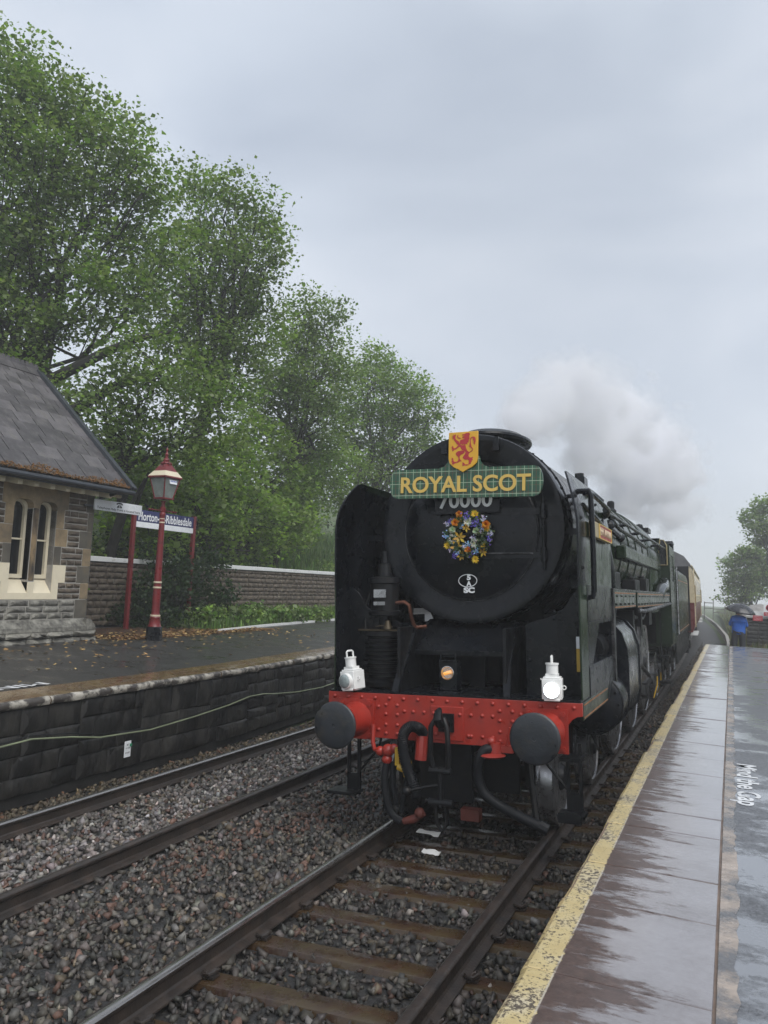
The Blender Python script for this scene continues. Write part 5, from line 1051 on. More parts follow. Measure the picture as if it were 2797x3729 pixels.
# front dragbox panel between the frames, guard irons, steps
m = MB(); m.box(-.37, .15, .25, .32, .30, .88); m.box(.16, .52, .55, .6, .35, .9); m.box(-.55, .55, .3, 2.2, .82, .9); P(m, 'bogie_cover', 'blackdull', bevel=.01)
for s in (-1, 1):
    m = MB(); x0 = 1.075 * s
    for dx in (-.055, .055): m.box(x0 + dx - .015, x0 + dx + .015, .28, .31, .45, .90)
    m.box(x0 - .07, x0 + .07, .28, .31, .27, .47); m.tube([(x0 - s * .05, .3, .48), (x0 - s * .26, .3, .72), (x0 - s * .30, .3, .86)], .012, 6)
    lo = (x0 - .07, x0 + .07) if s > 0 else (x0 - .22, x0 + .07)
    m.box(min(x0 - .1, x0 - .1 + s * .0) - (.12 if s < 0 else .03), x0 + (.10 if s > 0 else .07), .14, .36, .285, .315)
    if s > 0: m.box(.96, 1.16, .10, .34, .285, .318); m.box(.98, 1.16, .12, .36, .77, .80); m.box(.96, 1.16, .095, .10, .26, .345)
    P(m, 'front_step', 'blackdull')
for s in (-1, 1):
    m = MB(); m.tube([(s * .62, .45, .85), (s * .68, .35, .5), (s * .74, .28, .14)], .03, 6); P(m, 'guard_iron', 'blackdull')
# brake, heating and air hoses
def ribbed(pts, r, k=60):
    pts = [Vector(p) for p in pts]; n = len(pts); out = []
    for i in range(k):
        f = i / (k - 1) * (n - 1); a = min(int(f), n - 2); t = f - a; p0, p1, p2, p3 = pts[max(a - 1, 0)], pts[a], pts[a + 1], pts[min(a + 2, n - 1)]
        out.append(tuple(.5 * ((2 * p1) + (p2 - p0) * t + (2 * p0 - 5 * p1 + 4 * p2 - p3) * t * t + (3 * p1 - p0 - 3 * p2 + p3) * t ** 3)))
    return out
m = MB(); pts = ribbed([(-.235, .0, .95), (-.25, -.10, 1.01), (-.31, -.15, 1.02), (-.365, -.16, .95), (-.37, -.15, .80), (-.33, -.13, .62), (-.27, -.12, .48), (-.25, -.12, .40)], .05, 110); m.tube(pts, [.046 + .006 * (i % 2) for i in range(110)], 12); P(m, 'vacuum_hose', 'rubber', ang=60)
m = MB(); m.tube(ribbed([(-.24, -.02, .92), (-.235, -.05, .80), (-.24, -.06, .72)], .05, 8), .055, 10); P(m, 'vacuum_pipe', 'platered')
m = MB(); m.tube(ribbed([(.46, -.05, .86), (.38, -.10, .86), (.335, -.12, .78), (.32, -.12, .66), (.345, -.12, .54), (.42, -.12, .455), (.575, -.12, .375), (.74, -.12, .31), (.87, -.12, .265)], .05, 50), .045, 12); m.cyl((.85, -.12, .275), (.92, -.12, .245), .052, .05, 10); P(m, 'steam_heat_hose', 'rubber')
m = MB(); m.box(.36, .62, -.07, -.01, .84, .90); m.cyl((.46, -.06, .92), (.46, -.06, .80), .05, .06, 12); m.tube([(.56, -.07, .90), (.60, -.08, 1.06)], .012, 6); m.sphere((.43, -.07, .93), .04, 8, 6); m.lathe([(.10, .80), (.12, .815), (.10, .83), (.0, .835)], 12, 'z', (.44, -.08, 0)); P(m, 'steam_heat_valve', 'platered')
m = MB()
for c, r_ in (((-.56, -.06, .78), .06), ((-.64, -.06, .77), .045), ((-.50, -.06, .80), .045), ((-.57, -.06, .70), .05)): m.sphere(c, r_, 10, 8)
m.tube([(-.72, -.03, 1.0), (-.72, -.05, .85), (-.70, -.05, .78), (-.62, -.06, .77)], .022, 8); P(m, 'air_brake_valve', 'red')
m = MB(); m.tube(ribbed([(-.57, -.06, .68), (-.585, -.08, .55), (-.57, -.09, .40), (-.52, -.09, .24), (-.42, -.08, .17)], .03, 24), .036, 10); m.tube(ribbed([(-.52, -.04, .68), (-.515, -.05, .50), (-.49, -.05, .3)], .03, 12), .03, 10); P(m, 'air_hose', 'rubber')
m = MB(); m.tube(ribbed([(-.355, -.06, .60), (-.375, -.07, .50), (-.40, -.08, .36), (-.42, -.08, .25)], .03, 14), .026, 10); P(m, 'air_hose', 'rubber')
m = MB(); m.box(-.475, -.435, -.10, -.07, .66, .82); m.cyl((-.45, -.085, .65), (-.36, -.085, .62), .032, None, 10); m.cyl((-.365, -.085, .70), (-.355, -.085, .57), .047, .04, 12); P(m, 'air_cock', 'yellow')
m = MB(); m.tube([(-.40, -.08, .17), (-.30, -.08, .20), (-.20, -.08, .26)], [.03, .04, .025], 10); m.sphere((-.24, -.09, .26), .05, 8, 6); P(m, 'coupling_head', 'bracketred')
m = MB(); m.box(.10, .27, .05, .15, .20, .30); P(m, 'red_bracket', 'bracketred')

# smokebox, door, chimney
SZ, SR = 2.89, .965
m = MB(); m.lathe([(0, .8), (.70, .79), (.715, .772), (.76, .765), (SR - .07, .752), (SR - .02, .745), (SR - .005, .75), (SR, .765), (SR, 1.1), (SR + .012, 1.1), (SR + .012, 1.16), (SR, 1.16), (SR, 2.75), (.88, 2.76)], 72, 'y', (0, 0, SZ)); smk = P(m, 'smokebox', 'black', ang=40)
m = MB(); m.lathe([(.70, .775), (.70, .752), (.694, .747), (.684, .748), (.66, .735), (.55, .705), (.38, .672), (.2, .655), (0, .650)], 72, 'y', (0, 0, SZ - .04)); door = P(m, 'smokebox_door', 'black', ang=35)
m = MB(); ring = [(.704 + .003 * math.cos(a), .752 + .003 * math.sin(a)) for a in np.linspace(0, 2 * math.pi, 7)]; m.lathe([(r_, h) for r_, h in ring], 90, 'y', (0, 0, SZ - .04)); m.f = [f for f in m.f if len(f) == 4]; m.m = m.m[:len(m.f)]; P(m, 'door_rim', 'rodsteel', door)
def door_y(x, z):
    r_ = math.hypot(x, z - SZ + .04); return .650 + .105 * (r_ / .7) ** 2.1
for z in (2.60, 3.03):
    m = MB(); pts = [(x, door_y(x, z) - .012, z) for x in np.linspace(.05 if z < 3 else .3, .735, 8)]; m.loft([[(x, y, z - .032), (x, y, z + .032), (x, y + .02, z + .032), (x, y + .02, z - .032)] for x, y, z in pts]); m.cyl((.755, .735, z - .07), (.755, .735, z + .07), .028, None, 10); P(m, 'hinge_strap', 'black', door)
m = MB(); m.cyl((.755, .735, 2.45), (.755, .735, 3.20), .016, None, 8); P(m, 'hinge_post', 'black', smk)
m = MB(); m.tube([(.06, .63, 2.62), (.3, .63, 2.615), (.66, .69, 2.61)], .008, 6); P(m, 'door_rail', 'rodsteel', door)
m = MB(); m.box(-.32, .36, .60, .63, 3.02, 3.2); P(m, 'number_plate', 'black', door, bevel=.004)
inst('number_lettering', text_mesh('70000', .2, .006, M_['numwhite'], width=.56, height=.155, bold=.004), door, (.005, .598, 3.155), (math.pi / 2, 0, 0))
m = MB(); m.cyl((0, .64, SZ - .1), (0, .55, SZ - .1), .04, .03, 12); P(m, 'door_dart', 'blackdull', door)
m = MB(); m.tube([(.095 * math.cos(a), .664, 2.352 + .062 * math.sin(a)) for a in np.linspace(0, 2 * math.pi, 33)], .0045, 5); P(m, 'shed_plate_oval', 'numwhite', door)
for t, z, w, h in (('5', 2.383, .040, .052), ('A', 2.324, .052, .050), ('SC', 2.258, .115, .058)):
    inst('shed_lettering', text_mesh(t, .06, .002, M_['numwhite'], width=w, height=h, bold=.0035), door, (.012, .664 + (.006 if z < 2.3 else 0), z), (math.pi / 2, 0, 0))
m = MB(); m.lathe([(.62, 0), (.5, .08), (.445, .17), (.44, .21), (.50, .225), (.52, .25), (.515, .275), (.46, .285), (.40, .33), (.34, .34), (.33, .22)], 40); m.M = None
m.v = [(x * .80, y * 1.25 + 1.72, z + 3.68) for x, y, z in m.v]; P(m, 'chimney', 'black', ang=30)
for bb in ((-.28, -.22, .70, .75, 3.66, 3.80), (.27, .33, .70, .75, 3.66, 3.80), (.02, .10, .58, .74, 3.40, 3.62)):
    m = MB(); m.box(*bb); P(m, 'lamp_bracket', 'black')
m = MB()
for k in range(26):
    a = math.pi * (.02 + .96 * k / 25); m.sphere((math.cos(a) * (SR + .004), 1.05, SZ + math.sin(a) * (SR + .004)), .018, 6, 4)
P(m, 'smokebox_rivets', 'black')
# boiler, firebox
m = MB(); m.lathe([(.86, 2.70), (.885, 2.72), (.93, 5.0), (1.01, 8.6), (1.02, 9.0)], 64, 'y', (0, 0, 2.89)); boil = P(m, 'boiler', 'green', ang=60)
for y in (2.78, 3.6, 4.45, 5.3, 6.15, 7.0, 7.85, 8.7):
    r_ = .885 + (y - 2.7) * .0225; m = MB(); m.lathe([(r_ - .01, y - .03), (r_ + .006, y - .028), (r_ + .006, y + .028), (r_ - .01, y + .03)], 56, 'y', (0, 0, 2.89)); P(m, 'boiler_band', 'green', boil)
pr = [(1.02 * math.sin(a) * (1 if abs(a) < 1.4 else 1), 2.88 + 1.04 * math.cos(a)) for a in np.linspace(-1.75, 1.75, 21)]
pr = [(-1.0, 1.9)] + pr + [(1.0, 1.9)]
m = MB(); m.loft([[(x * s, y, z) for x, z in pr] for y, s in ((8.95, 1.0), (9.0, 1.02), (11.05, 1.04))]); fb = P(m, 'firebox', 'green', ang=40)
m = MB(); m.lathe([(.36, -.2), (.34, .02), (.30, .14), (.2, .21), (.0, .23)], 28, 'z', (0, 5.6, 3.80)); m.v = [(x, (y - 5.6) * 1.5 + 5.6, z) for x, y, z in m.v]; P(m, 'dome', 'green')
m = MB(); m.box(.24, .44, 5.2, 5.5, 3.65, 4.02); m.cyl((.34, 5.35, 4.02), (.34, 5.35, 4.09), .07, None, 10); m.tube([(.34, 5.5, 3.92), (.45, 5.75, 3.85), (.55, 6.2, 3.75)], .035, 8); P(m, 'feed_valve', 'black')
for x in (-.25, .25):
    m = MB(); m.lathe([(.10, 0), (.11, .05), (.07, .1), (.075, .22), (.05, .25), (0, .26)], 12, 'z', (x, 9.5, 3.88)); P(m, 'safety_valve', 'blackdull')
for s in (-1, 1):
    m = MB(); m.tube([(s * (SR + .07 + .012 * (y - 1)), y, 3.22) for y in (1.0, 3, 5, 7, 9, 10.95)], .022, 8)
    for y in (1.6, 3.2, 4.8, 6.4, 8.0, 9.6): m.cyl((s * (.80 + .012 * (y - 1)), y, 3.20), (s * (SR + .09 + .012 * (y - 1)), y, 3.22), .03, .02, 8)
    P(m, 'handrail', 'black')
    m = MB(); m.tube([(s * .93, 2.2, 3.35), (s * 1.03, 2.4, 3.30), (s * 1.04, 4.2, 3.12), (s * 1.06, 6, 3.10), (s * 1.08, 7.4, 3.05)], .03, 8); m.tube([(s * .9, 3.1, 3.2), (s * 1.06, 3.2, 3.05), (s * 1.08, 3.9, 3.0)], .045, 8); m.sphere((s * 1.05, 3.2, 3.08), .07, 8, 6); m.sphere((s * 1.05, 4.3, 3.0), .06, 8, 6); P(m, 'clack_pipes', 'black')
    m = MB(); m.tube([(s * .80, 2.5, 3.2), (s * 1.0, 2.5, 2.9), (s * 1.06, 2.55, 2.5), (s * 1.05, 2.7, 2.1), (s * 1.0, 2.9, 1.85)], .13, 14); P(m, 'steam_pipe', 'black')
    m = MB(); m.box(s * 1.0 - .06, s * 1.0 + .08, 4.6, 10.5, 2.73, 2.92); P(m, 'pipe_cover', 'green', bevel=.02)
    m = MB(); m.tube([(s * 1.12, 9.2, 2.20), (s * 1.16, 9.5, 2.36), (s * 1.16, 10.3, 2.40), (s * 1.12, 10.9, 2.52)], .10, 12); P(m, 'injector_pipe', 'clad')
    for y0, y1, y2 in ((3.0, 3.5, 2.5), (5.2, 5.8, 2.45), (6.8, 7.3, 2.5)):
        m = MB(); m.box(s * 1.03 - .1, s * 1.03 + .1, y0, y1, 2.29, y2); m.cyl((s * 1.03, (y0 + y1) / 2, y2), (s * 1.03, (y0 + y1) / 2, y2 + .05), .05, None, 8); P(m, 'lubricator', 'blackdull', bevel=.015)
    # running boards and valances
    m = MB(); m.box(*sorted((s * .75, s * 1.215)), 2.15, 11.0, 2.262, 2.285); P(m, 'running_board', 'black')
    for y0, y1, zb in ((2.2, 4.4, 2.055), (4.62, 10.98, 2.04)):
        m = MB(); m.box(*sorted((s * 1.195, s * 1.212)), y0, y1, zb, 2.26); vl = P(m, 'valance', 'green', bevel=.003)
        m = MB()
        for z in (zb + .018, 2.235): m.box(*sorted((s * 1.2118, s * 1.2145)), y0 + .03, y1 - .03, z - .006, z + .006)
        P(m, 'lining', 'orange', vl)
        m = MB()
        for y in np.arange(y0 + .15, y1, .42): m.sphere((s * 1.213, y, zb + .05), .016, 6, 4); m.sphere((s * 1.213, y + .1, 2.2), .012, 6, 4)
        P(m, 'rivets', 'blackdull', vl)
    m = MB(); m.tube([(s * 1.2, 4.8, 2.0), (s * 1.22, 5.6, 1.985), (s * 1.22, 7, 2.0), (s * 1.22, 9, 2.03), (s * 1.21, 10.9, 2.06)], .03, 8); P(m, 'lubrication_pipe', 'rodsteel')
    # side sheet with footsteps under the deflector
    m = MB(); m.box(*sorted((s * 1.19, s * 1.205)), .47, 2.1, 1.965, 2.30); m.box(*sorted((s * 1.18, s * 1.205)), .50, 2.1, 1.15, 1.54); m.box(*sorted((s * 1.0, s * 1.03)), .5, 2.1, 1.3, 1.99); m.box(*sorted((s * 1.02, s * 1.20)), .5, 2.1, 1.93, 1.962); m.box(*sorted((s * 1.02, s * 1.20)), .5, 2.1, 1.53, 1.56)
    m.box(*sorted((s * 1.0, s * 1.195)), .46, .49, 1.30, 1.965); P(m, 'side_sheet', 'black', bevel=.004)
    m = MB(); m.box(*sorted((s * 1.185, s * 1.222)), 2.10, 2.20, 1.14, 2.285); P(m, 'sheet_edge', 'rodsteel', bevel=.004)
    m = MB(); m.box(*sorted((s * 1.20, s * 1.213)), .045, 1.52, 1.135, 1.283); cp_ = P(m, 'curved_panel', 'green', bevel=.004)
    m = MB()
    for z in (1.155, 1.262): m.box(*sorted((s * 1.2128, s * 1.2155)), .08, 1.48, z - .006, z + .006)
    P(m, 'lining', 'orange', cp_)
    # sloping front sheet
    fp = [(.645, 1.302), (1.185, 1.302), (1.185, 2.3), (1.10, 2.24), (1.05, 2.17), (1.0, 2.09), (.93, 2.035), (.80, 1.985), (.645, 1.94)]
    m = MB(); m.prism([(s * x, z) for x, z in fp], .43, .45); m.box(*sorted((s * .645, s * .63)), .43, 1.4, 1.302, 1.93); fs_ = P(m, 'front_sheet', 'black', bevel=.003)
    m = MB()
    m.box(*sorted((s * .929, s * .934)), .4265, .4295, 1.31, 2.02); m.box(*sorted((s * .66, s * 1.18)), .4265, .4295, 2.018, 2.023); P(m, 'panel_seam', 'blackdull', fs_)
    bo = MB(); bo.lathe([(.017, 0), (.015, -.012), (0, -.016)], 8, 'y'); bom = bo.mesh('bolt', M_['black'])
    for x, z in [(.675, 1.42 + .095 * k) for k in range(6)] + [(.90, 1.70), (.90, 1.66), (.95, 1.68), (.90, 1.99), (.96, 1.985), (.91, 2.05), (.96, 2.05), (1.14, 2.05), (1.14, 1.99)]: inst('bolt', bom, fs_, (s * x, .43, z))
    # smoke deflector: flat plate with rounded, slightly tucked-in top
    m = MB(); rings = []
    outl = [(.10, 1.302), (.10, 2.6), (.11, 2.9), (.16, 3.08), (.26, 3.22), (.42, 3.33), (.62, 3.37), (1.9, 3.37), (2.02, 3.33), (2.10, 3.22), (2.12, 3.05), (2.12, 2.29), (.52, 2.29), (.47, 2.2), (.45, 1.302)]
    def dx(z): return 1.20 - max(0, z - 2.85) ** 1.6 * .42
    k = len(outl); vs = [(s * dx(z), y, z) for y, z in outl] + [(s * (dx(z) - .012), y, z) for y, z in outl]
    # split into vertical bands so the curve shows
    zs = [1.302, 2.29, 2.6, 2.85, 2.95, 3.03, 3.1, 3.17, 3.24, 3.30, 3.34, 3.355]
    def ylim(z):
        if z < 2.29: return .10, .46
        f = .10 + .24 * max(0, (z - 2.95) / .40) ** 2 + (.05 if z > 3.35 else 0)
        b = 2.12 if z < 3.05 else 2.12 - .20 * (1 - math.sqrt(max(0, 1 - ((z - 3.05) / .31) ** 2)))
        return f, b
    rings = []
    for z in zs:
        for zz in ((z - .0005, z + .0005) if z == 2.29 else (z,)):
            f, b = ylim(zz); rings.append([(s * dx(z), f, zz), (s * dx(z), b, zz), (s * (dx(z) - .012), b, zz), (s * (dx(z) - .012), f, zz)])
    m.loft(rings); 
    df = P(m, 'smoke_deflector', 'green', ang=30)
    m = MB(); m.loft([[(s * (dx(z) + .002), ylim(z)[0] - .004, z), (s * (dx(z) + .002), ylim(z)[0] + .40 * (1 if z < 3.2 else .6), z), (s * (dx(z) - .016), ylim(z)[0] + .40 * (1 if z < 3.2 else .6), z), (s * (dx(z) - .016), ylim(z)[0] - .004, z)] for z in zs if z > 1.31 and z < 3.35]); P(m, 'front_edge_plate', 'black', df, ang=30)
    # inner black face
    m = MB(); m.loft([[(s * (dx(z) - .0135), ylim(z)[0], z), (s * (dx(z) - .0135), ylim(z)[1], z), (s * (dx(z) - .016), ylim(z)[1], z), (s * (dx(z) - .016), ylim(z)[0], z)] for z in zs if z != 2.29 and z < 3.34]); P(m, 'inner_face', 'black', df, ang=30)
    m = MB(); m.tube([(s * 1.13, .50, 3.17), (s * 1.24, .50, 3.17), (s * 1.255, .50, 3.12), (s * 1.262, .51, 2.6), (s * 1.258, .52, 2.24), (s * 1.245, .52, 2.19), (s * 1.19, .52, 2.18)], .026, 10); P(m, 'deflector_handrail', 'black', df)
    m = MB(); m.tube([(s * 1.20, .47, 3.14), (s * 1.25, .6, 3.15), (s * 1.25, 1.75, 3.12), (s * 1.22, 1.9, 3.08)], .020, 8); m.tube([(s * 1.17, .55, 3.05), (s * 1.22, .8, 2.98), (s * 1.21, 1.5, 2.93), (s * 1.15, 1.9, 3.05)], .022, 8); m.tube([(s * 1.22, 1.75, 3.12), (s * 1.20, 1.95, 3.10), (s * 1.1, 2.05, 3.05)], .04, 8); P(m, 'deflector_rail', 'black', df)
    m = MB()
    for y, z in ((.26, 2.9), (.26, 2.45), (.26, 3.1), (1.1, 3.1), (1.5, 3.15), (.8, 3.2)): m.sphere((s * (dx(z) + .004), y, z), .017, 6, 4)
    P(m, 'bolts', 'blackdull', df)
    m = MB(); m.box(*sorted((s * .95, s * 1.19)), .9, .93, 2.80, 2.86); m.box(*sorted((s * .9, s * 1.17)), 1.2, 1.23, 3.2, 3.24); P(m, 'deflector_stay', 'black')
    # cylinders
    cz, cx = 1.05, s * .98
    cyp = [(.70, 1.94), (.98, 1.94), (1.12, 1.88), (1.22, 1.76), (1.275, 1.58), (1.285, 1.4), (1.285, 1.05), (1.25, .88), (1.16, .77), (1.0, .72), (.75, .76)]
    m = MB(); m.prism([(s * x, z) for x, z in cyp], 2.62, 3.85); cyl_ = P(m, 'cylinder', 'clad', ang=50, bevel=.012)
    for y0, y1 in ((2.58, 2.66), (3.80, 3.88)):
        m = MB(); m.prism([(s * (x + (.018 if x > 1.0 else 0)), z + (.015 if z > 1.3 else -.015)) for x, z in cyp], y0, y1); P(m, 'cylinder_band', 'black', cyl_, ang=50)
    m = MB(); m.lathe([(0, 1.86), (.26, 1.87), (.315, 1.90), (.325, 1.94), (.325, 2.40), (.30, 2.6)], 40, 'y', (cx, 0, cz)); P(m, 'cylinder_cover', 'black', cyl_)
    m = MB()
    for k in range(14): a = 2 * math.pi * k / 14; m.cyl((cx + .285 * math.cos(a), 1.89, cz + .285 * math.sin(a)), (cx + .285 * math.cos(a), 1.862, cz + .285 * math.sin(a)), .016, None, 6)
    m.tube([(cx + .325 * math.cos(a), 1.935, cz + .325 * math.sin(a)) for a in np.linspace(0, 2 * math.pi, 31)], .012, 6); P(m, 'cover_bolts', 'blackdull', cyl_)
    m = MB(); m.cyl((s * .92, 2.1, 1.62), (s * .92, 2.62, 1.62), .17, None, 20); m.cyl((s * .92, 1.95, 1.62), (s * .92, 2.1, 1.62), .07, .10, 12); P(m, 'valve_chest', 'blackdull', cyl_)
    m = MB(); m.tube([(s * 1.05, 2.0, .72), (s * 1.06, 2.3, .66), (s * 1.0, 2.7, .5), (s * 1.05, 2.9, .35)], .014, 6); m.tube([(s * .95, 1.95, .75), (s * .96, 2.2, .60), (s * .95, 2.5, .45)], .014, 6); P(m, 'drain_pipes', 'rodsteel', cyl_)
    # frames
    m = MB(); m.box(*sorted((s * .50, s * .53)), .1, 11.5, .95, 1.9); m.box(*sorted((s * .48, s * .60)), .9, 2.9, .35, .75); P(m, 'frame', 'blackdull')
# left front corner: air pump
M_['dullbrass'] = pmat('dull_brass', (.06, .045, .025), .5, metal=.5)
ap = MB(); ap.lathe([(.10, 1.31), (.20, 1.32), (.21, 1.37), (.16, 1.40)], 20, 'z', (-.78, .38, 0)); k = 0
prf = [(.17, 1.40)]
for i in range(9): z = 1.42 + i * .042; prf += [(.17, z), (.205, z + .006), (.205, z + .016), (.17, z + .022)]
prf += [(.17, 1.80), (.20, 1.81), (.20, 1.85), (.06, 1.86), (.055, 2.0), (.16, 2.01), (.165, 2.05), (.14, 2.06), (.145, 2.32), (.165, 2.33), (.165, 2.38), (.07, 2.40), (.06, 2.52), (.035, 2.53), (.03, 2.64), (0, 2.66)]
ap.lathe(prf, 28, 'z', (-.78, .38, 0)); pump = P(ap, 'air_pump', 'blackdull', ang=30)
m = MB(); m.box(-.83, -.70, .215, .225, 2.185, 2.265); m.box(-.83, -.71, .215, .225, 2.11, 2.145); P(m, 'maker_plate', 'steel', pump)
m = MB(); m.tube([(-.66, .35, 2.13), (-.55, .33, 2.14), (-.50, .33, 2.11), (-.49, .36, 2.0), (-.485, .4, 1.93), (-.46, .42, 1.89), (-.36, .45, 1.90)], .02, 8); P(m, 'copper_pipe', 'copper', pump)
m = MB(); m.box(-1.0, -.55, .22, .25, 1.86, 1.875); m.box(-.575, -.555, .22, .25, 1.4, 1.87); m.cyl((-.69, .24, 1.88), (-.69, .24, 1.96), .045, .02, 10); m.tube([(-.82, .24, 1.90), (-.75, .24, 1.91), (-.64, .24, 1.90)], .008, 6); P(m, 'pump_bracket', 'dullbrass', pump)
m = MB(); m.tube([(-.62, .35, 1.50), (-.54, .32, 1.49), (-.50, .32, 1.50)], .045, 10); m.tube([(-1.0, .4, 1.85), (-1.05, .5, 2.1), (-.95, .55, 2.4)], .02, 8); m.cyl((-.95, .42, 1.36), (-.6, .42, 1.36), .07, None, 12); P(m, 'pump_pipes', 'blackdull', pump)
# saddle apron, struts and the lamp well between the frames
m = MB(); m.loft([[(-.53, y, z), (.53, y, z), (.53, y + .015, z - .02), (-.53, y + .015, z - .02)] for y, z in ((.50, 1.665), (.62, 1.75), (.78, 1.86), (1.0, 1.96))]); m.box(-.53, .53, .485, .505, 1.625, 1.667); P(m, 'apron', 'black')
for s in (-1, 1):
    m = MB(); pts = [(s * .54, .06, 1.302), (s * .535, .07, 1.36), (s * .525, .12, 1.45), (s * .51, .22, 1.58), (s * .505, .34, 1.74), (s * .50, .46, 1.90)]
    m.loft([[(x - .03, y, z), (x + .03, y, z), (x + .03, y + .05, z + .01), (x - .03, y + .05, z + .01)] for x, y, z in pts]); P(m, 'strut', 'black')
m = MB(); m.box(-.6, .6, 1.35, 1.38, 1.3, 2.1); m.box(-.02, .14, .75, .8, 1.30, 1.62); m.cyl((.3, 1.1, 1.3), (.3, 1.1, 1.6), .1, None, 12); P(m, 'inner_wall', 'blackdull')
# wheels, rods, valve gear
def wheel(y, r_, spokes, name, par=eng):
    for s in (-1, 1):
        m = MB(); m.lathe([(r_ - .07, s * .68), (r_ + .028, s * .68), (r_ + .026, s * .705), (r_, s * .715), (r_ - .004, s * .825), (r_ - .06, s * .83), (r_ - .075, s * .815)], 48, 'x', (0, y, r_)); w = P(m, name, 'steel', par, ang=30)
        m = MB(); m.lathe([(0, s * .86), (.10, s * .86), (.13, s * .82), (.13, s * .70), (0, s * .70)], 20, 'x', (0, y, r_))
        if spokes:
            for k in range(spokes):
                a = 2 * math.pi * k / spokes + .1; c, d = math.cos(a), math.sin(a); m.tube([(s * .76, y + c * .11, r_ + d * .11), (s * .76, y + c * (r_ - .06), r_ + d * (r_ - .06))], [.038, .026], 6)
        m.lathe([(r_ - .065, s * .69), (r_ - .065, s * .81), (r_ - .11, s * .80), (r_ - .11, s * .70)], 40, 'x', (0, y, r_)); m.f = [f for f in m.f if len(f) < 10]; m.m = m.m[:len(m.f)]
        if not spokes: m.lathe([(r_ - .08, s * .735), (r_ - .08, s * .765), (.1, s * .79), (.1, s * .72)], 32, 'x', (0, y, r_))
        P(m, 'spokes' if spokes else 'disc', 'blackdull', w)
        if s < 0: m = MB(); m.cyl((-.7, y, r_), (.7, y, r_), .08, None, 12); P(m, 'axle', 'blackdull', w)
for y in (.98, 2.86): wheel(y, .457, 10, 'bogie_wheel')
for y in (4.9, 7.03, 9.16): wheel(y, .94, 18, 'driving_wheel')
wheel(11.6, .50, 10, 'trailing_wheel')
for s in (-1, 1):
    X0 = s * .93; cr = (.0, .64)
    m = MB(); m.box(X0 - .025, X0 + .025, 4.85, 9.2, .60, .70)
    for y in (4.9, 7.03, 9.16): m.cyl((X0 - .05, y, .65), (X0 + .05, y, .65), .10, None, 16)
    P(m, 'coupling_rod', 'rodsteel')
    m = MB(); X1 = s * 1.03; a, b = Vector((X1, 4.25, 1.05)), Vector((X1, 7.03, .65)); m.loft([[(X1 - .03, a.y + (b.y - a.y) * t, a.z + (b.z - a.z) * t - w), (X1 + .03, a.y + (b.y - a.y) * t, a.z + (b.z - a.z) * t - w), (X1 + .03, a.y + (b.y - a.y) * t, a.z + (b.z - a.z) * t + w), (X1 - .03, a.y + (b.y - a.y) * t, a.z + (b.z - a.z) * t + w)] for t, w in ((0, .05), (.5, .065), (1, .08))]); m.cyl((X1 - .05, 7.03, .65), (X1 + .05, 7.03, .65), .13, None, 16); P(m, 'connecting_rod', 'rodsteel')
    m = MB(); m.box(X1 - .05, X1 + .05, 3.85, 5.1, 1.17, 1.23); m.box(X1 - .05, X1 + .05, 3.85, 5.1, .87, .93); m.box(X1 - .09, X1 + .09, 4.1, 4.45, .90, 1.20); m.cyl((X1, 3.85, 1.05), (X1, 4.2, 1.05), .04, None, 10); m.box(X1 - .08, X1 + .08, 5.0, 5.15, .85, 1.8); P(m, 'slide_bars', 'rodsteel')
    m = MB(); m.tube([(X1 + s * .06, 5.6, 1.75), (X1 + s * .06, 5.55, 1.2)], .05, 8); m.tube([(X1 + s * .06, 5.5, 1.25), (X1 + s * .08, 7.0, .9)], .03, 8); m.tube([(X1 + s * .04, 4.0, 1.62), (X1 + s * .04, 5.55, 1.55)], .03, 8); m.tube([(X1 + s * .05, 4.2, 1.65), (X1 + s * .05, 4.15, .75)], .035, 8); m.tube([(X1 + s * .05, 4.15, .75), (X1 + s * .05, 4.4, .95)], .025, 8); m.tube([(X1, 5.5, 1.9), (X1 + s * .05, 6.5, 1.85), (X1 + s * .05, 7.2, 2.0)], .03, 8); P(m, 'valve_gear', 'rodsteel')
    for bb in ((.75, 1.1, 5.0, 5.2, 1.2, 2.0), (.6, 1.12, 5.9, 6.1, 1.6, 2.25), (.55, 1.05, 8.0, 8.5, 1.7, 2.24)):
        m = MB(); m.box(*sorted((s * bb[0], s * bb[1])), *bb[2:]); P(m, 'motion_bracket', 'blackdull')
    for y in (6.0, 8.1):
        m = MB(); m.box(*sorted((s * .70, s * .84)), y - .06, y + .06, .45, 1.0); P(m, 'brake_hanger', 'blackdull')
    for y in (8.2, 10.0, 10.9):
        m = MB(); m.tube([(s * .98, y, .62), (s * .97, y + .02, .45), (s * .9, y - .04, .2)], .014, 6); P(m, 'sand_pipe', 'yellow' if y > 8.5 else 'blackdull')
    m = MB(); m.box(*sorted((s * .98, s * 1.18)), 10.6, 10.95, .42, .47); m.box(*sorted((s * 1.0, s * 1.03)), 10.7, 10.75, .45, 2.0); m.box(*sorted((s * .98, s * 1.18)), 10.6, 10.95, .95, .99); P(m, 'cab_step', 'blackdull')
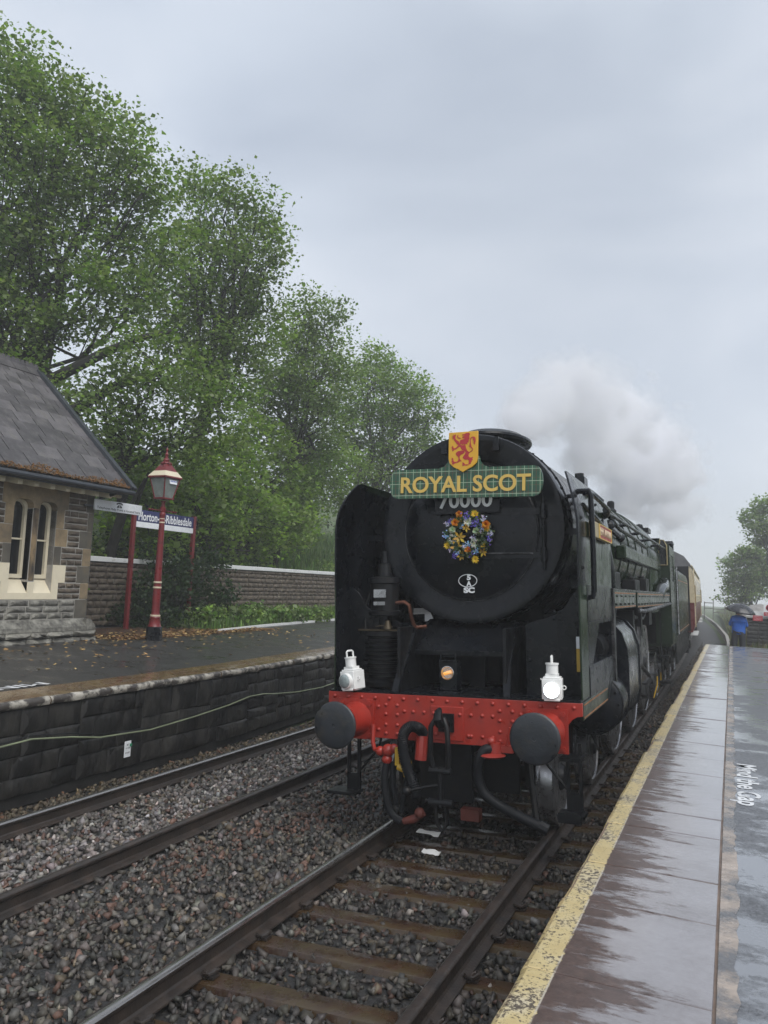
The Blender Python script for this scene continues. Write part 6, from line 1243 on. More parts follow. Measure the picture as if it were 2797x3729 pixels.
# cab
rf = [(1.22 * math.sin(a) if abs(a) < 1.2 else 1.22 * math.copysign(1, a), 2.62 + 1.18 * math.cos(a)) for a in np.linspace(-1.05, 1.05, 15)]
m = MB()
outer = [(-1.23, 1.15), (1.23, 1.15), (1.23, 3.28)] + [(x, z) for x, z in rf[::-1]] + [(-1.23, 3.28)]
m.prism([(.9, 1.2), (1.23, 1.2), (1.23, 2.86), (.9, 2.86)], 11.0, 11.03); m.prism([(-1.23, 1.2), (-.9, 1.2), (-.9, 2.86), (-1.23, 2.86)], 11.0, 11.03)
m.prism([(1.19, 2.86), (1.23, 2.86), (1.23, 3.30), (1.19, 3.36)], 11.0, 11.03); m.prism([(-1.19, 2.86), (-1.23, 2.86), (-1.23, 3.30), (-1.19, 3.36)], 11.0, 11.03)
m.prism([(-1.02, 3.45)] + [(1.02, 3.45)] + [(x, z) for x, z in rf[::-1] if abs(x) < 1.03], 11.0, 11.03); m.prism([(.86, 2.86), (.96, 2.86), (1.05, 3.46), (.86, 3.46)], 11.0, 11.03); m.prism([(-.86, 2.86), (-.96, 2.86), (-1.05, 3.46), (-.86, 3.46)], 11.0, 11.03)
for s in (-1, 1): m.box(*sorted((s * 1.21, s * 1.235)), 11.0, 11.35, 1.2, 3.3); m.box(*sorted((s * 1.21, s * 1.235)), 11.35, 12.3, 1.2, 2.55); m.box(*sorted((s * 1.21, s * 1.235)), 12.2, 12.6, 1.2, 3.25); m.box(*sorted((s * 1.21, s * 1.235)), 11.35, 12.2, 3.1, 3.3)
m.box(-1.2, 1.2, 11.03, 12.6, 1.15, 1.2); cab = P(m, 'cab', 'green', bevel=.006)
m = MB(); m.loft([[(x * 1.02, y, z + .005) for x, z in rf] + [(x * .98, y, z - .03) for x, z in rf[::-1]] for y in (10.95, 13.0)]); P(m, 'cab_roof', 'black', cab, ang=40)
for s in (-1, 1):
    q = [(s * .975, 2.88), (s * 1.185, 2.88), (s * 1.185, 3.30), (s * 1.13, 3.41), (s * 1.055, 3.43)]
    m = MB(); m.prism(q, 11.01, 11.02); w = P(m, 'front_window', 'glassdark', cab)
    m = MB(); m.tube([(x, 10.99, z) for x, z in q + q[:1]], .014, 6); P(m, 'window_rim', 'windowrim', w)
    m = MB(); m.box(*sorted((s * 1.215, s * 1.225)), 11.36, 12.19, 2.56, 3.09); P(m, 'side_window', 'glassdark', cab)
    m = MB(); m.cyl((s * 1.27, 12.55, 1.35), (s * 1.27, 12.55, 2.9), .02, None, 8); P(m, 'cab_handrail', 'steel', cab)
m = MB(); m.lathe([(.07, 0), (.09, .1), (.07, .18), (0, .2)], 12, 'z', (.6, 11.4, 3.62)); m.box(.2, .8, 11.3, 11.9, 3.62, 3.72); m.lathe([(.05, 0), (.07, .12), (0, .16)], 10, 'z', (1.18, 12.4, 3.3)); P(m, 'roof_vent', 'black', cab)
# nameplate on both deflectors, and the yellow electrification flash strip
for s in (-1, 1):
    m = MB(); m.box(*sorted((s * 1.21, s * 1.255)), .62, 1.82, 2.755, 2.905); npl = P(m, 'nameplate', 'windowrim', eng, bevel=.004)
    m = MB(); m.box(*sorted((s * 1.2552, s * 1.2575)), .96, 1.80, 2.765, 2.896); P(m, 'nameplate_field', 'platered', npl)
    m = MB(); zz = ((2.757, 2.766), (2.895, 2.903))
    for a, b in zz: m.box(*sorted((s * 1.2552, s * 1.262)), .955, 1.815, a, b)
    for a, b in ((.95, .99), (1.795, 1.815)): m.box(*sorted((s * 1.2552, s * 1.262)), a, b, 2.76, 2.90)
    P(m, 'nameplate_rim', 'gold', npl)
    inst('nameplate_lettering', text_mesh('BRITANNIA', .1, .004, M_['postcream'], width=.74, height=.078, bold=-.0035), npl, (s * 1.2615, 1.39, 2.831), (math.pi / 2, 0, s * math.pi / 2))
m = MB(); m.box(1.06, 1.085, .412, .428, 1.52, 1.83); m.tube([(1.12, .42, 1.48), (1.125, .40, 1.9), (1.12, .41, 1.95), (1.09, .43, 1.95)], .014, 6); P(m, 'step_handrail', 'black')
m = MB(); m.box(1.105, 1.145, .383, .386, 1.515, 1.72); P(m, 'yellow_label', 'yellow'); m = MB(); m.box(1.105, 1.145, .383, .386, 1.722, 1.83); P(m, 'white_label', 'signwhite')
# ------------------------------------------------------------------ tender and coaches follow the curve
def on_track(name, label, cat, Y0, Y1, group=None):
    a, b = Vector(trk(1, 0, Y0, 0)), Vector(trk(1, 0, Y1, 0)); t = thing(name, label, cat, tuple(a), group=group)
    h = math.atan2(-(b.x - a.x), b.y - a.y); t.rotation_euler = (Matrix.Rotation(h, 3, 'Z') @ Matrix.Rotation(-CANT1, 3, 'Y')).to_euler(); return t
td = on_track('tender', 'dark green tender coupled behind the cab of the engine', 'tender', YB + 13.0, YB + 20.4)
prf = [(1.2, 1.25), (1.24, 1.30), (1.24, 2.72), (1.20, 2.86), (1.05, 2.98), (.9, 3.02)]
prf = prf + [(-x, z) for x, z in prf[::-1]]
m = MB(); m.loft([[(x, y, z) for x, z in prf] for y in (.15, 7.0)]); tb = m.build('tank', M_['green'], td, ang=40, bevel=.01)
m = MB(); m.box(-.85, .85, .5, 4, 3.0, 3.30); m.prism([(-.85, 3.3), (-.6, 3.45), (.6, 3.45), (.85, 3.3)], .6, 3.8); m.build('coal', M_['blackdull'], td)
m = MB()
for s in (-1, 1):
    for z in (1.36, 2.62): m.box(*sorted((s * 1.241, s * 1.244)), .3, 6.85, z - .008, z + .008)
m.build('lining', M_['orange'], tb)
m = MB()
for s in (-1, 1): m.box(*sorted((s * 1.15, s * 1.19)), .3, 7.0, .62, 1.26); m.cyl((s * 1.27, .1, 1.3), (s * 1.27, .1, 2.9), .02, None, 8)
m.box(-1.1, 1.1, .2, 7, 1.1, 1.26); m.box(-1.2, 1.2, 6.95, 7.05, .9, 1.4); m.build('underframe', M_['blackdull'], td)
for y in (1.4, 3.5, 5.6): wheel(y, .5, 0, 'tender_wheel', td)
m = MB(); m.box(-1.22, 1.22, -.35, .12, 1.2, 3.5); m.loft([[(x * .99, y, z) for x, z in rf] + [(x * .95, y, z - .04) for x, z in rf[::-1]] for y in (-.36, .4)]); m.build('gangway', M_['blackdull'], td)
def coach_proto():
    t = thing('railway_coach', 'first cream and crimson coach behind the tender', 'coach', group='cream and crimson coaches of the train')
    hw = 1.38; L_ = 19.4; lo = [(1.30, 1.05), (1.37, 1.25), (hw, 1.6), (hw, 2.02)]; up = [(hw, 2.02), (hw, 2.4), (1.36, 2.95), (1.30, 3.25)]
    full = lambda h: h + [(-x, z) for x, z in h[::-1]]
    m = MB(); m.loft([[(x, y, z) for x, z in full(lo)] for y in (0, L_)]); lower = m.build('lower_body', M_['maroon'], t, ang=30)
    m = MB(); m.loft([[(x, y, z) for x, z in full([(x, z + (.001 if i == 0 else 0)) for i, (x, z) in enumerate(up)])] for y in (0.0, L_)]); upper = m.build('upper_body', M_['cream'], t, ang=30)
    rp_ = [(1.33, 3.22), (1.30, 3.30), (1.12, 3.56), (.8, 3.74), (.4, 3.83), (0, 3.86)]; m = MB(); m.loft([[(x, y, z) for x, z in full(rp_[:-1])[:5] + [(0, 3.86)] + [(-x, z) for x, z in rp_[:-1][::-1]]] for y in (-.05, L_ + .05)]); m.build('roof', M_['roofgrey'], t, ang=40)
    ends = MB(); ends.box(-1.25, 1.25, -.04, .0, 1.1, 3.25); ends.box(-.5, .5, -.35, -.04, 1.1, 3.3); ends.build('end_wall', M_['blackdull'], t)
    for s in (-1, 1):
        for y in (2.6, 5.2, 7.4, 9.6, 11.8, 14.0, 16.4):
            w = MB(); w.box(*sorted((s * 1.372, s * 1.392)), y, y + 1.25, 2.24, 2.98); wf = w.build('window', M_['creampaint'], upper, bevel=.02); w = MB(); w.box(*sorted((s * 1.39, s * 1.397)), y + .06, y + 1.19, 2.30, 2.92); w.build('pane', M_['glassdark'], wf)
        for y in (.5, 18.2):
            d = MB(); d.box(*sorted((s * 1.375, s * 1.40)), y, y + .72, 1.2, 3.15); dr = d.build('door', M_['cream'], upper, bevel=.01); w = MB(); w.box(*sorted((s * 1.40, s * 1.405)), y + .1, y + .62, 2.3, 2.95); w.build('pane', M_['glassdark'], dr)
            w = MB(); w.cyl((s * 1.42, y - .06, 1.9), (s * 1.42, y - .06, 2.6), .015, None, 6); w.build('handle', M_['brass'], dr)
        for y in (.8, 2.0, 3.2, 16, 17.2):
            st = MB(); st.box(*sorted((s * 1.2, s * 1.44)), y, y + .5, .92, .96); st.build('footstep', M_['whitepaint'], t)
        m = MB(); m.box(*sorted((s * 1.376, s * 1.388)), 0.0, L_, 2.0, 2.035); m.tube([(s * 1.345, y, 3.24) for y in (0, L_ / 2, L_)], .025, 6); m.build('waist_moulding', M_['cream'], upper)
        m = MB(); m.box(*sorted((s * 1.1, s * 1.16)), .4, L_ - .4, .85, 1.06); m.build('solebar', M_['blackdull'], t)
    for y in (2.6, 16.8):
        for dy in (-1.25, 1.25): wheel(y + dy, .457, 0, 'coach_wheel', t)
        m = MB()
        for s in (-1, 1): m.box(*sorted((s * .98, s * 1.08)), y - 1.7, y + 1.7, .42, .72); m.box(*sorted((s * .95, s * 1.12)), y - 1.4, y - 1.1, .3, .6); m.box(*sorted((s * .95, s * 1.12)), y + 1.1, y + 1.4, .3, .6)
        m.build('bogie_frame', M_['blackdull'], t)
    return t
cps = [(YB + 21.2, YB + 40.6), (YB + 41.4, YB + 60.8), (YB + 61.6, YB + 81.0)]
c0 = coach_proto()
labs = ['first cream and crimson coach directly behind the tender', 'second cream and crimson coach, half hidden by the first', 'farthest coach of the train fading into the mist']
for i, (a, b) in enumerate(cps):
    c = c0 if i == 0 else copy_tree(c0); q = on_track('dummy', None, None, a, b); c.location = q.location; c.rotation_euler = q.rotation_euler; bpy.data.objects.remove(q); c['label'] = labs[i]

# ------------------------------------------------------------------ headboard on the smokebox
def on_engine(name, label, cat, x, y, z, tilt=0.0, yaw=0.0, group=None):
    t = thing(name, label, cat, LW(x, y, z), group=group); t.rotation_euler = (Matrix.Rotation(-CANT1, 3, 'Y') @ Matrix.Rotation(yaw, 3, 'Z') @ Matrix.Rotation(tilt, 3, 'Y')).to_euler(); return t
hb = on_engine('headboard', 'green tartan train headboard with yellow lettering on the smokebox', 'headboard', .042, .45, 3.305, .033)
pts = []
for k in range(9): a = -math.pi / 2 + math.pi * k / 8; pts.append((.70 + .085 * max(0, math.cos(a)) ** .8, .148 * math.sin(a)))
pts += [(.26, .148), (.205, .165), (.165, .21), (.155, .26), (-.155, .26), (-.165, .21), (-.205, .165), (-.26, .148)]
for k in range(9): a = math.pi / 2 + math.pi * k / 8; pts.append((-.70 - .085 * max(0, -math.cos(a)) ** .8, .148 * math.sin(a)))
m = MB(); m.prism(pts, -.018, .018); m.build('board', M_['tartan'], hb, ang=25)
inst('lettering', text_mesh('ROYAL SCOT', .25, .006, M_['gold'], width=1.335, height=.165, bold=.005), hb, (.005, -.022, -.012), (math.pi / 2, 0, 0))
m = MB(); m.box(-.05, .05, .018, .08, -.05, .2); m.build('mounting', M_['black'], hb)
shp = [(-.152, .50), (.148, .505), (.150, .24), (.138, .19), (.095, .15), (.05, .13), (0, .10), (-.05, .13), (-.095, .15), (-.138, .19), (-.152, .24)]
m = MB(); m.prism(shp, -.045, -.024); sh = m.build('shield', M_['shield'], hb, ang=20, bevel=.003)
def sv(pl): return [((x - 745) / 1090 * .30, .503 - (y - 190) / 1500 * .40) for x, y in pl]
lion = [
 [(590, 740), (640, 680), (740, 700), (825, 690), (850, 800), (890, 890), (950, 950), (1010, 965), (965, 1010), (945, 1080), (960, 1130), (1010, 1165), (1060, 1165), (1120, 1140), (1095, 1220), (1120, 1260), (1060, 1275), (1090, 1310), (1040, 1330), (1045, 1380), (1010, 1420), (950, 1420), (965, 1350), (960, 1270), (920, 1245), (820, 1240), (760, 1200), (735, 1150), (770, 1090), (820, 1030), (835, 960), (800, 905), (700, 870), (660, 810), (640, 760)],
 [(800, 940), (790, 900), (690, 895), (560, 910), (490, 960), (465, 1010), (500, 1070), (560, 1130), (580, 1190), (570, 1260), (520, 1300), (450, 1310), (400, 1280), (380, 1220), (370, 1160), (300, 1150), (340, 1195), (300, 1230), (350, 1255), (300, 1320), (360, 1320), (330, 1380), (380, 1420), (410, 1380), (450, 1365), (500, 1345), (550, 1345), (600, 1310), (650, 1290), (710, 1285), (660, 1250), (620, 1190), (620, 1110), (660, 1050), (740, 1020), (790, 985)],
 [(950, 1425), (880, 1415), (830, 1420), (800, 1370), (760, 1340), (715, 1345), (750, 1375), (705, 1395), (750, 1425), (710, 1470), (770, 1465), (830, 1450), (880, 1465), (950, 1440)],
 [(620, 640), (560, 690), (500, 760), (440, 795), (385, 790), (370, 720), (320, 690), (345, 740), (295, 750), (345, 790), (300, 825), (350, 835), (330, 900), (385, 895), (400, 850), (470, 840), (530, 800), (600, 740), (660, 690)],
 [(440, 420), (480, 480), (560, 530), (600, 600), (620, 650), (570, 690), (510, 650), (460, 580), (400, 500), (395, 460), (320, 435), (380, 410), (315, 370), (375, 375), (320, 325), (390, 335), (360, 280), (430, 310), (430, 265), (465, 300), (445, 350)],
 [(700, 290), (780, 285), (840, 250), (950, 235), (1000, 290), (965, 320), (975, 460), (950, 490), (940, 600), (890, 600), (900, 680), (850, 640), (800, 690), (760, 650), (720, 690), (690, 640), (640, 660), (610, 600), (640, 560), (610, 540), (660, 490), (760, 470), (800, 430), (740, 420), (700, 430), (710, 380), (800, 350), (770, 330), (705, 330)],
 [(510, 330), (560, 300), (540, 350), (570, 400), (640, 410), (650, 440), (570, 440), (520, 400)],
 [(1000, 940), (1080, 900), (1100, 860), (1040, 820), (1000, 770), (950, 740), (1000, 710), (970, 660), (1000, 640), (985, 520), (1010, 440), (1080, 390), (1150, 390), (1200, 440), (1205, 560), (1170, 700), (1130, 640), (1140, 560), (1100, 520), (1110, 480), (1080, 430), (1040, 450), (1015, 530), (1030, 640), (1050, 750), (1110, 830), (1115, 890), (1060, 945), (1010, 965)]]
m = MB()
for i, pl in enumerate(lion): m.prism(sv(pl), -.0475 - .0003 * i, -.044)
m.build('lion_emblem', M_['lion'], sh, smooth=False)

# wreath of flowers hung on the door
wr = on_engine('flower_wreath', 'round wreath of orange, white and blue flowers on the smokebox door', 'wreath', .045, .60, 2.793)
r = np.random.default_rng(90); ub = [(.165 * math.cos(a), -.03 + r.normal(0, .012), .165 * math.sin(a), .06) for a in np.linspace(0, 2 * math.pi, 26)]
V, F, C = leaves(ub, 1300, .035, [(.03, .07, .025), (.05, .09, .03), (.09, .14, .10), (.04, .06, .05)], 91, spread=.018, per=8, flat=.1)
inst('greenery', npmesh('greenery', V, F, M_['leaf'], C), wr)
def flower(kind, pal, ctr, seed):
    r = random.Random(seed); V, F, C = [], [], []
    def quad(p, c):
        o = len(V); V.extend(p); C.extend([c] * 4); F.extend([(o, o + 1, o + 2), (o, o + 2, o + 3)])
    rings = {'daisy': [(15, 1.0, .15, .16), (12, .7, .35, .14)], 'lily': [(6, 1.1, .35, .24)], 'rose': [(5, .95, .55, .55), (5, .72, .9, .5), (4, .45, 1.2, .4)], 'blue': []}[kind]
    for n, L_, lift, w in rings:
        for k in range(n):
            a = 2 * math.pi * k / n + r.uniform(-.15, .15) + L_; d = Vector((math.cos(a), 0, math.sin(a))); s_ = Vector((-math.sin(a), 0, math.cos(a))); L2 = L_ * r.uniform(.85, 1.1); up = Vector((0, -1, 0))
            c = [q * r.uniform(.8, 1.15) for q in pal[r.randrange(len(pal))]]
            quad([tuple(up * .1), tuple(d * L2 * .55 + s_ * w + up * (lift * .7 + .1)), tuple(d * L2 + up * (lift + .1)), tuple(d * L2 * .55 - s_ * w + up * (lift * .7 + .1))], c)
    if kind == 'blue':
        for k in range(26):
            c = Vector((r.gauss(0, .42), -abs(r.gauss(.3, .3)), r.gauss(0, .5))); cl_ = [q * r.uniform(.7, 1.3) for q in pal[r.randrange(len(pal))]]; a = r.uniform(0, 6.28); u = Vector((math.cos(a), r.uniform(-.5, .5), math.sin(a))) * .24; v = Vector((-math.sin(a), r.uniform(-.5, .5), math.cos(a))) * .17
            quad([tuple(c + u), tuple(c + v), tuple(c - u), tuple(c - v)], cl_)
    if ctr:
        for k in range(6): a = k * math.pi / 3; quad([(0, -.42, 0), (.2 * math.cos(a), -.22, .2 * math.sin(a)), (.2 * math.cos(a + .5), -.25, .2 * math.sin(a + .5)), (.2 * math.cos(a + 1.05), -.22, .2 * math.sin(a + 1.05))], ctr)
    return npmesh('flower', np.array(V), np.array(F), M_['petal'], np.array(C))
OR, YE, WH, PU, BL, PB, CR = [(.62, .21, .02), (.70, .30, .03)], [(.55, .36, .03), (.42, .25, .03)], [(.70, .72, .62), (.6, .68, .55)], [(.13, .09, .44), (.20, .15, .56)], [(.16, .27, .52), (.28, .42, .66)], [(.42, .42, .60), (.55, .55, .68)], [(.50, .55, .40)]
FM = {'or': flower('rose', OR, None, 1), 'yl': flower('lily', YE, (.25, .15, .03), 2), 'yd': flower('daisy', [(.68, .45, .02)], (.4, .22, .02), 3), 'wd': flower('daisy', WH, (.5, .55, .25), 4), 'pu': flower('blue', PU, None, 5), 'bl': flower('blue', BL, None, 6), 'pb': flower('blue', PB, None, 7), 'cr': flower('rose', CR, None, 8)}
# positions read off the wreath: (angle-plane x, z, size, kind)
fl = [(-.085, .215, .042, 'or'), (-.075, .175, .045, 'yl'), (-.125, .13, .045, 'or'), (0, .195, .045, 'pu'), (.085, .21, .045, 'yd'), (.01, .135, .055, 'wd'), (.095, .125, .048, 'pu'), (.165, .175, .035, 'pb'), (.205, .10, .050, 'or'), (.205, .055, .035, 'yd'),
      (-.215, .125, .035, 'pb'), (-.17, .14, .032, 'pu'), (-.01, .075, .040, 'yl'), (-.155, .06, .042, 'cr'), (-.215, .01, .046, 'bl'), (-.085, -.02, .06, 'yl'), (-.15, -.03, .056, 'wd'), (.10, .04, .044, 'cr'), (.145, .03, .034, 'pb'), (.21, -.05, .046, 'pu'), (.23, .01, .034, 'pb'), (.08, -.085, .056, 'wd'), (0, -.085, .042, 'bl'),
      (-.21, -.10, .04, 'yd'), (-.115, -.115, .058, 'yl'), (-.15, -.07, .035, 'bl'), (.025, -.15, .044, 'or'), (.09, -.15, .050, 'bl'), (.02, -.19, .042, 'pu'), (.165, -.11, .036, 'yd'), (.16, -.17, .045, 'yl'), (.085, -.245, .042, 'yd'), (-.10, -.16, .042, 'bl'), (-.06, -.205, .045, 'yl'), (-.13, -.21, .034, 'pu'), (.05, -.03, .035, 'pb'), (-.05, .10, .036, 'bl'), (.14, .09, .036, 'bl'), (-.02, -.13, .036, 'pb'), (-.18, -.14, .036, 'pb')]
for x, z, s_, k in fl: inst('flower', FM[k], wr, (x * .98, -.075 + random.uniform(-.012, .012), z * .98), (random.uniform(-.3, .3), random.uniform(0, 6.28), random.uniform(-.3, .3)), (s_, s_, s_))

# white headlamps on the buffer beam, centre marker lamp
def lamp(label, x, y, z, yaw, lit):
    t = on_engine('headlamp', label, 'lamp', x, y, z, yaw=yaw)
    m = MB(); m.box(-.085, .085, -.075, .085, .012, .185); m.box(-.066, .066, -.085, -.074, .0, .02); m.box(-.075, .075, -.06, .07, .185, .20); m.box(-.07, .07, -.05, .06, .0, .012); m.build('body', M_['white'], t, bevel=.006)
    m = MB(); m.cyl((0, -.074, .095), (0, -.115, .095), .073, .070, 28); m.build('lens_hood', M_['white'], t)
    m = MB(); m.lathe([(.066, -.105), (.064, -.118), (.04, -.128), (0, -.132)], 28, 'y', (0, 0, .095)); m.build('lens', M_['litlens' if lit else 'lens'], t, ang=60)
    m = MB(); m.box(-.055, .055, -.045, .055, .20, .225); m.lathe([(.052, .225), (.052, .30), (.058, .302), (.058, .315), (.0, .32)], 20); m.build('chimney', M_['white'], t)
    m = MB(); m.tube([(-.002, -.045, .30), (-.002, -.045, .365), (-.002, -.03, .375), (-.002, .03, .375), (-.002, .045, .365), (-.002, .045, .30)], .009, 6); m.build('handle', M_['white'], t)
    m = MB(); m.tube([(.10 + .016 * math.cos(a), -.02, .11 + .016 * math.sin(a)) for a in np.linspace(0, 6.283, 13)], .005, 5); m.tube([(-.09, -.02, .17), (-.098, -.02, .185)], .006, 5); m.build('ring', M_['white'], t)
    return t
l1 = lamp('unlit white headlamp turned sideways on the left of the red buffer beam', -.955, .02, 1.30, R(-16), False)
l1.rotation_euler = (Matrix.Rotation(-CANT1 - R(6), 3, 'Y') @ Matrix.Rotation(R(-16), 3, 'Z')).to_euler()
l2 = lamp('glowing white headlamp on the right of the red buffer beam', .962, -.01, 1.302, R(7), True)
ml = on_engine('marker_lamp', 'black marker lamp with amber bulb in the middle of the engine front', 'lamp', -.10, .32, 1.302)
m = MB(); m.box(-.09, .09, .0, .14, .0, .27); m.box(-.085, .085, -.01, .12, .27, .285)
for x in (-.082, .066): m.box(x, x + .016, -.004, .012, .26, .36)
m.box(-.082, .082, -.004, .012, .35, .366); m.box(-.07, .07, -.002, .01, .315, .325); m.build('body', M_['black'], ml, bevel=.004)
m = MB(); m.lathe([(.064, .0), (.066, -.02), (.06, -.022), (.05, -.004), (0, .002)], 28, 'y', (0, 0, .165)); m.build('reflector', M_['chrome'], ml)
m = MB(); m.cyl((-.035, -.016, .155), (.035, -.016, .178), .016, None, 10); m.build('bulb', M_['amber'], ml)
gl = bpy.data.materials.new('clear_glass'); gl.use_nodes = True; nt = gl.node_tree; nt.nodes.clear()
a_ = N(nt, 'ShaderNodeBsdfTransparent'); b_ = N(nt, 'ShaderNodeBsdfGlossy', {'Roughness': .05}); N(nt, 'ShaderNodeOutputMaterial', {0: N(nt, 'ShaderNodeMixShader', {0: .22, 1: a_.outputs[0], 2: b_.outputs[0]}).outputs[0]})
m = MB(); m.lathe([(.062, -.022), (.055, -.034), (.03, -.044), (0, -.047)], 28, 'y', (0, 0, .165)); m.build('lens', gl, ml)

# ------------------------------------------------------------------ person with umbrella on the ramp
def skinned(name, joints, edges, mat, parent, sub=2, root=0):
    bm = bmesh.new(); ly = bm.verts.layers.skin.verify(); vs = [bm.verts.new(j[0]) for j in joints]
    for v, j in zip(vs, joints): v[ly].radius = j[1] if isinstance(j[1], tuple) else (j[1], j[1])
    vs[root][ly].use_root = True
    for a, b in edges: bm.edges.new((vs[a], vs[b]))
    me = bpy.data.meshes.new(name); bm.to_mesh(me); bm.free(); me.materials.append(mat); me.polygons.foreach_set('use_smooth', [True] * len(me.polygons))
    o = bpy.data.objects.new(name, me); COL.objects.link(o); o.parent = parent
    s = o.modifiers.new('skin', 'SKIN'); s.use_smooth_shade = True; d = o.modifiers.new('sub', 'SUBSURF'); d.levels = sub; d.render_levels = sub; return o
pe = thing('person', 'person in a bright blue jacket seen from behind under a dark umbrella', 'person', (2.52, 30.3, .24))
J = [((0, 0, .92), (.15, .11)), ((0, 0, 1.12), (.15, .11)), ((0, .0, 1.34), (.17, .12)), ((0, .02, 1.46), (.07, .07)), ((0, .03, 1.55), (.055, .06)), ((0, .05, 1.66), (.085, .10)), ((0, .05, 1.74), (.06, .07)),
     ((-.10, 0, .82), .085), ((-.115, .02, .47), .06), ((-.12, 0, .08), .045), ((-.13, .12, .04), .04), ((.10, 0, .82), .085), ((.12, .02, .47), .06), ((.13, 0, .08), .045), ((.15, .12, .04), .04),
     ((-.17, 0, 1.37), .05), ((-.27, .025, 1.12), .036), ((-.20, .24, 1.20), .032), ((-.15, .29, 1.23), .03), ((.17, 0, 1.37), .05), ((.25, .045, 1.10), .036), ((.20, .26, 1.28), .032), ((.17, .29, 1.31), .03)]
E_ = [(0, 1), (1, 2), (2, 3), (3, 4), (4, 5), (5, 6), (0, 7), (7, 8), (8, 9), (9, 10), (0, 11), (11, 12), (12, 13), (13, 14), (2, 15), (15, 16), (16, 17), (17, 18), (2, 19), (19, 20), (20, 21), (21, 22)]
skinned('body', J, E_, M_['skin'], pe)
skinned('trousers', [((0, 0, 1.06), (.18, .13)), ((-.11, 0, .82), .125), ((-.13, .02, .47), .105), ((-.14, 0, .08), .095), ((.11, 0, .82), .125), ((.135, .02, .47), .105), ((.15, 0, .08), .095)], [(0, 1), (1, 2), (2, 3), (0, 4), (4, 5), (5, 6)], M_['trouser'], pe)
skinned('jacket', [((0, 0, 1.08), (.235, .16)), ((0, 0, .80), (.25, .17)), ((0, 0, 1.26), (.235, .16)), ((0, 0, 1.40), (.19, .13)), ((0, .02, 1.50), (.09, .09)), ((-.18, 0, 1.38), .08), ((-.275, .02, 1.12), .072), ((-.20, .22, 1.22), .055), ((.18, 0, 1.38), .08), ((.255, .04, 1.10), .072), ((.22, .24, 1.27), .055), ((0, -.06, 1.47), (.12, .06))],
        [(0, 1), (0, 2), (2, 3), (3, 4), (3, 5), (5, 6), (6, 7), (3, 8), (8, 9), (9, 10), (3, 11)], M_['jacket'], pe)
skinned('hair', [((0, .03, 1.62), (.095, .105)), ((0, .04, 1.71), (.085, .095)), ((0, .02, 1.57), (.07, .07))], [(0, 1), (0, 2)], M_['hair'], pe)
for s in (-1, 1):
    m = MB(); m.loft([[(s * .13 + a, b, z) for a, b in ((-.05, -.09), (.05, -.09), (.05, .18), (-.05, .18))] for z in (0, .05)] + [[(s * .13 + a, b, .11) for a, b in ((-.045, -.08), (.045, -.08), (.04, .06), (-.04, .06))]]); m.build('boot', M_['hair'], pe)
    for h in range(5):   # fingers closed on what the hands hold
        m = MB(); c = Vector((-.13, .31, 1.22) if s < 0 else (.165, .31, 1.31)); m.tube([c + Vector((.0, -.02, .03 - .016 * h)), c + Vector((s * -.02, .025, .03 - .016 * h)), c + Vector((s * -.035, .01, .03 - .016 * h))], .008, 5); m.build('finger', M_['skin'], pe)
um = thing('umbrella', 'dark grey rain spotted umbrella held over the person in blue', 'umbrella', (2.52 + .165, 30.3 + .32, 1.5)); um.rotation_euler = (R(8), R(10), 0)
prof = [(0, .63), (.12, .615), (.25, .57), (.38, .49), (.46, .41), (.50, .355)]; m = MB(); n = 8; vs, fs = [], []
for r_, h in prof:
    for k in range(n * 4):
        a = 2 * math.pi * k / (n * 4); sc = 1 - .07 * (r_ / .5) ** 2 * abs(math.sin(a * n / 2)) ; vs.append((r_ * sc * math.cos(a) - .18, r_ * sc * math.sin(a) - .2, h - .02 * (1 - sc) * 4 * 0))
for i in range(len(prof) - 1):
    for k in range(n * 4): fs.append((i * n * 4 + k, i * n * 4 + (k + 1) % (n * 4), (i + 1) * n * 4 + (k + 1) % (n * 4), (i + 1) * n * 4 + k))
m.add(vs, fs); o = m.build('canopy', M_['umbrella'], um, fix=False); o.modifiers.new('solid', 'SOLIDIFY').thickness = .004
m = MB()
for k in range(n):
    a = 2 * math.pi * k / n; m.tube([(r_ * math.cos(a) - .18, r_ * math.sin(a) - .2, h - .008) for r_, h in prof], .004, 5)
m.build('ribs', M_['steel'], um)
m = MB(); m.tube([(0, 0, -.22), (-.18, -.2, .70)], .008, 6); m.build('shaft', M_['steel'], um); m = MB(); m.cyl((.01, .01, -.26), (-.02, -.02, -.12), .016, None, 8); m.build('handle', M_['signblack'], um)
m = MB(); m.tube([(2.33, 30.5, 1.02), (2.17, 30.4, .22)], .016, 6); tag(m.build('walking_stick', M_['signblack']), 'thin dark stick or tripod leg beside the left leg of the person', 'stick')

# ------------------------------------------------------------------ exhaust: a ragged plume carried back over the train
PL = [(0.02, 9.0, 4.15, .30), (0.0, 9.6, 4.35, .40), (-.02, 10.4, 4.75, .52), (-0.1, 11.28, 5.1, 0.62), (-0.04, 12.36, 5.65, 0.50), (0.04, 12.98, 5.37, 0.78), (0.16, 14.06, 6.0, 0.5), (0.12, 16.26, 5.83, 0.95), (-0.06, 15.15, 5.07, 0.9), (0.33, 19.64, 5.86, 1.1), (0.03, 19.59, 4.96, 1.05), (0.46, 25.16, 6.13, 1.25), (0.75, 29.63, 6.64, 0.95), (0.01, 29.41, 5.47, 1.2), (.5, 37, 6.2, 1.1)]
sm = bpy.data.materials.new('steam_cloud'); sm.use_nodes = True; nt = sm.node_tree; nt.nodes.clear()
g = N(nt, 'ShaderNodeNewGeometry').outputs['Position']
wn = N(nt, 'ShaderNodeTexNoise', {'Vector': g, 'Scale': 1.75, 'Detail': 6.0, 'Roughness': 0.6})
best = None
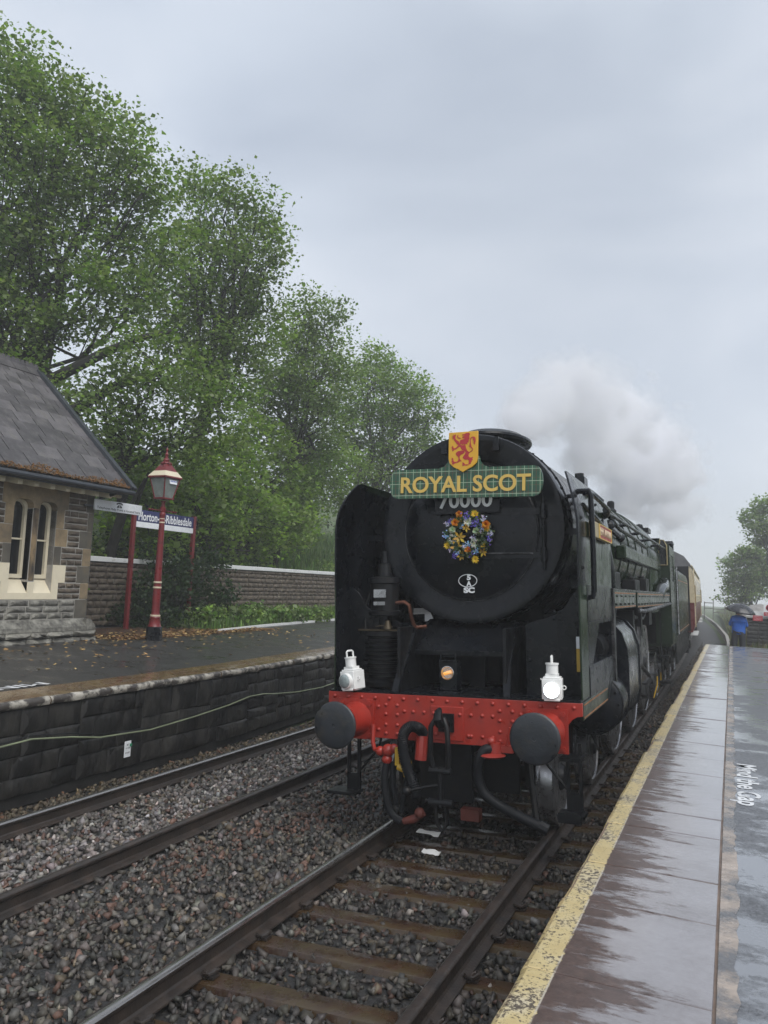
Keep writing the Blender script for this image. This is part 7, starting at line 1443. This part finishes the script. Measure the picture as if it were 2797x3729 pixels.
for x, y, z, R_ in PL:
    d = N(nt, 'ShaderNodeVectorMath', {0: g, 1: (x, y, z)}, operation='DISTANCE').outputs['Value']
    f = math_(nt, 'MULTIPLY_ADD', d, -1.0 / R_, 1.0)
    best = f if best is None else N(nt, 'ShaderNodeMath', {0: best, 1: f, 2: 0.35}, operation='SMOOTH_MAX').outputs[0]
vo = N(nt, 'ShaderNodeTexVoronoi', {'Vector': N(nt, 'ShaderNodeVectorMath', {0: g, 1: N(nt, 'ShaderNodeVectorMath', {0: wn.outputs['Color'], 1: (.35, .35, .35)}, operation='MULTIPLY').outputs[0]}, operation='ADD').outputs[0], 'Scale': 1.5}, feature='SMOOTH_F1').outputs['Distance']
nf = math_(nt, 'ADD', math_(nt, 'MULTIPLY', math_(nt, 'SUBTRACT', wn.outputs['Fac'], 0.5), 1.7), math_(nt, 'MULTIPLY', math_(nt, 'SUBTRACT', 0.42, vo), 0.9))
dens = N(nt, 'ShaderNodeMapRange', {'Value': math_(nt, 'ADD', best, nf), 'From Min': 0.10, 'From Max': 0.55, 'To Min': 0.0, 'To Max': 8.0}).outputs[0]
sy = N(nt, 'ShaderNodeSeparateXYZ', {0: g})
dens = math_(nt, 'MULTIPLY', dens, N(nt, 'ShaderNodeMapRange', {'Value': sy.outputs[1], 'From Min': 13.0, 'From Max': 34.0, 'To Min': 1.0, 'To Max': 0.10}).outputs[0])
pv = N(nt, 'ShaderNodeVolumePrincipled', {'Color': (0.968, 0.970, 0.990, 1), 'Density': dens, 'Anisotropy': 0.0})
N(nt, 'ShaderNodeOutputMaterial', {1: pv.outputs[0]})
m = MB(); hull = bmesh.new()
for x, y, z, R_ in PL:
    for k in range(26):
        a = k * 2.399; h = 1 - 2 * (k + .5) / 26; q = math.sqrt(1 - h * h); hull.verts.new((x + 1.45 * R_ * q * math.cos(a), y + 1.45 * R_ * q * math.sin(a), max(4.03, z + 1.45 * R_ * h)))
bmesh.ops.convex_hull(hull, input=hull.verts); 
for v in [v for v in hull.verts if not v.link_faces]: hull.verts.remove(v)
me = bpy.data.meshes.new('smoke'); hull.to_mesh(me); hull.free(); me.materials.append(sm); o = bpy.data.objects.new('smoke', me); COL.objects.link(o); tag(o, kind='stuff')

# ------------------------------------------------------------------ wet mist
hm = bpy.data.materials.new('mist'); hm.use_nodes = True; nt = hm.node_tree; nt.nodes.clear()
pv = N(nt, 'ShaderNodeVolumePrincipled', {'Color': (0.985, 0.99, 0.995, 1), 'Density': 0.0029, 'Anisotropy': 0.2})
N(nt, 'ShaderNodeOutputMaterial', {1: pv.outputs[0]})
m = MB(); m.box(-230, 230, -60, 310, -2.5, 20.0); tag(m.build('haze', hm, smooth=False), kind='stuff')
